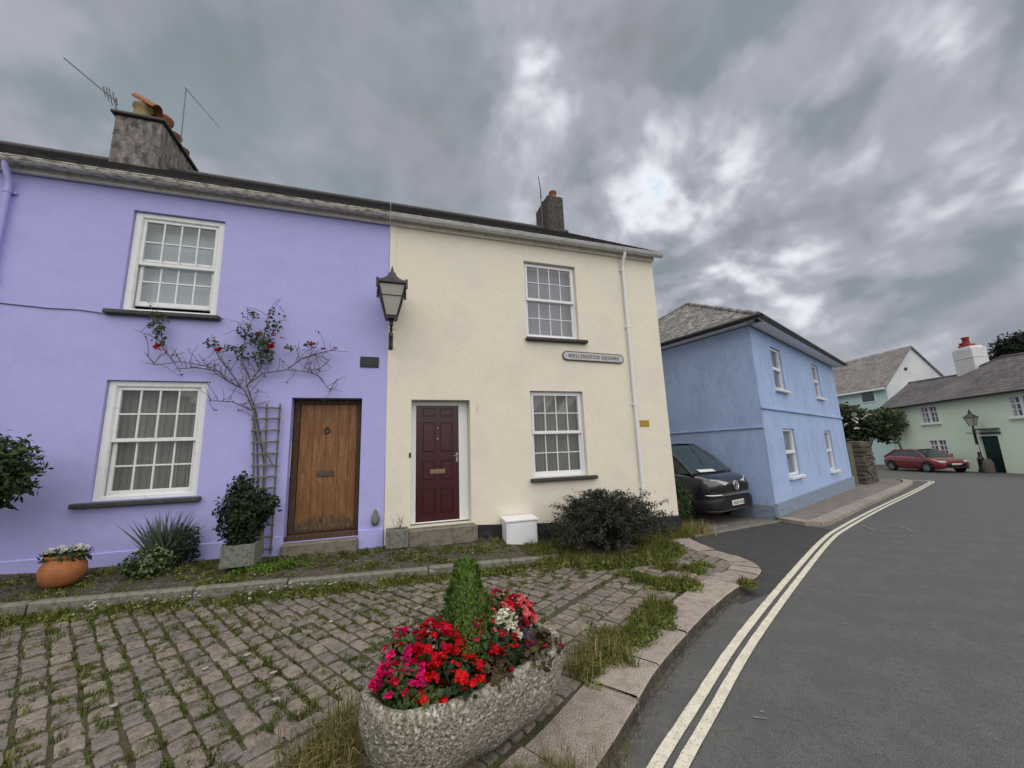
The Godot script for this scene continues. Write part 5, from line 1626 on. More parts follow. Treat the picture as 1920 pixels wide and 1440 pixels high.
func trough() -> void:
	var t := thing("stone_trough", "long rough granite trough with rounded ends filled with bedding flowers", "trough", TROUGH, TTURN)
	var f := FastNoiseLite.new()
	f.seed = 9; f.frequency = 1.0; f.fractal_octaves = 4
	var N := 96
	var rings := []
	# scale of outline, height
	for q in [[0.42, -0.02], [0.56, 0.01], [0.74, 0.06], [0.88, 0.13], [0.96, 0.21], [1.0, 0.29], [0.995, 0.345], [0.97, 0.385], [0.92, 0.408], [0.85, 0.418], [0.77, 0.416], [0.70, 0.405], [0.655, 0.38], [0.63, 0.34], [0.62, 0.30], [0.3, 0.29]]:
		var ring := []
		for k in N:
			var a := -TAU * k / N
			var c := cos(a); var s := sin(a)
			var ex := 0.55   # squarish oval
			var inset: float = (1.0 - q[0]) * 0.22
			var x := signf(c) * pow(absf(c), ex) * (0.60 - inset)
			var z := signf(s) * pow(absf(s), ex + 0.12) * (0.26 - inset)
			var sag := 0.025 * cos(x * 3.0)
			var p := V(x, q[1] * 0.91 - sag * clampf(q[1] * 3.0, 0.0, 1.0), z)
			var d := f.get_noise_3dv(p * 4.0) * 0.034 + f.get_noise_3dv(p * 16.0) * 0.014
			p += V(c, 0.3, s).normalized() * d
			ring.append(p)
		rings.append(ring)
	var mb := MB.new()
	grid(mb, rings, true)
	part(t, "basin", mb, M.trough_granite)
	mb = MB.new()
	mb.lathe(V(0, 0.30, 0), [[0.30, -0.02], [0.22, 0.02], [0.0, 0.035]], 20)
	var so := part(t, "soil", mb, M.soil)
	so.scale = V(1.62, 1, 0.6)
	# ---- bedding plants, each a thing of its own
	var B := Basis(Vector3.UP, TTURN)
	var at := func(x: float, z: float) -> Vector3: return TROUGH + B * V(x, 0.31, z)
	t = thing("dwarf_conifer", "small bright green cone shaped conifer in the trough", "conifer", at.call(-0.01, -0.06))
	mb = MB.new()
	mb.tube([V(0, -0.03, 0), V(0, 0.47, 0)], [0.012, 0.003], 6)
	part(t, "stem", mb, M.bark)
	mb = MB.new()
	mb.tinted = true
	for i in 7500:
		var h := rng.randf()
		var rad := 0.19 * pow(1.0 - h * 0.92, 0.62) * (0.6 + 0.4 * sqrt(rng.randf())) * (0.72 + 0.28 * minf(1.0, h * 4.0))
		var a := rf(0, TAU)
		rad *= 1.0 + 0.13 * sin(a * 5.0 + h * 23.0) + 0.10 * sin(a * 2.0 - h * 11.0)
		var d := V(cos(a), 0, sin(a))
		var p := d * rad + V(0, 0.03 + h * 0.54, 0)
		mb.col = mixc(Color(0.045, 0.10, 0.02), Color(0.19, 0.30, 0.065))
		var up := (d * 0.6 + V(0, 0.9, 0) + rdir() * 0.5).normalized()
		mb.leaf(p, up, (d + rdir() * 0.4).normalized(), rf(0.018, 0.034), rf(0.008, 0.013))
	part(t, "foliage", mb, M.leaf)
	var red := bloom_mesh(0.024, 5, 3, Color(0.62, 0.008, 0.02), Color(0.42, 0.004, 0.016), Color(0.55, 0.10, 0.03), 21)
	var crimson := bloom_mesh(0.024, 5, 3, Color(0.36, 0.005, 0.022), Color(0.55, 0.012, 0.05), Color(0.3, 0.02, 0.03), 22)
	var pink := bloom_mesh(0.027, 5, 2, Color(0.68, 0.012, 0.16), Color(0.58, 0.01, 0.11), Color(0.6, 0.12, 0.25), 23)
	var white := bloom_mesh(0.022, 5, 2, Color(0.75, 0.75, 0.64), Color(0.66, 0.66, 0.52), Color(0.6, 0.55, 0.3), 24)
	var orange := bloom_mesh(0.026, 6, 3, Color(0.66, 0.018, 0.015), Color(0.52, 0.008, 0.015), Color(0.6, 0.2, 0.03), 25)
	var salmon := bloom_mesh(0.024, 5, 2, Color(0.70, 0.16, 0.17), Color(0.62, 0.07, 0.10), Color(0.6, 0.2, 0.1), 26)
	var plants := [
		["pink_geranium", "magenta pink geranium trailing over the rounded near end of the trough", -0.44, 0.0, 0.11, 0.16, [pink, pink, crimson], 24, G1, G2],
		["pink_geranium", "magenta pink geranium between the first red begonias and the trough wall", -0.35, -0.12, 0.11, 0.25, [pink, pink, red], 18, G1, G2],
		["red_begonia", "red begonia massed at the tall middle of the trough before the conifer", -0.21, -0.06, 0.13, 0.27, [red, red, crimson], 62, DK1, G1],
		["red_begonia", "red begonia at the near lip of the trough with orange red blooms", -0.20, 0.11, 0.13, 0.16, [orange, red, orange], 34, DK1, G1],
		["leafy_geranium", "leafy plant with few blooms hanging over the near corner of the trough", -0.34, 0.11, 0.08, 0.07, [red, orange], 9, G1, G2],
		["bronze_plant", "bronze leaved dying plant drooping over the middle lip of the trough", 0.0, 0.15, 0.10, 0.06, [crimson], 5, Color(0.07, 0.04, 0.03), Color(0.10, 0.075, 0.03)],
		["red_begonia", "crimson begonia in the trough between the white flowers and the lip", 0.12, 0.12, 0.08, 0.17, [crimson, red, red], 26, DK1, G1],
		["pink_geranium", "single stemmed pale pink geranium just in front of the conifer", 0.05, 0.03, 0.09, 0.24, [salmon, pink, crimson], 14, G1, G2],
		["white_begonia", "white begonia standing out among the red flowers in the trough", 0.19, 0.04, 0.075, 0.24, [white], 54, G1, G2],
		["red_begonia", "red begonia at the far end of the trough beyond the white flowers", 0.345, -0.03, 0.10, 0.26, [red, crimson, salmon], 52, DK1, G1],
		["red_geranium", "tall salmon red geranium at the back of the far trough end", 0.29, -0.13, 0.10, 0.28, [salmon, crimson, pink], 30, G1, G2],
		["bronze_plant", "bronze foliage plant along the far lip of the trough", 0.34, 0.12, 0.15, 0.09, [crimson], 4, Color(0.06, 0.035, 0.03), Color(0.10, 0.08, 0.03)],
		["lobelia", "small purple lobelia at the foot of the far red begonia", 0.30, 0.07, 0.05, 0.12, [], 0, Color(0.10, 0.06, 0.16), Color(0.05, 0.06, 0.04)]]
	for q in plants:
		var c: Vector3 = at.call(q[2], q[3])
		t = thing(q[0], q[1], "flowers", c, 0.0, "bedding plants in the granite trough")
		mb = MB.new()
		var hh: float = q[5] * 1.0 + 0.015
		for k in 7: mb.tube([V(rf(-0.03, 0.03), -0.03, rf(-0.03, 0.03)), V(rf(-0.6, 0.6) * q[4], hh * 0.8, rf(-0.6, 0.6) * q[4])], [0.005, 0.003], 5)
		mb.tinted = false
		part(t, "stems", mb, M.bark)
		mb = MB.new()
		leaf_mass(mb, V(0, hh * 0.42, 0), V(q[4] * 1.1, hh * 0.5 + 0.03, q[4]), 330, 0.042, 0.030, q[8], q[9], 0.4, 0.5)
		part(t, "foliage", mb, M.leaf)
		for k in int(q[7] * 1.45):
			var d := rdir()
			d.y = absf(d.y)
			var p := V(d.x * q[4] * 1.15, hh * (0.50 + 0.62 * d.y * rf(0.75, 1.0)), d.z * q[4] * 1.1)
			bloom(t, q[6][k % q[6].size()], p)

# ---------------------------------------------------------------- grass
func clump_mesh(sd: int, n: int, h0: float, h1: float, spread: float, w: float, lean: float) -> ArrayMesh:
	var r := RandomNumberGenerator.new()
	r.seed = sd
	var mb := MB.new()
	mb.tinted = true
	for k in n:
		var a := r.randf_range(0, TAU)
		var p := V(cos(a), 0, sin(a)) * spread * sqrt(r.randf())
		var b := r.randf_range(0, TAU)
		var h := r.randf_range(h0, h1)
		var ln := r.randf_range(0.2, 1.0) * lean
		var m := p + V(cos(b) * ln * 0.3, 0.6, sin(b) * ln * 0.3) * h
		var t := p + V(cos(b) * ln, 0.95 - 0.3 * ln, sin(b) * ln) * h
		var s := V(-sin(b), 0, cos(b)) * w * 0.5
		var g := r.randf_range(0.75, 1.25)
		mb.col = Color(g, g, g)
		var nn := V(cos(b), 0.8, sin(b)).normalized()
		mb.quads(p - s, p + s, m + s * 0.8, m - s * 0.8, nn, nn, nn, nn)
		mb.tris(m - s * 0.8, m + s * 0.8, t, nn, nn, nn)
	return mb.mesh()

func grass_all() -> void:
	var r := RandomNumberGenerator.new()
	r.seed = 77
	var fz := FastNoiseLite.new()
	fz.seed = 5; fz.frequency = 0.9
	var T := Vector2(0.848, -0.53)
	var S := Vector2(0.53, 0.848)
	var kl := smooth_line(KERB, 0.15)
	var inner := offset_line(kl, -0.33)
	var pl := [Vector2(-5.5, -5.40), Vector2(2.25, -5.40), Vector2(2.5, -6.40), Vector2(5.35, -6.40)]
	for i in range(inner.size() - 1, -1, -1): pl.append(inner[i])
	pl.append(Vector2(-5.5, -1.0))
	var pk := PackedVector2Array(pl)
	var moss := clump_mesh(1, 16, 0.010, 0.030, 0.035, 0.007, 0.9)
	var tuft := clump_mesh(2, 22, 0.03, 0.085, 0.035, 0.006, 0.9)
	var tall := clump_mesh(3, 14, 0.06, 0.34, 0.08, 0.006, 1.2)
	var weed := MB.new()
	var sv := rng.state
	leaf_mass(weed, V(0, 0.02, 0), V(0.05, 0.02, 0.05), 22, 0.03, 0.018, Color(0.8, 0.8, 0.8), Color(1.1, 1.1, 1.1), 0.5, 1.0)
	rng.state = sv
	var weedm := weed.mesh()
	var mx := []; var mc := []; var tx := []; var tc := []; var ax := []; var ac := []; var wx := []; var wc := []
	var green := func() -> Color:
		var k := r.randf_range(0.7, 1.25)
		return Color(0.115, 0.175, 0.036).lerp(Color(0.205, 0.195, 0.065), r.randf()) * k
	var dry := func() -> Color:
		var k := r.randf_range(0.8, 1.2)
		return Color(0.36, 0.29, 0.15).lerp(Color(0.19, 0.19, 0.065), r.randf() * 0.6) * k
	var put := func(xs: Array, cs: Array, x: float, y: float, z: float, s: float, c: Color) -> void:
		xs.append(Transform3D(Basis(Vector3.UP, r.randf_range(0, TAU)).scaled(V(s, s * r.randf_range(0.7, 1.3), s)), V(x, y, z)))
		cs.append(c)
	# joints between the setts: moss and short grass, thicker in some places
	for i in 26000:
		var p := Vector2(r.randf_range(-5.4, 5.2), r.randf_range(-6.3, -1.3))
		if not in_poly(p, pk): continue
		var band := p.dot(S) > -2.62 and p.dot(T) > 0.55
		var n := fz.get_noise_2d(p.x * 1.4, p.y * 1.4)
		var near_edge := smoothstep(-4.85, -5.35, p.y) if p.x < 2.4 else 0.0
		var thresh := (0.24 if band else -0.20) - near_edge * 0.7
		if n + r.randf_range(-0.35, 0.35) < thresh: continue
		if band and r.randf() < 0.45: continue
		var on := fposmod(p.dot(T) + 6.0, 0.145) / 0.145   # keep off the backs of the setts
		if near_edge < 0.3 and not band and r.randf() < 0.55 * smoothstep(0.12, 0.4, on) * smoothstep(0.88, 0.6, on): continue
		var y := court_y(p.x, p.y) - 0.012
		if r.randf() < 0.72: put.call(mx, mc, p.x, y, p.y, r.randf_range(0.6, 1.2), green.call())
		else: put.call(tx, tc, p.x, y, p.y, r.randf_range(0.4, 0.9), green.call())
	# foot of the edging stones and the foot of the shrub
	for i in 2600:
		var x := r.randf_range(-5.0, 2.4)
		var z := -5.32 + absf(r.randfn(0.0, 0.13))
		if fz.get_noise_2d(x * 1.7 + 20.0, z * 2.0) + r.randf_range(-0.4, 0.4) < -0.12: continue
		if r.randf() < 0.3: put.call(wx, wc, x, court_y(x, z) - 0.012, z, r.randf_range(0.6, 1.3), green.call())
		else: put.call(tx, tc, x, court_y(x, z) - 0.012, z, r.randf_range(0.4, 1.3), green.call())
	for i in 3000:
		var a := r.randf_range(0, TAU)
		var rr := r.randf_range(0.75, 1.25)
		var p := Vector2(3.25 + cos(a) * 1.02 * rr, -5.65 + sin(a) * 0.78 * rr)
		if p.y < -6.3 or (p.x > 4.6 and p.y > -5.3): continue
		var y := court_y(p.x, p.y) - 0.012
		if r.randf() < 0.35: put.call(wx, wc, p.x, y, p.y, r.randf_range(0.8, 1.8), green.call())
		elif r.randf() < 0.55: put.call(tx, tc, p.x, y, p.y, r.randf_range(1.0, 2.2), green.call())
		else: put.call(ax, ac, p.x, y, p.y, r.randf_range(0.35, 0.75), green.call() if r.randf() < 0.75 else dry.call())
	for i in 500:   # along the end wall
		var p := Vector2(r.randf_range(4.2, 5.42), r.randf_range(-6.42, -6.0))
		put.call(ax, ac, p.x, court_y(p.x, p.y) - 0.012, p.y, r.randf_range(0.35, 0.8), green.call())
	# patches in the band and by the kerb
	for q in [[1.62, -2.88, 0.18, 150, 1], [1.78, -3.02, 0.16, 110, 0], [2.3, -3.2, 0.16, 130, 0], [2.55, -3.42, 0.13, 110, 0], [3.2, -3.85, 0.16, 110, 0], [3.05, -3.95, 0.2, 90, 0], [3.75, -4.25, 0.12, 60, 0], [3.5, -4.5, 0.15, 50, 0], [2.0, -3.05, 0.12, 110, 0], [1.35, -2.72, 0.11, 60, 1], [3.92, -3.66, 0.05, 50, 0], [4.05, -4.45, 0.1, 30, 0], [2.9, -4.35, 0.15, 50, 0]]:
		for i in q[3]:
			var p := Vector2(q[0], q[1]) + Vector2(r.randfn(0, q[2] * 0.5), r.randfn(0, q[2] * 0.5))
			var y := court_y(p.x, p.y) - 0.012
			if q[4] == 1 and r.randf() < 0.38: put.call(ax, ac, p.x, y, p.y, r.randf_range(0.35, 0.85), dry.call() if r.randf() < 0.75 else green.call())
			elif r.randf() < 0.5: put.call(wx, wc, p.x, y, p.y, r.randf_range(0.7, 1.3), green.call())
			else: put.call(tx, tc, p.x, y, p.y, r.randf_range(0.8, 1.7), green.call())
	# long dry grass round the near end of the trough
	for i in 250:
		var p := Vector2(-0.22, -2.22) + Vector2(r.randfn(0, 0.10), r.randfn(0, 0.22))
		if p.x > -0.10: continue
		put.call(ax, ac, p.x, court_y(p.x, p.y) - 0.012, p.y, r.randf_range(0.4, 0.95), dry.call() if r.randf() < 0.7 else green.call())
	for i in 480:
		var p := Vector2(-0.30, -1.85) + Vector2(r.randfn(0, 0.24), r.randfn(0, 0.16))
		if p.x > 0.02 and p.y < -1.86: continue
		put.call(ax, ac, p.x, court_y(p.x, p.y) - 0.012, p.y, r.randf_range(0.22, 0.5), green.call() if r.randf() < 0.75 else dry.call())
	for i in 260:
		var p := Vector2(0.62, -1.98) + Vector2(r.randfn(0, 0.22), r.randfn(0, 0.05))
		put.call(ax, ac, p.x, court_y(p.x, p.y) - 0.012, p.y, r.randf_range(0.18, 0.4), green.call() if r.randf() < 0.6 else dry.call())
	# weeds on the earth strip and under the walls
	for i in 2600:
		var p := Vector2(r.randf_range(-5.0, 2.35), r.randf_range(-6.4, -5.46))
		var n := fz.get_noise_2d(p.x * 1.1 + 40.0, p.y * 1.8)
		if n + r.randf_range(-0.3, 0.3) < 0.02: continue
		var y := strip_y(p.x, p.y) - 0.004
		if r.randf() < 0.5: put.call(mx, mc, p.x, y, p.y, r.randf_range(0.9, 1.8), green.call())
		elif r.randf() < 0.6: put.call(wx, wc, p.x, y, p.y, r.randf_range(0.5, 1.0), green.call())
		else: put.call(tx, tc, p.x, y, p.y, r.randf_range(0.5, 1.1), green.call() if r.randf() < 0.7 else dry.call())
	for i in 160:   # brighter weeds beside the planter
		var p := Vector2(-1.42, -5.86) + Vector2(r.randfn(0, 0.16), r.randfn(0, 0.07))
		put.call(wx, wc, p.x, strip_y(p.x, p.y), p.y, r.randf_range(0.8, 1.5), Color(0.10, 0.17, 0.03))
	for i in 90:   # dry weeds by the driveway
		var p := Vector2(5.85, -6.45) + Vector2(r.randfn(0, 0.13), r.randfn(0, 0.12))
		put.call(ax, ac, p.x, road_y(p.x), p.y, r.randf_range(0.5, 1.1), dry.call())
	var o := scatter(self, "moss", moss, M.grass, mx, mc); o.set_meta("label", "low green moss filling the joints between the setts"); o.set_meta("category", "moss")
	o = scatter(self, "grass", tuft, M.grass, tx, tc); o.set_meta("label", "short grass tufts growing between the setts and along the edging"); o.set_meta("category", "grass")
	o = scatter(self, "long_grass", tall, M.grass, ax, ac); o.set_meta("label", "long green and straw coloured grass round trough and shrub"); o.set_meta("category", "grass")
	o = scatter(self, "weeds", weedm, M.grass, wx, wc); o.set_meta("label", "broad leaved green weeds in patches on the forecourt"); o.set_meta("category", "weeds")
	# daisies and petals, pebbles
	var dm := bloom_mesh(0.014, 6, 1, Color(0.75, 0.75, 0.70), Color(0.6, 0.6, 0.5), Color(0.6, 0.45, 0.05), 31)
	var dx := []; var dc := []
	for i in 150:
		var x := r.randf_range(-4.6, 1.4)
		var z := -5.3 + absf(r.randfn(0, 0.1))
		if fz.get_noise_2d(x * 2.2, 9.0) < 0.0: continue
		put.call(dx, dc, x, court_y(x, z) + r.randf_range(0.03, 0.10), z, r.randf_range(0.8, 1.4), Color.WHITE)
	for i in 40:
		var p := Vector2(r.randf_range(-4.6, 2.2), r.randf_range(-6.2, -5.5))
		put.call(dx, dc, p.x, strip_y(p.x, p.y) + 0.02, p.y, r.randf_range(0.6, 1.2), Color.WHITE)
	o = scatter(self, "daisies", dm, M.petal, dx, dc); o.set_meta("label", "tiny white daisies in the grass along the stone edging"); o.set_meta("category", "flowers")
	var pb := MB.new()
	pb.tinted = true
	pb.lathe(Vector3.ZERO, [[0.0, -0.3], [0.8, -0.1], [1.0, 0.15], [0.6, 0.45], [0.0, 0.55]], 7, Basis(), 0.2)
	var sx := []; var sc := []
	for i in 2600:
		var p := Vector2(r.randf_range(-5.0, 2.35), r.randf_range(-6.45, -5.46))
		var g := r.randf_range(0.05, 0.20)
		put.call(sx, sc, p.x, strip_y(p.x, p.y), p.y, r.randf_range(0.006, 0.018), Color(g * 1.05, g * 0.95, g * 0.85))
	for i in 500:
		var d := line_along(r.randf_range(0.0, 1.0))
		var p: Vector2 = d + Vector2(0.53, 0.848) * absf(r.randfn(0.0, 0.045)) + Vector2(0.012, 0.02)
		var g := r.randf_range(0.06, 0.2)
		put.call(sx, sc, p.x, road_y(p.x), p.y, r.randf_range(0.003, 0.008), Color(g * 1.05, g * 0.95, g * 0.85))
	o = scatter(self, "gravel", pb.mesh(), M.grass, sx, sc); o.set_meta("label", "loose stones and grit on the earth strip and along the kerb"); o.set_meta("category", "gravel")
	# a few pale pebbles lying on the setts
	for q in [[-0.98, -3.75], [-0.72, -3.4], [-0.62, -3.05], [-1.55, -3.3], [-0.45, -4.2], [-1.2, -3.62]]:
		var t := part(self, "pebble", pb.mesh(), M.kerb_granite, V(q[0], court_y(q[0], q[1]) + 0.018, q[1]))
		t.scale = V(0.026, 0.018, 0.02)
		t.rotation.y = r.randf_range(0, 3)
		tag(t, "pale pebble lying loose on the setts", "pebble", "pale pebbles on the setts")

func line_along(u: float) -> Vector2:
	var kl := KERB
	var f := lerpf(3.0, 8.0, u)
	var i := mini(int(f), 7)
	return kl[i].lerp(kl[i + 1], f - i)

# ---------------------------------------------------------------- the blue house and what stands beyond
func small_window(H: Node3D, x0: float, x1: float, y0: float, y1: float, z: float, cols: int, rows: int, sash: bool, sill_m: Material) -> void:
	var w := group_node(H, "window")
	var mb := MB.new()
	var f := 0.06
	rect_frame(mb, x0 + 0.004, x1 - 0.004, y0 + 0.004, y1 - 0.004, z - 0.05, 0.07, f, f, f, f)
	if sash: mb.cbox(V((x0 + x1) * 0.5, (y0 + y1) * 0.5, z - 0.065), V(x1 - x0 - 2 * f, 0.09, 0.06), 0.005)
	part(w, "frame", mb, M.white_plastic)
	for i in range(1, cols):
		mb = MB.new()
		var cx := lerpf(x0 + f, x1 - f, float(i) / cols)
		mb.box(V(cx, (y0 + y1) * 0.5, z - 0.085), V(0.03, y1 - y0 - 2 * f, 0.03))
		part(w, "glazing_bar", mb, M.white_plastic)
	for j in range(1, rows):
		mb = MB.new()
		mb.box(V((x0 + x1) * 0.5, lerpf(y0 + f, y1 - f, float(j) / rows), z - 0.088), V(x1 - x0 - 2 * f, 0.028, 0.024))
		part(w, "glazing_bar", mb, M.white_plastic)
	for i in cols:
		for j in rows:
			mb = MB.new()
			var a := V(lerpf(x0 + f, x1 - f, float(i) / cols), lerpf(y0 + f, y1 - f, float(j) / rows), z - 0.10)
			var b := V(lerpf(x0 + f, x1 - f, float(i + 1) / cols), lerpf(y0 + f, y1 - f, float(j + 1) / rows), z - 0.10)
			mb.quad(a, V(b.x, a.y, a.z), b, V(a.x, b.y, a.z), V(0, 0, 1))
			part(w, "pane", mb, M.glass)
	mb = MB.new()
	mb.cbox(V((x0 + x1) * 0.5, y0 - 0.04, z + 0.01), V(x1 - x0 + 0.16, 0.075, 0.17), 0.01)
	part(w, "sill", mb, sill_m)

func blue_house() -> void:
	var H := thing("blue_house", "pale blue rendered house with a slate hipped roof beside the driveway", "house", V(8.5, -0.09, -6.85), deg_to_rad(22.5))
	var dy := 0.09
	var L := 9.15
	var sd := V(0.18, 0, -0.983)   # run of the side wall
	var D := 6.2
	var top := 4.52 + dy
	var wins := [[1.40, 2.30, 3.05 + dy, 4.22 + dy], [5.75, 6.62, 3.1 + dy, 4.27 + dy], [1.40, 2.42, 0.78 + dy, 2.0 + dy], [5.88, 6.82, 0.66 + dy, 1.98 + dy]]
	var mb := MB.new()
	mb.wall(0, L, -0.4, top, 0, wins, 0.28, 0.07)
	var a := Vector3.ZERO; var b := V(L, 0, 0); var c := b + sd * D; var d := a + sd * D
	for q in [[a, d, V(-1, 0, -0.2)], [d, c, V(0, 0, -1)], [c, b, V(1, 0, 0)]]:
		mb.quad(q[0] + V(0, -0.4, 0), q[1] + V(0, -0.4, 0), q[1] + V(0, top, 0), q[0] + V(0, top, 0), q[2])
	part(H, "wall", mb, M.blue_paint)
	mb = MB.new()
	mb.ab(V(1.2, -0.3, -3.3), V(L - 0.4, top, -3.2)); mb.ab(V(1.2, 2.5, -3.19), V(L - 0.4, 2.6, -0.29))
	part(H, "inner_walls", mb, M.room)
	mb = MB.new()   # string course and the side's scored line
	mb.cbox(V(L * 0.5, 2.49 + dy, 0.02), V(L + 0.06, 0.075, 0.06), 0.01)
	part(H, "string_course", mb, M.blue_paint)
	mb = MB.new()
	var sb := Basis(sd, Vector3.UP, sd.cross(Vector3.UP))
	mb.cbox(a + sd * D * 0.5 + V(-0.02, 2.02 + dy, -0.005), V(D, 0.045, 0.04), 0.008, sb)
	part(H, "side_band", mb, M.blue_paint)
	mb = MB.new()
	mb.cbox(V(L * 0.5, 0.05, 0.015), V(L + 0.03, 0.62, 0.06), 0.01)
	mb.cbox(a + sd * D * 0.5 + V(-0.012, 0.03, 0), V(D + 0.02, 0.58, 0.05), 0.01, sb)
	part(H, "plinth", mb, M.blue_grey_plinth)
	for q in wins: small_window(H, q[0], q[1], q[2], q[3], 0, 1, 2, true, M.white_paint)
	for i in 4: 
		var q: Array = wins[i]
		var t := thing("net_curtain", ["pale net curtain behind the upper window of the blue house near the driveway", "pale net curtain behind the upper window of the blue house near the gate", "pale net curtain behind the lower window of the blue house near the driveway", "pale net curtain behind the lower window of the blue house near the gate"][i], "curtain", H.position + H.basis * V((q[0] + q[1]) * 0.5, q[2], -0.24), H.rotation.y)
		mb = MB.new()
		for k in 10:
			var u0: float = lerpf(-0.42, 0.42, k / 10.0); var u1: float = lerpf(-0.42, 0.42, (k + 1) / 10.0)
			mb.quad(V(u0, 0.08, 0.02 * (k % 2)), V(u1, 0.08, 0.02 * ((k + 1) % 2)), V(u1, 0.75, 0.02 * ((k + 1) % 2)), V(u0, 0.75, 0.02 * (k % 2)), V(0, 0, 1))
		part(t, "cloth", mb, M.net_cloth)
	# hipped roof
	var e := 0.34
	var ry := top + 0.10
	var E0 := V(-e - 0.05, ry, e); var E1 := V(L + e, ry, e); var E2 := c + V(e, ry, -e); var E3 := d + V(-e, ry, -e)
	var ap := V(3.0 + 0.18 * 3.0, 6.86 + dy, -0.983 * 3.0); var ap2 := V(L - 2.6, 6.86 + dy, -0.983 * 3.1)
	mb = MB.new()
	for q in [[E0, E1, ap2, ap, V(0, 1, 1)], [E2, E3, ap, ap2, V(0, 1, -1)]]: mb.quad(q[0], q[1], q[2], q[3], q[4])
	mb.tri(E3, E0, ap, V(-1, 1, 0)); mb.tri(E1, E2, ap2, V(1, 1, 0))
	mb.quad(E0 - V(0, 0.02, 0), E1 - V(0, 0.02, 0), E2 - V(0, 0.02, 0), E3 - V(0, 0.02, 0), Vector3.DOWN)
	var rp := part(H, "roof", mb, M.dark_wood)
	mb = MB.new()
	slates(mb, E0, E1, ap, ap2, 0.22, 0.3)
	slates(mb, E3, E0, ap, ap, 0.22, 0.3)
	part(rp, "slates", mb, M.slate_lichen).set_meta("kind", "stuff")
	mb = MB.new()
	for q in [[E0, ap], [ap, ap2], [E1, ap2], [E3, ap]]: mb.tube([q[0] + V(0, 0.02, 0), q[1] + V(0, 0.02, 0)], [0.06], 8)
	part(rp, "hip_tiles", mb, M.slate_lichen)
	mb = MB.new()
	mb.quad(V(-e, top + 0.03, e - 0.02), V(L + e, top + 0.03, e - 0.02), V(L + e, top + 0.03, 0.0), V(-e, top + 0.03, 0.0), Vector3.DOWN)
	mb.quad(V(-e, top + 0.03, e), V(0.0, top + 0.03, e), d + V(0, top + 0.03, 0), d + V(-e, top + 0.03, -e), Vector3.DOWN)
	mb.cbox(V(L * 0.5, top + 0.06, e - 0.012), V(L + 2 * e, 0.10, 0.024), 0.004)
	part(H, "soffit", mb, M.white_paint)
	mb = MB.new()
	mb.tube([E0 + V(0, -0.02, 0.05), E1 + V(0, -0.02, 0.05)], [0.055], 8)
	mb.tube([E0 + V(-0.05, -0.02, 0.05), E3 + V(-0.05, -0.02, 0)], [0.055], 8)
	part(H, "gutter", mb, M.iron)
	mb = MB.new()
	mb.cbox(V(L + 0.1, ry + 0.22, -0.4), V(0.4, 0.2, 0.4), 0.02)
	part(H, "vent_cap", mb, M.iron)

func wheel(parent: Node, at: Vector3, r: float, out: float) -> void:
	var w := group_node(parent, "wheel", at)
	var bs := Basis(Vector3.BACK, -PI / 2 * out)
	var mb := MB.new()
	mb.lathe(Vector3.ZERO, [[r * 0.66, 0.0], [r * 0.72, 0.015], [r * 0.95, 0.01], [r, -0.03], [r, -0.16], [r * 0.9, -0.19]], 28, bs)
	part(w, "tyre", mb, M.tyre)
	mb = MB.new()
	mb.lathe(Vector3.ZERO, [[0.0, -0.01], [r * 0.16, -0.008], [r * 0.2, -0.04], [r * 0.58, -0.05], [r * 0.62, 0.0], [r * 0.67, 0.002]], 28, bs)
	for k in 5:
		var a := TAU * k / 5.0
		mb.cbox(bs * V(cos(a) * r * 0.36, -0.02, sin(a) * r * 0.36), V(r * 0.5, 0.03, r * 0.16), 0.008, bs * Basis(Vector3.UP, -a))
	part(w, "rim", mb, M.steel)

func shell(mb: MB, st: Array) -> void:   # stations from nose to tail: z, half width, bottom, top
	var g := []
	for s in st:
		var z: float = s[0]; var hw: float = s[1]; var bo: float = s[2]; var tp: float = s[3]
		var h := tp - bo
		var half := [V(hw * 0.86, bo, z), V(hw * 0.97, bo + h * 0.10, z), V(hw, bo + h * 0.34, z), V(hw, bo + h * 0.62, z), V(hw * 0.985, bo + h * 0.80, z), V(hw * 0.93, bo + h * 0.93, z), V(hw * 0.75, bo + h * 0.985, z), V(hw * 0.40, bo + h * 1.0, z), V(0, bo + h * 1.005, z)]
		var ring := []
		for p in half: ring.append(p)
		for i in range(half.size() - 2, -1, -1): ring.append(V(-half[i].x, half[i].y, half[i].z))
		g.append(ring)
	# from nose (+z) to tail; du x dv must point out
	var gg := []
	for i in range(g.size() - 1, -1, -1): gg.append(g[i])
	grid(mb, gg, false)
	for q in [[g[0], V(0, 0, 1)], [g[g.size() - 1], V(0, 0, -1)]]:
		var ring: Array = q[0]
		var c := Vector3.ZERO
		for p in ring: c += p
		c /= ring.size()
		for i in ring.size() - 1: mb.tri(c, ring[i], ring[i + 1], q[1])
		mb.tri(c, ring[ring.size() - 1], ring[0], q[1])

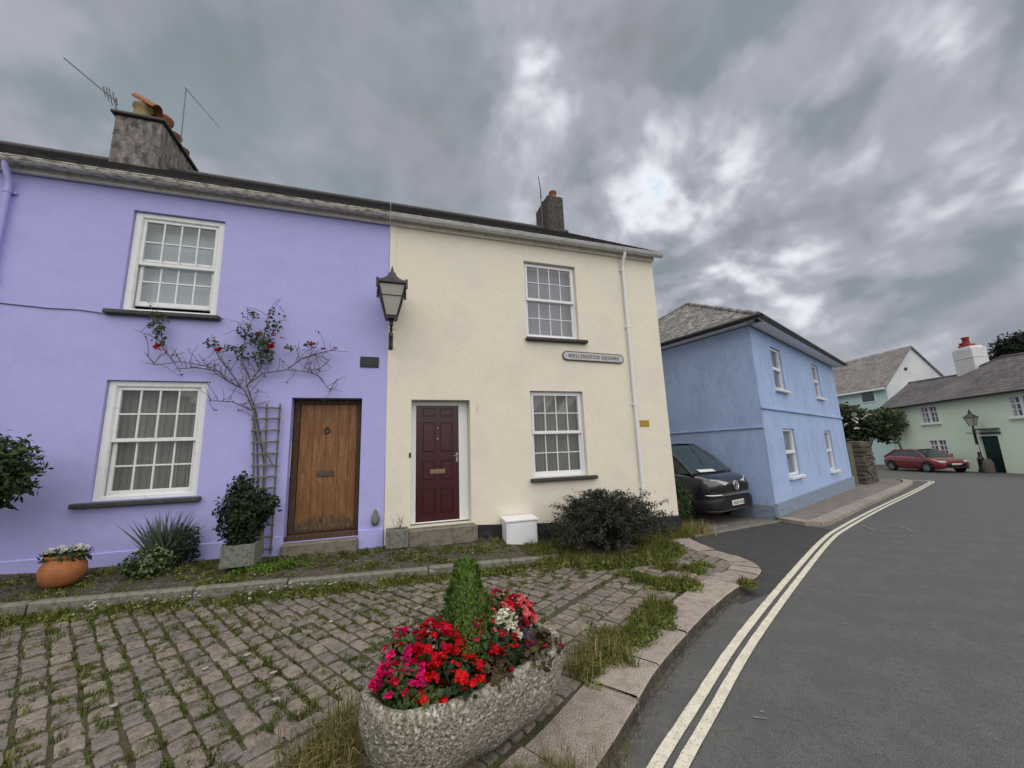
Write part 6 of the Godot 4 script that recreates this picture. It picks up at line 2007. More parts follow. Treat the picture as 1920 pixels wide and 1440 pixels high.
func cabin(car: Node3D, wz: Array, hwb: float, hwt: float, yb: float, yt: float, paint: Material) -> void:
	# wz: z of screen base, screen top, rear roof end, rear base
	var mb := MB.new()
	var zb0: float = wz[0]; var zt0: float = wz[1]; var zt1: float = wz[2]; var zb1: float = wz[3]
	var rows := []
	for k in 7:   # curved windscreen
		var u := k / 6.0 * 2.0 - 1.0
		var bow := 0.10 * (1.0 - u * u)
		rows.append([V(u * hwb, yb, zb0 + bow), V(u * lerpf(hwb, hwt, 0.5) * 1.01, lerpf(yb, yt, 0.52), lerpf(zb0, zt0, 0.47) + bow * 0.9), V(u * hwt, yt, zt0 + bow * 0.8)])
	mb = MB.new()
	for k in 6:
		for j in 2: mb.quad(rows[k][j], rows[k + 1][j], rows[k + 1][j + 1], rows[k][j + 1], V(0, 0.5, 1))
	part(car, "windscreen", mb, M.car_glass)
	for sg in [-1.0, 1.0]:
		mb = MB.new()
		mb.quad(V(sg * hwb * 1.03, yb, zb0 - 0.05), V(sg * hwb * 1.03, yb, zb1), V(sg * hwt, yt - 0.01, zt1), V(sg * hwt, yt - 0.01, zt0), V(sg, 0.2, 0))
		part(car, "side_glass", mb, M.car_glass)
		mb = MB.new()
		mb.tube([V(sg * hwb * 1.02, yb - 0.02, zb0 - 0.01), V(sg * lerpf(hwb, hwt, 0.5) * 1.03, lerpf(yb, yt, 0.52), lerpf(zb0, zt0, 0.47)), V(sg * hwt * 1.01, yt, zt0 - 0.01)], [0.035], 8)
		mb.tube([V(sg * hwt * 1.01, yt, zt0), V(sg * hwt * 1.01, yt, zt1)], [0.03], 8)
		mb.tube([V(sg * hwt * 1.01, yt, zt1), V(sg * hwb * 1.03, yb, zb1)], [0.05], 8)
		var zm := lerpf(zt0, zt1, 0.42)
		mb.tube([V(sg * hwt * 1.012, yt, zm), V(sg * hwb * 1.035, yb, zm + 0.03)], [0.032], 8)
		part(car, "pillar", mb, paint)
	mb = MB.new()
	for k in 6:
		var u0 := k / 6.0 * 2.0 - 1.0; var u1 := (k + 1) / 6.0 * 2.0 - 1.0
		mb.quad(V(u0 * hwt, yt + 0.035 * (1 - u0 * u0), zt0 + 0.08 * (1 - u0 * u0)), V(u1 * hwt, yt + 0.035 * (1 - u1 * u1), zt0 + 0.08 * (1 - u1 * u1)), V(u1 * hwt, yt + 0.035 * (1 - u1 * u1), zt1), V(u0 * hwt, yt + 0.035 * (1 - u0 * u0), zt1), Vector3.UP)
	part(car, "roof", mb, paint)
	mb = MB.new()
	mb.quad(V(-hwt, yt, zt1), V(hwt, yt, zt1), V(hwb, yb, zb1), V(-hwb, yb, zb1), V(0, 0.3, -1))
	part(car, "rear_window", mb, M.car_glass)

func van() -> void:
	var car := thing("parked_van", "dark navy van parked nose out in the driveway by the blue house", "van", V(7.50, road_y(7.5) + 0.009, -6.98), 0.27)
	var mb := MB.new()
	shell(mb, [[0.0, 0.60, 0.34, 0.86], [-0.05, 0.74, 0.27, 0.95], [-0.14, 0.82, 0.24, 1.01], [-0.32, 0.865, 0.23, 1.06], [-0.7, 0.885, 0.23, 1.11], [-1.1, 0.89, 0.23, 1.14], [-2.5, 0.89, 0.23, 1.14], [-3.9, 0.88, 0.25, 1.14], [-4.2, 0.85, 0.28, 1.12], [-4.3, 0.80, 0.35, 1.08]])
	part(car, "body", mb, M.van_paint)
	cabin(car, [-0.46, -1.28, -4.15, -4.28], 0.80, 0.68, 1.075, 1.73, M.van_paint)
	mb = MB.new()   # black grille between the lamps
	shell(mb, [[0.028, 0.50, 0.67, 0.83], [-0.01, 0.66, 0.66, 0.85], [-0.06, 0.765, 0.67, 0.85], [-0.10, 0.80, 0.68, 0.84]])
	part(car, "grille", mb, M.van_trim)
	mb = MB.new()
	shell(mb, [[0.036, 0.60, 0.605, 0.645], [-0.005, 0.735, 0.60, 0.648], [-0.09, 0.83, 0.60, 0.648], [-0.2, 0.862, 0.605, 0.645]])
	part(car, "bumper_trim", mb, M.chrome)
	mb = MB.new()
	shell(mb, [[0.034, 0.60, 0.28, 0.565], [-0.01, 0.745, 0.25, 0.58], [-0.10, 0.845, 0.235, 0.585], [-0.28, 0.888, 0.23, 0.58], [-0.46, 0.898, 0.23, 0.56]])
	part(car, "bumper", mb, M.van_trim)
	mb = MB.new()
	shell(mb, [[0.044, 0.56, 0.285, 0.31], [0.0, 0.72, 0.28, 0.31], [-0.08, 0.835, 0.28, 0.31], [-0.2, 0.875, 0.285, 0.305]])
	part(car, "lower_lip", mb, M.dull_metal)
	# round emblem on the nose: ring with two chevrons
	mb = MB.new()
	var ring := []
	for k in 25: ring.append(V(0.10 * sin(TAU * k / 24.0), 0.80 + 0.10 * cos(TAU * k / 24.0), 0.048))
	mb.tube(ring, [0.011], 8, false)
	for q in [[[-0.055, 0.082], [0.0, 0.005], [0.055, 0.082]], [[-0.092, 0.03], [-0.045, -0.085], [0.0, -0.015], [0.045, -0.085], [0.092, 0.03]]]:
		var p := []
		for v in q: p.append(V(v[0], 0.80 + v[1], 0.05))
		mb.tube(p, [0.009], 6)
	part(car, "emblem", mb, M.chrome)
	mb = MB.new()
	mb.lathe(V(0, 0.80, 0.012), [[0.11, 0.0], [0.11, 0.022], [0.0, 0.026]], 24, Basis(Vector3.RIGHT, PI / 2))
	part(car, "emblem_disc", mb, M.steel)
	for sg in [-1.0, 1.0]:
		mb = MB.new()
		mb.prism([Vector2(0.36, 0.86), Vector2(0.45, 0.80), Vector2(0.62, 0.79), Vector2(0.80, 0.90), Vector2(0.82, 0.95), Vector2(0.62, 0.92)], 0.16, Transform3D(Basis(Vector3.UP, sg * 0.40) * Basis.from_scale(V(sg, 1, 1)), V(0, 0.02, 0.20)))
		part(car, "headlight", mb, M.lamp_lens)
		wheel(car, V(sg * 0.94, 0.33, -0.88), 0.33, sg)
		wheel(car, V(sg * 0.94, 0.33, -3.45), 0.33, sg)
		for z in [-0.88, -3.45]:
			mb = MB.new()
			mb.lathe(V(sg * 0.80, 0.34, z), [[0.335, 0.088], [0.385, 0.102], [0.41, 0.09], [0.41, 0.0]], 26, Basis(Vector3.BACK, -PI / 2 * sg))
			part(car, "wheel_arch", mb, M.van_trim)
		var mr := group_node(car, "wing_mirror")
		mb = MB.new()
		mb.cbox(V(sg * 1.0, 1.17, -1.05), V(0.2, 0.22, 0.12), 0.05)
		mb.tube([V(sg * 0.86, 1.1, -1.05), V(sg * 0.95, 1.12, -1.05)], [0.025], 8)
		part(mr, "housing", mb, M.van_paint)
		mb = MB.new()
		mb.tube([V(sg * 0.15, 1.085, -0.34), V(sg * -0.45, 1.10, -0.38)], [0.012], 6)
		part(car, "wiper", mb, M.van_trim)
	mb = MB.new()
	mb.cbox(V(-0.02, 0.435, 0.052), V(0.50, 0.11, 0.012), 0.004)
	var np := part(car, "number_plate", mb, M.plate_white)
	mb = MB.new()   # characters too blurred to read
	for k in 7: mb.box(V(-0.20 + k * 0.062 + (0.02 if k > 3 else 0.0), 0.435, 0.0585), V(0.036, 0.066, 0.002))
	part(np, "characters", mb, M.ink_worn)
	# pale sheet on the dash
	mb = MB.new()
	mb.quad(V(-0.62, 1.095, -0.44), V(-0.10, 1.095, -0.36), V(-0.12, 1.145, -0.44), V(-0.60, 1.15, -0.54), V(0, 1, 0.5))
	var sh := part(self, "dashboard_paper", mb, M.plate_white)
	sh.position = car.position + car.basis * V(0, 0.012, 0.045)
	sh.rotation.y = car.rotation.y
	tag(sh, "pale paper sheet lying at the foot of the van windscreen", "paper")

func red_car() -> void:
	var dir := V(-0.4276, 0, 0.904)
	var f := V(30.9, 0, -14.75) + dir * 0.80 + V(0.904, 0, 0.4276) * 0.84
	f.y = road_y(f.x) + 0.0
	var car := thing("parked_car", "dark red hatchback parked in front of the pale green house", "car", f, atan2(dir.x, dir.z))
	var mb := MB.new()
	shell(mb, [[0.0, 0.58, 0.28, 0.56], [-0.08, 0.74, 0.22, 0.66], [-0.3, 0.83, 0.19, 0.76], [-0.7, 0.86, 0.18, 0.85], [-1.05, 0.865, 0.18, 0.91], [-2.2, 0.87, 0.18, 0.95], [-3.4, 0.865, 0.19, 0.98], [-3.9, 0.82, 0.22, 0.97], [-4.12, 0.70, 0.32, 0.90]])
	part(car, "body", mb, M.red_paint)
	cabin(car, [-0.92, -1.78, -3.2, -3.95], 0.74, 0.58, 0.88, 1.33, M.red_paint)
	for sg in [-1.0, 1.0]:
		wheel(car, V(sg * 0.925, 0.31, -0.80), 0.31, sg)
		wheel(car, V(sg * 0.925, 0.31, -3.32), 0.31, sg)
		for z in [-0.80, -3.32]:
			mb = MB.new()
			mb.lathe(V(sg * 0.79, 0.32, z), [[0.312, 0.082], [0.35, 0.095], [0.37, 0.085], [0.37, 0.0]], 24, Basis(Vector3.BACK, -PI / 2 * sg))
			part(car, "wheel_arch", mb, M.van_trim)
		mb = MB.new()
		mb.cbox(V(sg * 0.62, 0.63, -0.08), V(0.32, 0.11, 0.16), 0.03, Basis(Vector3.UP, sg * 0.5))
		part(car, "headlight", mb, M.lamp_lens)
		mb = MB.new()
		mb.cbox(V(sg * 0.94, 0.98, -1.25), V(0.18, 0.13, 0.1), 0.03)
		part(car, "wing_mirror", mb, M.red_paint)
	mb = MB.new()
	mb.cbox(V(0, 0.42, 0.0), V(1.0, 0.18, 0.08), 0.03)
	part(car, "grille", mb, M.van_trim)
	mb = MB.new()
	mb.cbox(V(0, 0.50, 0.045), V(0.5, 0.10, 0.01), 0.003)
	part(car, "number_plate", mb, M.plate_white)

func stone_wall() -> void:
	# stub of rubble wall with a rounded end, at the far side of the gate
	var t := thing("rubble_wall", "rough grey rubble stone wall end between the gate and the red car", "wall", V(19.55, road_y(19.5) + 0.05, -11.45))
	var dirv := V(0.93, 0, -0.36)
	var core := MB.new()
	var bs := Basis(Vector3.UP, atan2(0.36, 0.93))
	core.box(V(0, 0.85, 0), V(2.0, 1.66, 0.40), bs)
	part(t, "mortar_core", core, M.soil)
	var meshes := []
	for k in 5:
		var mb := MB.new()
		mb.tinted = true
		var g: float = [0.8, 1.0, 1.25, 0.65, 1.1][k]
		mb.col = Color(g, g * 0.97, g * 0.92)
		mb.cbox(Vector3.ZERO, V(1, 1, 1), 0.14)
		meshes.append(mb.mesh())
	var y := 0.0
	while y < 1.66:
		var h := rf(0.10, 0.24)
		var x := -1.04
		while x < 1.04:
			var w := rf(0.12, 0.42)
			var hh := h * rf(0.75, 1.15)
			var o := part(t, "stone", meshes[rng.randi() % 5], M.wall_stone)
			o.transform = Transform3D(bs * Basis.from_euler(V(rf(-0.1, 0.1), rf(-0.15, 0.15), rf(-0.12, 0.12))) * Basis.from_scale(V(w - 0.012, hh - 0.01, rf(0.46, 0.58))), V(0, y + h * 0.5 + rf(-0.02, 0.02), 0) + bs * V(x + w * 0.5, 0, rf(-0.04, 0.04)))
			x += w
		y += h
	for k in 5:   # coping on edge
		var o := part(t, "coping_stone", meshes[k], M.wall_stone)
		o.transform = Transform3D(bs * Basis.from_scale(V(0.42, rf(0.14, 0.24), 0.5)), V(0, 1.68, 0) + bs * V(-0.84 + k * 0.42, 0, 0))
	# board gate
	var g := thing("board_gate", "greenish weathered board gate between the blue house and the stone wall", "gate", V(17.85, road_y(17.8) + 0.05, -10.80), atan2(0.36, 0.93))
	for k in 6:
		var mb := MB.new()
		mb.cbox(V(-0.33 + k * 0.13, 0.86, 0), V(0.126, 1.66 + 0.02 * sin(k * 2.0), 0.025), 0.004)
		part(g, "board", mb, M.gate_wood)
	for yy in [0.3, 1.3]:
		var mb := MB.new()
		mb.cbox(V(0, yy, -0.03), V(0.78, 0.1, 0.03), 0.004)
		part(g, "rail", mb, M.gate_wood)

func tree(nm: String, label: String, at: Vector3, h: float, trunk_r: float, blobs: Array, l: float, w: float, ca: Color, cb: Color, lean := Vector3.ZERO) -> Node3D:
	var t := thing(nm, label, "tree", at)
	var mb := MB.new()
	var top := V(0, h, 0) + lean
	mb.tube([V(0, -0.1, 0), V(lean.x * 0.3, h * 0.45, lean.z * 0.3), top], [trunk_r, trunk_r * 0.75, trunk_r * 0.5], 8)
	for b in blobs:
		var c: Vector3 = b[0]
		mb.tube([V(lean.x * 0.3, h * 0.45, lean.z * 0.3).lerp(top, rf(0.2, 0.9)), c * V(0.5, 1, 0.5) + top * V(0.5, 0, 0.5), c + V(0, b[1].y * 0.4, 0)], [trunk_r * 0.5, trunk_r * 0.3, trunk_r * 0.12], 6)
	part(t, "trunk", mb, M.bark)
	mb = MB.new()
	for b in blobs: leaf_mass(mb, b[0], b[1], b[2], l, w, ca, cb, 0.5, 0.4, 0.4)
	part(t, "crown", mb, M.leaf)
	return t

func greenery_far() -> void:
	var rt := V(0.54, 0, 0.84)   # along the garden wall
	var t := tree("flowering_tree", "bushy dark tree with a few large white blooms over the stone wall", V(20.7, -0.29, -11.85), 1.9, 0.07, [[rt * -1.05 + V(0, 2.55, 0), V(0.6, 0.65, 0.6), 1100], [rt * -0.35 + V(0, 2.75, 0), V(0.7, 0.7, 0.6), 1500], [rt * 0.35 + V(0, 2.6, 0), V(0.65, 0.7, 0.65), 1300], [rt * -0.6 + V(0, 3.2, 0), V(0.6, 0.4, 0.5), 700], [rt * -0.5 + V(0, 2.0, 0), V(0.7, 0.4, 0.6), 800], [rt * 0.95 + V(0, 2.7, 0), V(0.45, 0.5, 0.5), 450], [rt * 0.75 + V(0, 2.15, 0), V(0.4, 0.4, 0.4), 300]], 0.16, 0.085, DK1, Color(0.06, 0.08, 0.025))
	var bm := bloom_mesh(0.115, 7, 3, Color(0.72, 0.72, 0.70), Color(0.62, 0.63, 0.6), Color(0.6, 0.55, 0.4), 41)
	for q in [[-0.24, 3.02], [-0.20, 2.86], [-0.26, 2.74], [0.02, 2.80], [0.12, 2.90], [0.24, 2.98], [-0.58, 2.62], [-0.24, 2.42]]: bloom(t, bm, rt * q[0] + V(-0.86, q[1], 0.55))
	tree("slim_tree", "slim tree with a bare leaning stem before the pale green house", V(34.6, -0.5, -17.6), 3.0, 0.085, [[V(0.25, 3.2, -0.95), V(0.5, 0.6, 0.6), 420], [V(0.1, 3.7, -0.4), V(0.5, 0.5, 0.6), 420], [V(0.0, 3.1, -0.1), V(0.4, 0.5, 0.45), 300], [V(0.25, 2.55, -1.2), V(0.4, 0.45, 0.5), 260]], 0.2, 0.09, G1, Color(0.09, 0.11, 0.035), V(0.1, 0.1, -0.45))
	var dk := Color(0.006, 0.010, 0.006)
	tree("dark_conifer", "dark spreading conifer rising behind the green house roof", V(47.0, -0.6, -15.6), 8.5, 0.35, [[V(0, 8.6, 0), V(1.0, 1.3, 1.3), 2600], [V(0.1, 7.6, -0.5), V(1.1, 1.2, 1.6), 3000], [V(0.1, 7.4, 1.2), V(1.0, 1.3, 1.3), 2600], [V(0, 6.6, -1.3), V(0.9, 0.8, 1.2), 1300], [V(0, 9.2, 0.6), V(0.7, 0.7, 0.7), 700]], 0.36, 0.10, dk, Color(0.018, 0.028, 0.016))
	tree("dark_conifer", "dark conifer top at the right edge behind the green house", V(48.5, -0.6, -12.6), 7.5, 0.3, [[V(0, 8.0, 0), V(1.0, 1.4, 1.3), 2600], [V(0, 6.8, 0.3), V(1.2, 1.2, 1.6), 2600]], 0.36, 0.10, dk, Color(0.018, 0.028, 0.016))

func casement(H: Node3D, x0: float, x1: float, y0: float, y1: float, half := false) -> void:
	# pair of white casements with small panes
	var w := group_node(H, "window")
	var mb := MB.new()
	var mid := (x0 + x1) * 0.5
	rect_frame(mb, x0 + 0.004, x1 - 0.004, y0 + 0.004, y1 - 0.004, 0.02, 0.12, 0.08, 0.08, 0.07, 0.09)
	mb.cbox(V(mid, (y0 + y1) * 0.5, -0.04), V(0.14, y1 - y0 - 0.02, 0.10), 0.006)
	part(w, "frame", mb, M.white_plastic)
	for s in [[x0 + 0.08, mid - 0.07], [mid + 0.07, x1 - 0.08]]:
		var cx: float = (s[0] + s[1]) * 0.5
		mb = MB.new()
		mb.box(V(cx, (y0 + y1) * 0.5, -0.045), V(0.04, y1 - y0 - 0.18, 0.05))
		part(w, "glazing_bar", mb, M.white_plastic)
		for j in range(1, 3):
			mb = MB.new()
			mb.box(V(cx, lerpf(y0 + 0.09, y1 - 0.07, j / 3.0), -0.048), V(s[1] - s[0], 0.04 if j == 1 else 0.07, 0.044))
			part(w, "glazing_bar", mb, M.white_plastic)
		for i in 2:
			for j in 3:
				mb = MB.new()
				var a := V(lerpf(s[0], s[1], i / 2.0), lerpf(y0 + 0.09, y1 - 0.07, j / 3.0), -0.06)
				var b := V(lerpf(s[0], s[1], (i + 1) / 2.0), lerpf(y0 + 0.09, y1 - 0.07, (j + 1) / 3.0), -0.06)
				mb.quad(a, V(b.x, a.y, a.z), b, V(a.x, b.y, a.z), V(0, 0, 1))
				part(w, "pane", mb, M.glass)
	mb = MB.new()
	mb.cbox(V(mid, y0 - 0.04, 0.05), V(x1 - x0 + 0.2, 0.07, 0.16), 0.01)
	part(w, "sill", mb, M.green_paint)

func green_house() -> void:
	var H := thing("green_house", "pale green cottage with white casements and a dark green door", "house", V(35.7, -0.55, -18.7), deg_to_rad(-115.3))
	var o := 0.55
	var L := 13.0
	var mb := MB.new()
	var holes := [[2.70, 3.95, 2.50 + o, 3.66 + o], [2.85, 4.10, 0.38 + o, 1.46 + o], [7.98, 9.2, 2.50 + o, 3.66 + o], [8.35, 9.5, 0.3 + o, 1.45 + o], [6.05, 7.05, 0.02, 1.57 + o]]
	mb.wall(0, L, -0.4, 3.86 + o, 0, holes, 0.30)
	mb.quad(V(0, -0.4, 0), V(-0.9, -0.4, -6), V(-0.9, 3.9 + o, -6), V(0, 3.9 + o, 0), V(-1, 0, 0))
	mb.tri(V(0, 3.9 + o, 0), V(-0.9, 3.9 + o, -6), V(-0.9, 5.6 + o, -3), V(-1, 0, 0))
	mb.quad(V(-0.9, -0.4, -6), V(L, -0.4, -6), V(L, 3.9 + o, -6), V(-0.9, 3.9 + o, -6), V(0, 0, -1))
	mb.quad(V(L, -0.4, 0), V(L, -0.4, -6), V(L, 3.9 + o, -6), V(L, 3.9 + o, 0), V(1, 0, 0))
	part(H, "wall", mb, M.green_paint)
	mb = MB.new()
	mb.ab(V(0.3, -0.3, -2.2), V(L - 0.3, 3.8 + o, -2.1)); mb.ab(V(0.3, 2.0 + o, -2.09), V(L - 0.3, 2.15 + o, -0.31))
	part(H, "inner_walls", mb, M.room)
	for i in 4: casement(H, holes[i][0], holes[i][1], holes[i][2], holes[i][3])
	var d := group_node(H, "door")
	mb = MB.new()
	mb.cbox(V(6.55, 1.07, -0.16), V(0.97, 2.1, 0.05), 0.01)
	for q in [[-0.24, 0.55], [0.24, 0.55], [-0.24, 1.5], [0.24, 1.5]]: mb.cbox(V(6.55 + q[0], q[1], -0.13), V(0.34, 0.7, 0.03), 0.012)
	part(d, "leaf", mb, M.door_green)
	mb = MB.new()
	mb.cbox(V(6.72, 2.52, 0.16), V(1.1, 0.09, 0.32), 0.02)
	mb.cbox(V(6.72, 2.28, 0.02), V(1.1, 0.13, 0.05), 0.01)
	part(H, "door_hood", mb, M.slate_grey)
	# roof; the ridge steps up over the far part
	var E := [V(-0.45, 3.82 + o, 0.28), V(3.0, 3.86 + o, 0.28), V(5.6, 3.9 + o, 0.28), V(8.5, 3.92 + o, 0.28), V(L + 0.3, 3.95 + o, 0.28)]
	var R := [V(-1.35, 5.86 + o, -3.0), V(2.6, 5.74 + o, -3.0), V(5.4, 6.34 + o, -3.0), V(8.5, 6.1 + o, -3.0), V(L + 0.3, 5.9 + o, -3.0)]
	mb = MB.new()
	var sl := MB.new()
	for i in 4:
		mb.quad(E[i], E[i + 1], R[i + 1], R[i], V(0, 1, 1))
		mb.quad(E[i] + V(0, 0, -6.6), E[i + 1] + V(0, 0, -6.6), R[i + 1], R[i], V(0, 1, -1))
		slates(sl, E[i], E[i + 1], R[i], R[i + 1], 0.28, 0.34, 0.012)
	var rp := part(H, "roof", mb, M.slate_grey)
	part(rp, "slates", sl, M.slate_grey).set_meta("kind", "stuff")
	mb = MB.new()
	for i in 4: mb.tube([R[i], R[i + 1]], [0.09], 8)
	part(rp, "ridge_tiles", mb, M.slate_grey)
	mb = MB.new()
	for i in 4: mb.tube([E[i] + V(0, -0.05, 0.05), E[i + 1] + V(0, -0.05, 0.05)], [0.07], 8)
	part(H, "gutter", mb, M.iron)
	var c := group_node(H, "chimney")
	mb = MB.new()
	mb.cbox(V(3.35, 6.3 + o, -3.15), V(1.3, 2.1, 0.9), 0.03)
	part(c, "stack", mb, M.chimney_white)
	mb = MB.new()
	mb.cbox(V(3.35, 7.4 + o, -3.15), V(1.1, 0.16, 0.8), 0.04)
	mb.cbox(V(3.35, 6.72 + o, -3.15), V(1.35, 0.06, 0.95), 0.02)
	part(c, "capping", mb, M.chimney_white)
	mb = MB.new()
	mb.cbox(V(3.30, 7.57 + o, -3.15), V(0.75, 0.2, 0.4), 0.03)
	part(c, "pot_base", mb, M.clay_red)
	pot(c, V(3.32, 7.66 + o, -3.15), 0.2, 0.52, M.clay_red)
	pot(c, V(3.02, 7.55 + o, -3.15), 0.14, 0.3, M.clay_red)

func white_house() -> void:
	# gable turned to us, ridge running away to the left
	var C := V(39.1, -0.6, -20.2)
	var r_ := V(0.49, 0, 0.87); var aw := V(0.87, 0, -0.49)
	var gx := (r_ * 0.67 + aw * 0.74).normalized()   # along the gable
	var sx := (r_ * -0.74 + aw * 0.67).normalized()   # along the side
	var H := thing("white_house", "tall white gabled house with an aqua side wall behind the flowering tree", "house", C)
	var w := 6.0
	var ey := 6.65; var ay := 9.9; var ln := 11.0
	var mb := MB.new()
	var fr := -sx
	var A := Vector3.ZERO; var B := gx * w
	mb.quad(A + V(0, -0.2, 0), B + V(0, -0.2, 0), B + V(0, ey, 0), A + V(0, ey, 0), fr)
	mb.tri(A + V(0, ey, 0), B + V(0, ey, 0), gx * w * 0.5 + V(0, ay, 0), fr)
	mb.quad(B + V(0, -0.2, 0), B + sx * ln + V(0, -0.2, 0), B + sx * ln + V(0, ey, 0), B + V(0, ey, 0), gx)
	mb.quad(A + sx * ln + V(0, -0.2, 0), B + sx * ln + V(0, -0.2, 0), B + sx * ln + V(0, ey, 0), A + sx * ln + V(0, ey, 0), sx)
	part(H, "gable_wall", mb, M.pale_render)
	mb = MB.new()
	mb.quad(A + V(0, -0.2, 0), A + sx * ln + V(0, -0.2, 0), A + sx * ln + V(0, ey, 0), A + V(0, ey, 0), -gx)
	part(H, "side_wall", mb, M.aqua_render)
	var bs := Basis(-sx, Vector3.UP, -gx)
	var wn := group_node(H, "window")
	var wc := sx * 1.55 + V(0, 5.95, 0) - gx * 0.02
	mb = MB.new()
	mb.cbox(wc, V(1.25, 1.25, 0.06), 0.01, bs)
	part(wn, "frame", mb, M.white_plastic)
	mb = MB.new()
	mb.cbox(wc - gx * 0.025, V(1.05, 1.05, 0.04), 0.01, bs)
	part(wn, "pane", mb, M.car_glass)
	mb = MB.new()
	var ov := -gx * 0.3 - V(0, 0.33, 0)
	var e0 := A + V(0, ey, 0) + ov - sx * 0.15; var e1 := A + sx * ln + V(0, ey, 0) + ov
	var r0 := gx * w * 0.5 + V(0, ay, 0) - sx * 0.15; var r1 := r0 + sx * ln
	var f0 := B + V(0, ey, 0) + gx * 0.3 - V(0, 0.33, 0) - sx * 0.15; var f1 := f0 + sx * ln
	mb.quad(e0, e1, r1, r0, Vector3.UP); mb.quad(f0, f1, r1, r0, Vector3.UP)
	for q in [[e0, r0], [f0, r0]]:
		mb.quad(q[0], q[1], q[1] - V(0, 0.14, 0), q[0] - V(0, 0.14, 0), -sx)
	var rp := part(H, "roof", mb, M.slate_pale)
	mb = MB.new()
	slates(mb, e1, e0, r1, r0, 0.3, 0.36, 0.012)
	part(rp, "slates", mb, M.slate_pale).set_meta("kind", "stuff")
	mb = MB.new()
	mb.tube([e0 + V(0, -0.05, 0), e1 + V(0, -0.05, 0)], [0.08], 8)
	part(H, "gutter", mb, M.white_paint)
	mb = MB.new()
	mb.lathe(gx * w * 0.36 + V(0, ay - 2.0, 0) - sx * 0.01, [[0.0, 0.05], [0.13, 0.05], [0.13, 0.0]], 12, Basis(Vector3.UP.cross(-sx).normalized(), -sx, Vector3.UP))
	part(H, "vent", mb, M.ink)

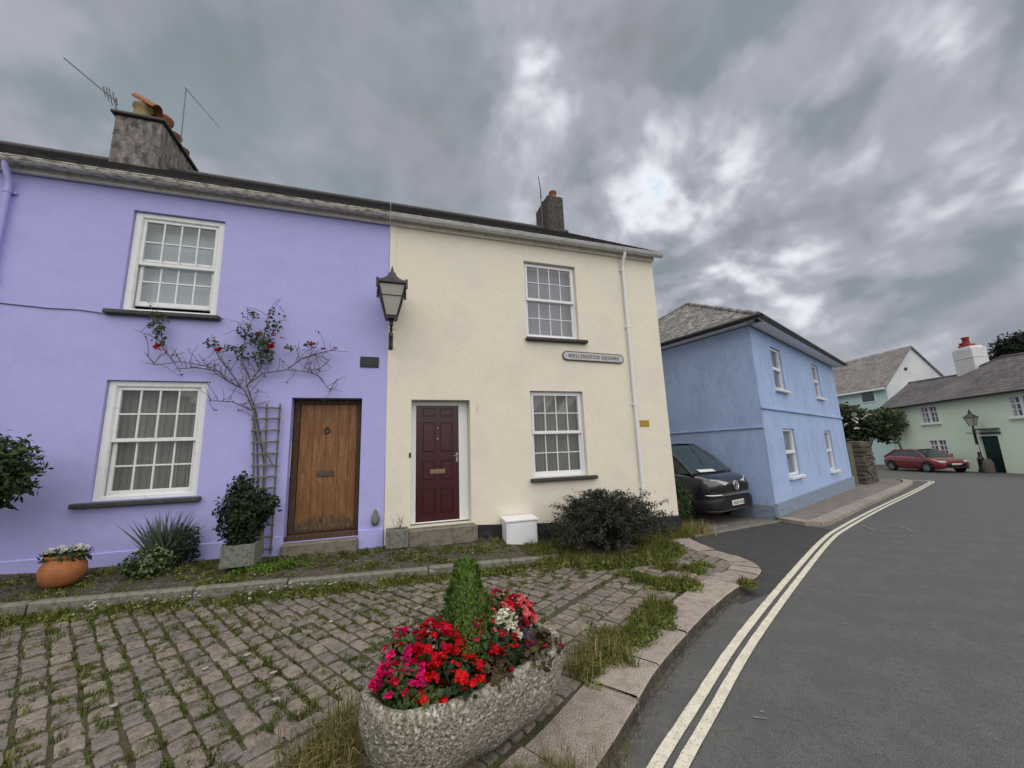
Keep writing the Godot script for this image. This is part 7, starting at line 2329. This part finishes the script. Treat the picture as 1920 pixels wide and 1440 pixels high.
func street_lamp() -> void:
	var at := V(32.45, road_y(32.4) + 0.02, -13.1)
	var t := thing("street_lamp", "old black lamp post with a glazed lantern before the green house", "street lamp", at)
	var mb := MB.new()
	mb.lathe(Vector3.ZERO, [[0.0, 0.0], [0.20, 0.0], [0.20, 0.1], [0.15, 0.2], [0.14, 0.7], [0.17, 0.74], [0.09, 0.85], [0.07, 1.2], [0.055, 2.3], [0.09, 2.36], [0.05, 2.42], [0.05, 2.62]], 14)
	mb.tube([V(-0.1, 2.22, -0.3), V(0.1, 2.22, 0.3)], [0.022], 6)
	part(t, "post", mb, M.iron)
	mb = MB.new()
	var cs := [Vector2(-1, -1), Vector2(1, -1), Vector2(1, 1), Vector2(-1, 1)]
	for k in 4:
		var a: Vector2 = cs[k]; var c: Vector2 = cs[(k + 1) % 4]
		mb.tube([V(a.x * 0.1, 2.62, a.y * 0.1), V(a.x * 0.21, 3.12, a.y * 0.21)], [0.016], 6)
		mb.tube([V(a.x * 0.21, 3.12, a.y * 0.21), V(c.x * 0.21, 3.12, c.y * 0.21)], [0.02], 6)
		mb.tri(V(a.x * 0.26, 3.12, a.y * 0.26), V(c.x * 0.26, 3.12, c.y * 0.26), V(0, 3.42, 0), V(a.x + c.x, 1, a.y + c.y))
	mb.lathe(V(0, 3.35, 0), [[0.08, 0.0], [0.06, 0.1], [0.0, 0.28]], 10)
	part(t, "lantern_frame", mb, M.iron)
	for k in 4:
		var a: Vector2 = cs[k]; var c: Vector2 = cs[(k + 1) % 4]
		mb = MB.new()
		mb.quad(V(a.x * 0.098, 2.62, a.y * 0.098), V(c.x * 0.098, 2.62, c.y * 0.098), V(c.x * 0.205, 3.12, c.y * 0.205), V(a.x * 0.205, 3.12, a.y * 0.205), V(a.x + c.x, 0, a.y + c.y))
		part(t, "pane", mb, M.frosted)
	# stone guard at its foot
	t = thing("guard_stone", "weathered stone guard block at the foot of the lamp post", "stone", at + V(-0.16, 0.0, 0.32))
	mb = MB.new()
	mb.lathe(Vector3.ZERO, [[0.0, 0.0], [0.22, 0.0], [0.23, 0.3], [0.20, 0.6], [0.12, 0.74], [0.0, 0.76]], 12, Basis(), 0.08)
	part(t, "block", mb, M.wall_stone)
	# small notice on the wall side
	t = thing("notice_board", "small white notice on the lamp post beside the green door", "sign", at + V(-0.09, 1.35, 0.0), deg_to_rad(-115.3))
	mb = MB.new()
	mb.cbox(V(0.0, 0.0, 0.03), V(0.26, 0.42, 0.02), 0.004)
	part(t, "panel", mb, M.plate_white)

# ---------------------------------------------------------------- the scene
func _ready() -> void:
	rng.seed = 2024
	var cam := Camera3D.new()
	cam.name = "camera"
	add_child(cam)
	cam.transform = Transform3D(Basis(V(0.95079, -0.03591, 0.30776), V(-0.01997, 0.98409, 0.17653), V(-0.3092, -0.17399, 0.93494)).orthonormalized(), V(0, 1.65, 0))
	cam.fov = 89.92
	cam.near = 0.05
	cam.far = 600.0
	cam.current = true
	var env := Environment.new()
	env.background_mode = Environment.BG_SKY
	env.sky = Sky.new()
	env.sky.sky_material = make_sky()
	env.tonemap_mode = Environment.TONE_MAPPER_LINEAR
	env.tonemap_exposure = 2.1
	env.sdfgi_enabled = true
	env.ssao_enabled = true
	env.ssil_enabled = true
	var we := WorldEnvironment.new()
	we.name = "world_environment"
	we.environment = env
	add_child(we)
	var sun := DirectionalLight3D.new()
	sun.name = "sun"
	sun.light_energy = 0.5
	sun.light_color = Color(1.0, 0.97, 0.93)
	sun.light_angular_distance = 115.0
	sun.shadow_enabled = true
	add_child(sun)
	sun.look_at_from_position(V(0.02, 0.86, 0.46) * 30.0, Vector3.ZERO)
	print("sky ", Time.get_ticks_msec())
	make_materials()
	print("materials ", Time.get_ticks_msec())
	build_land()
	build_terrace()
	blue_house()
	green_house()
	white_house()
	print("buildings ", Time.get_ticks_msec())
	build_wall_things()
	stone_wall()
	van()
	red_car()
	street_lamp()
	trough()
	rose()
	shrubs()
	greenery_far()
	grass_all()
	print("done ", Time.get_ticks_msec())
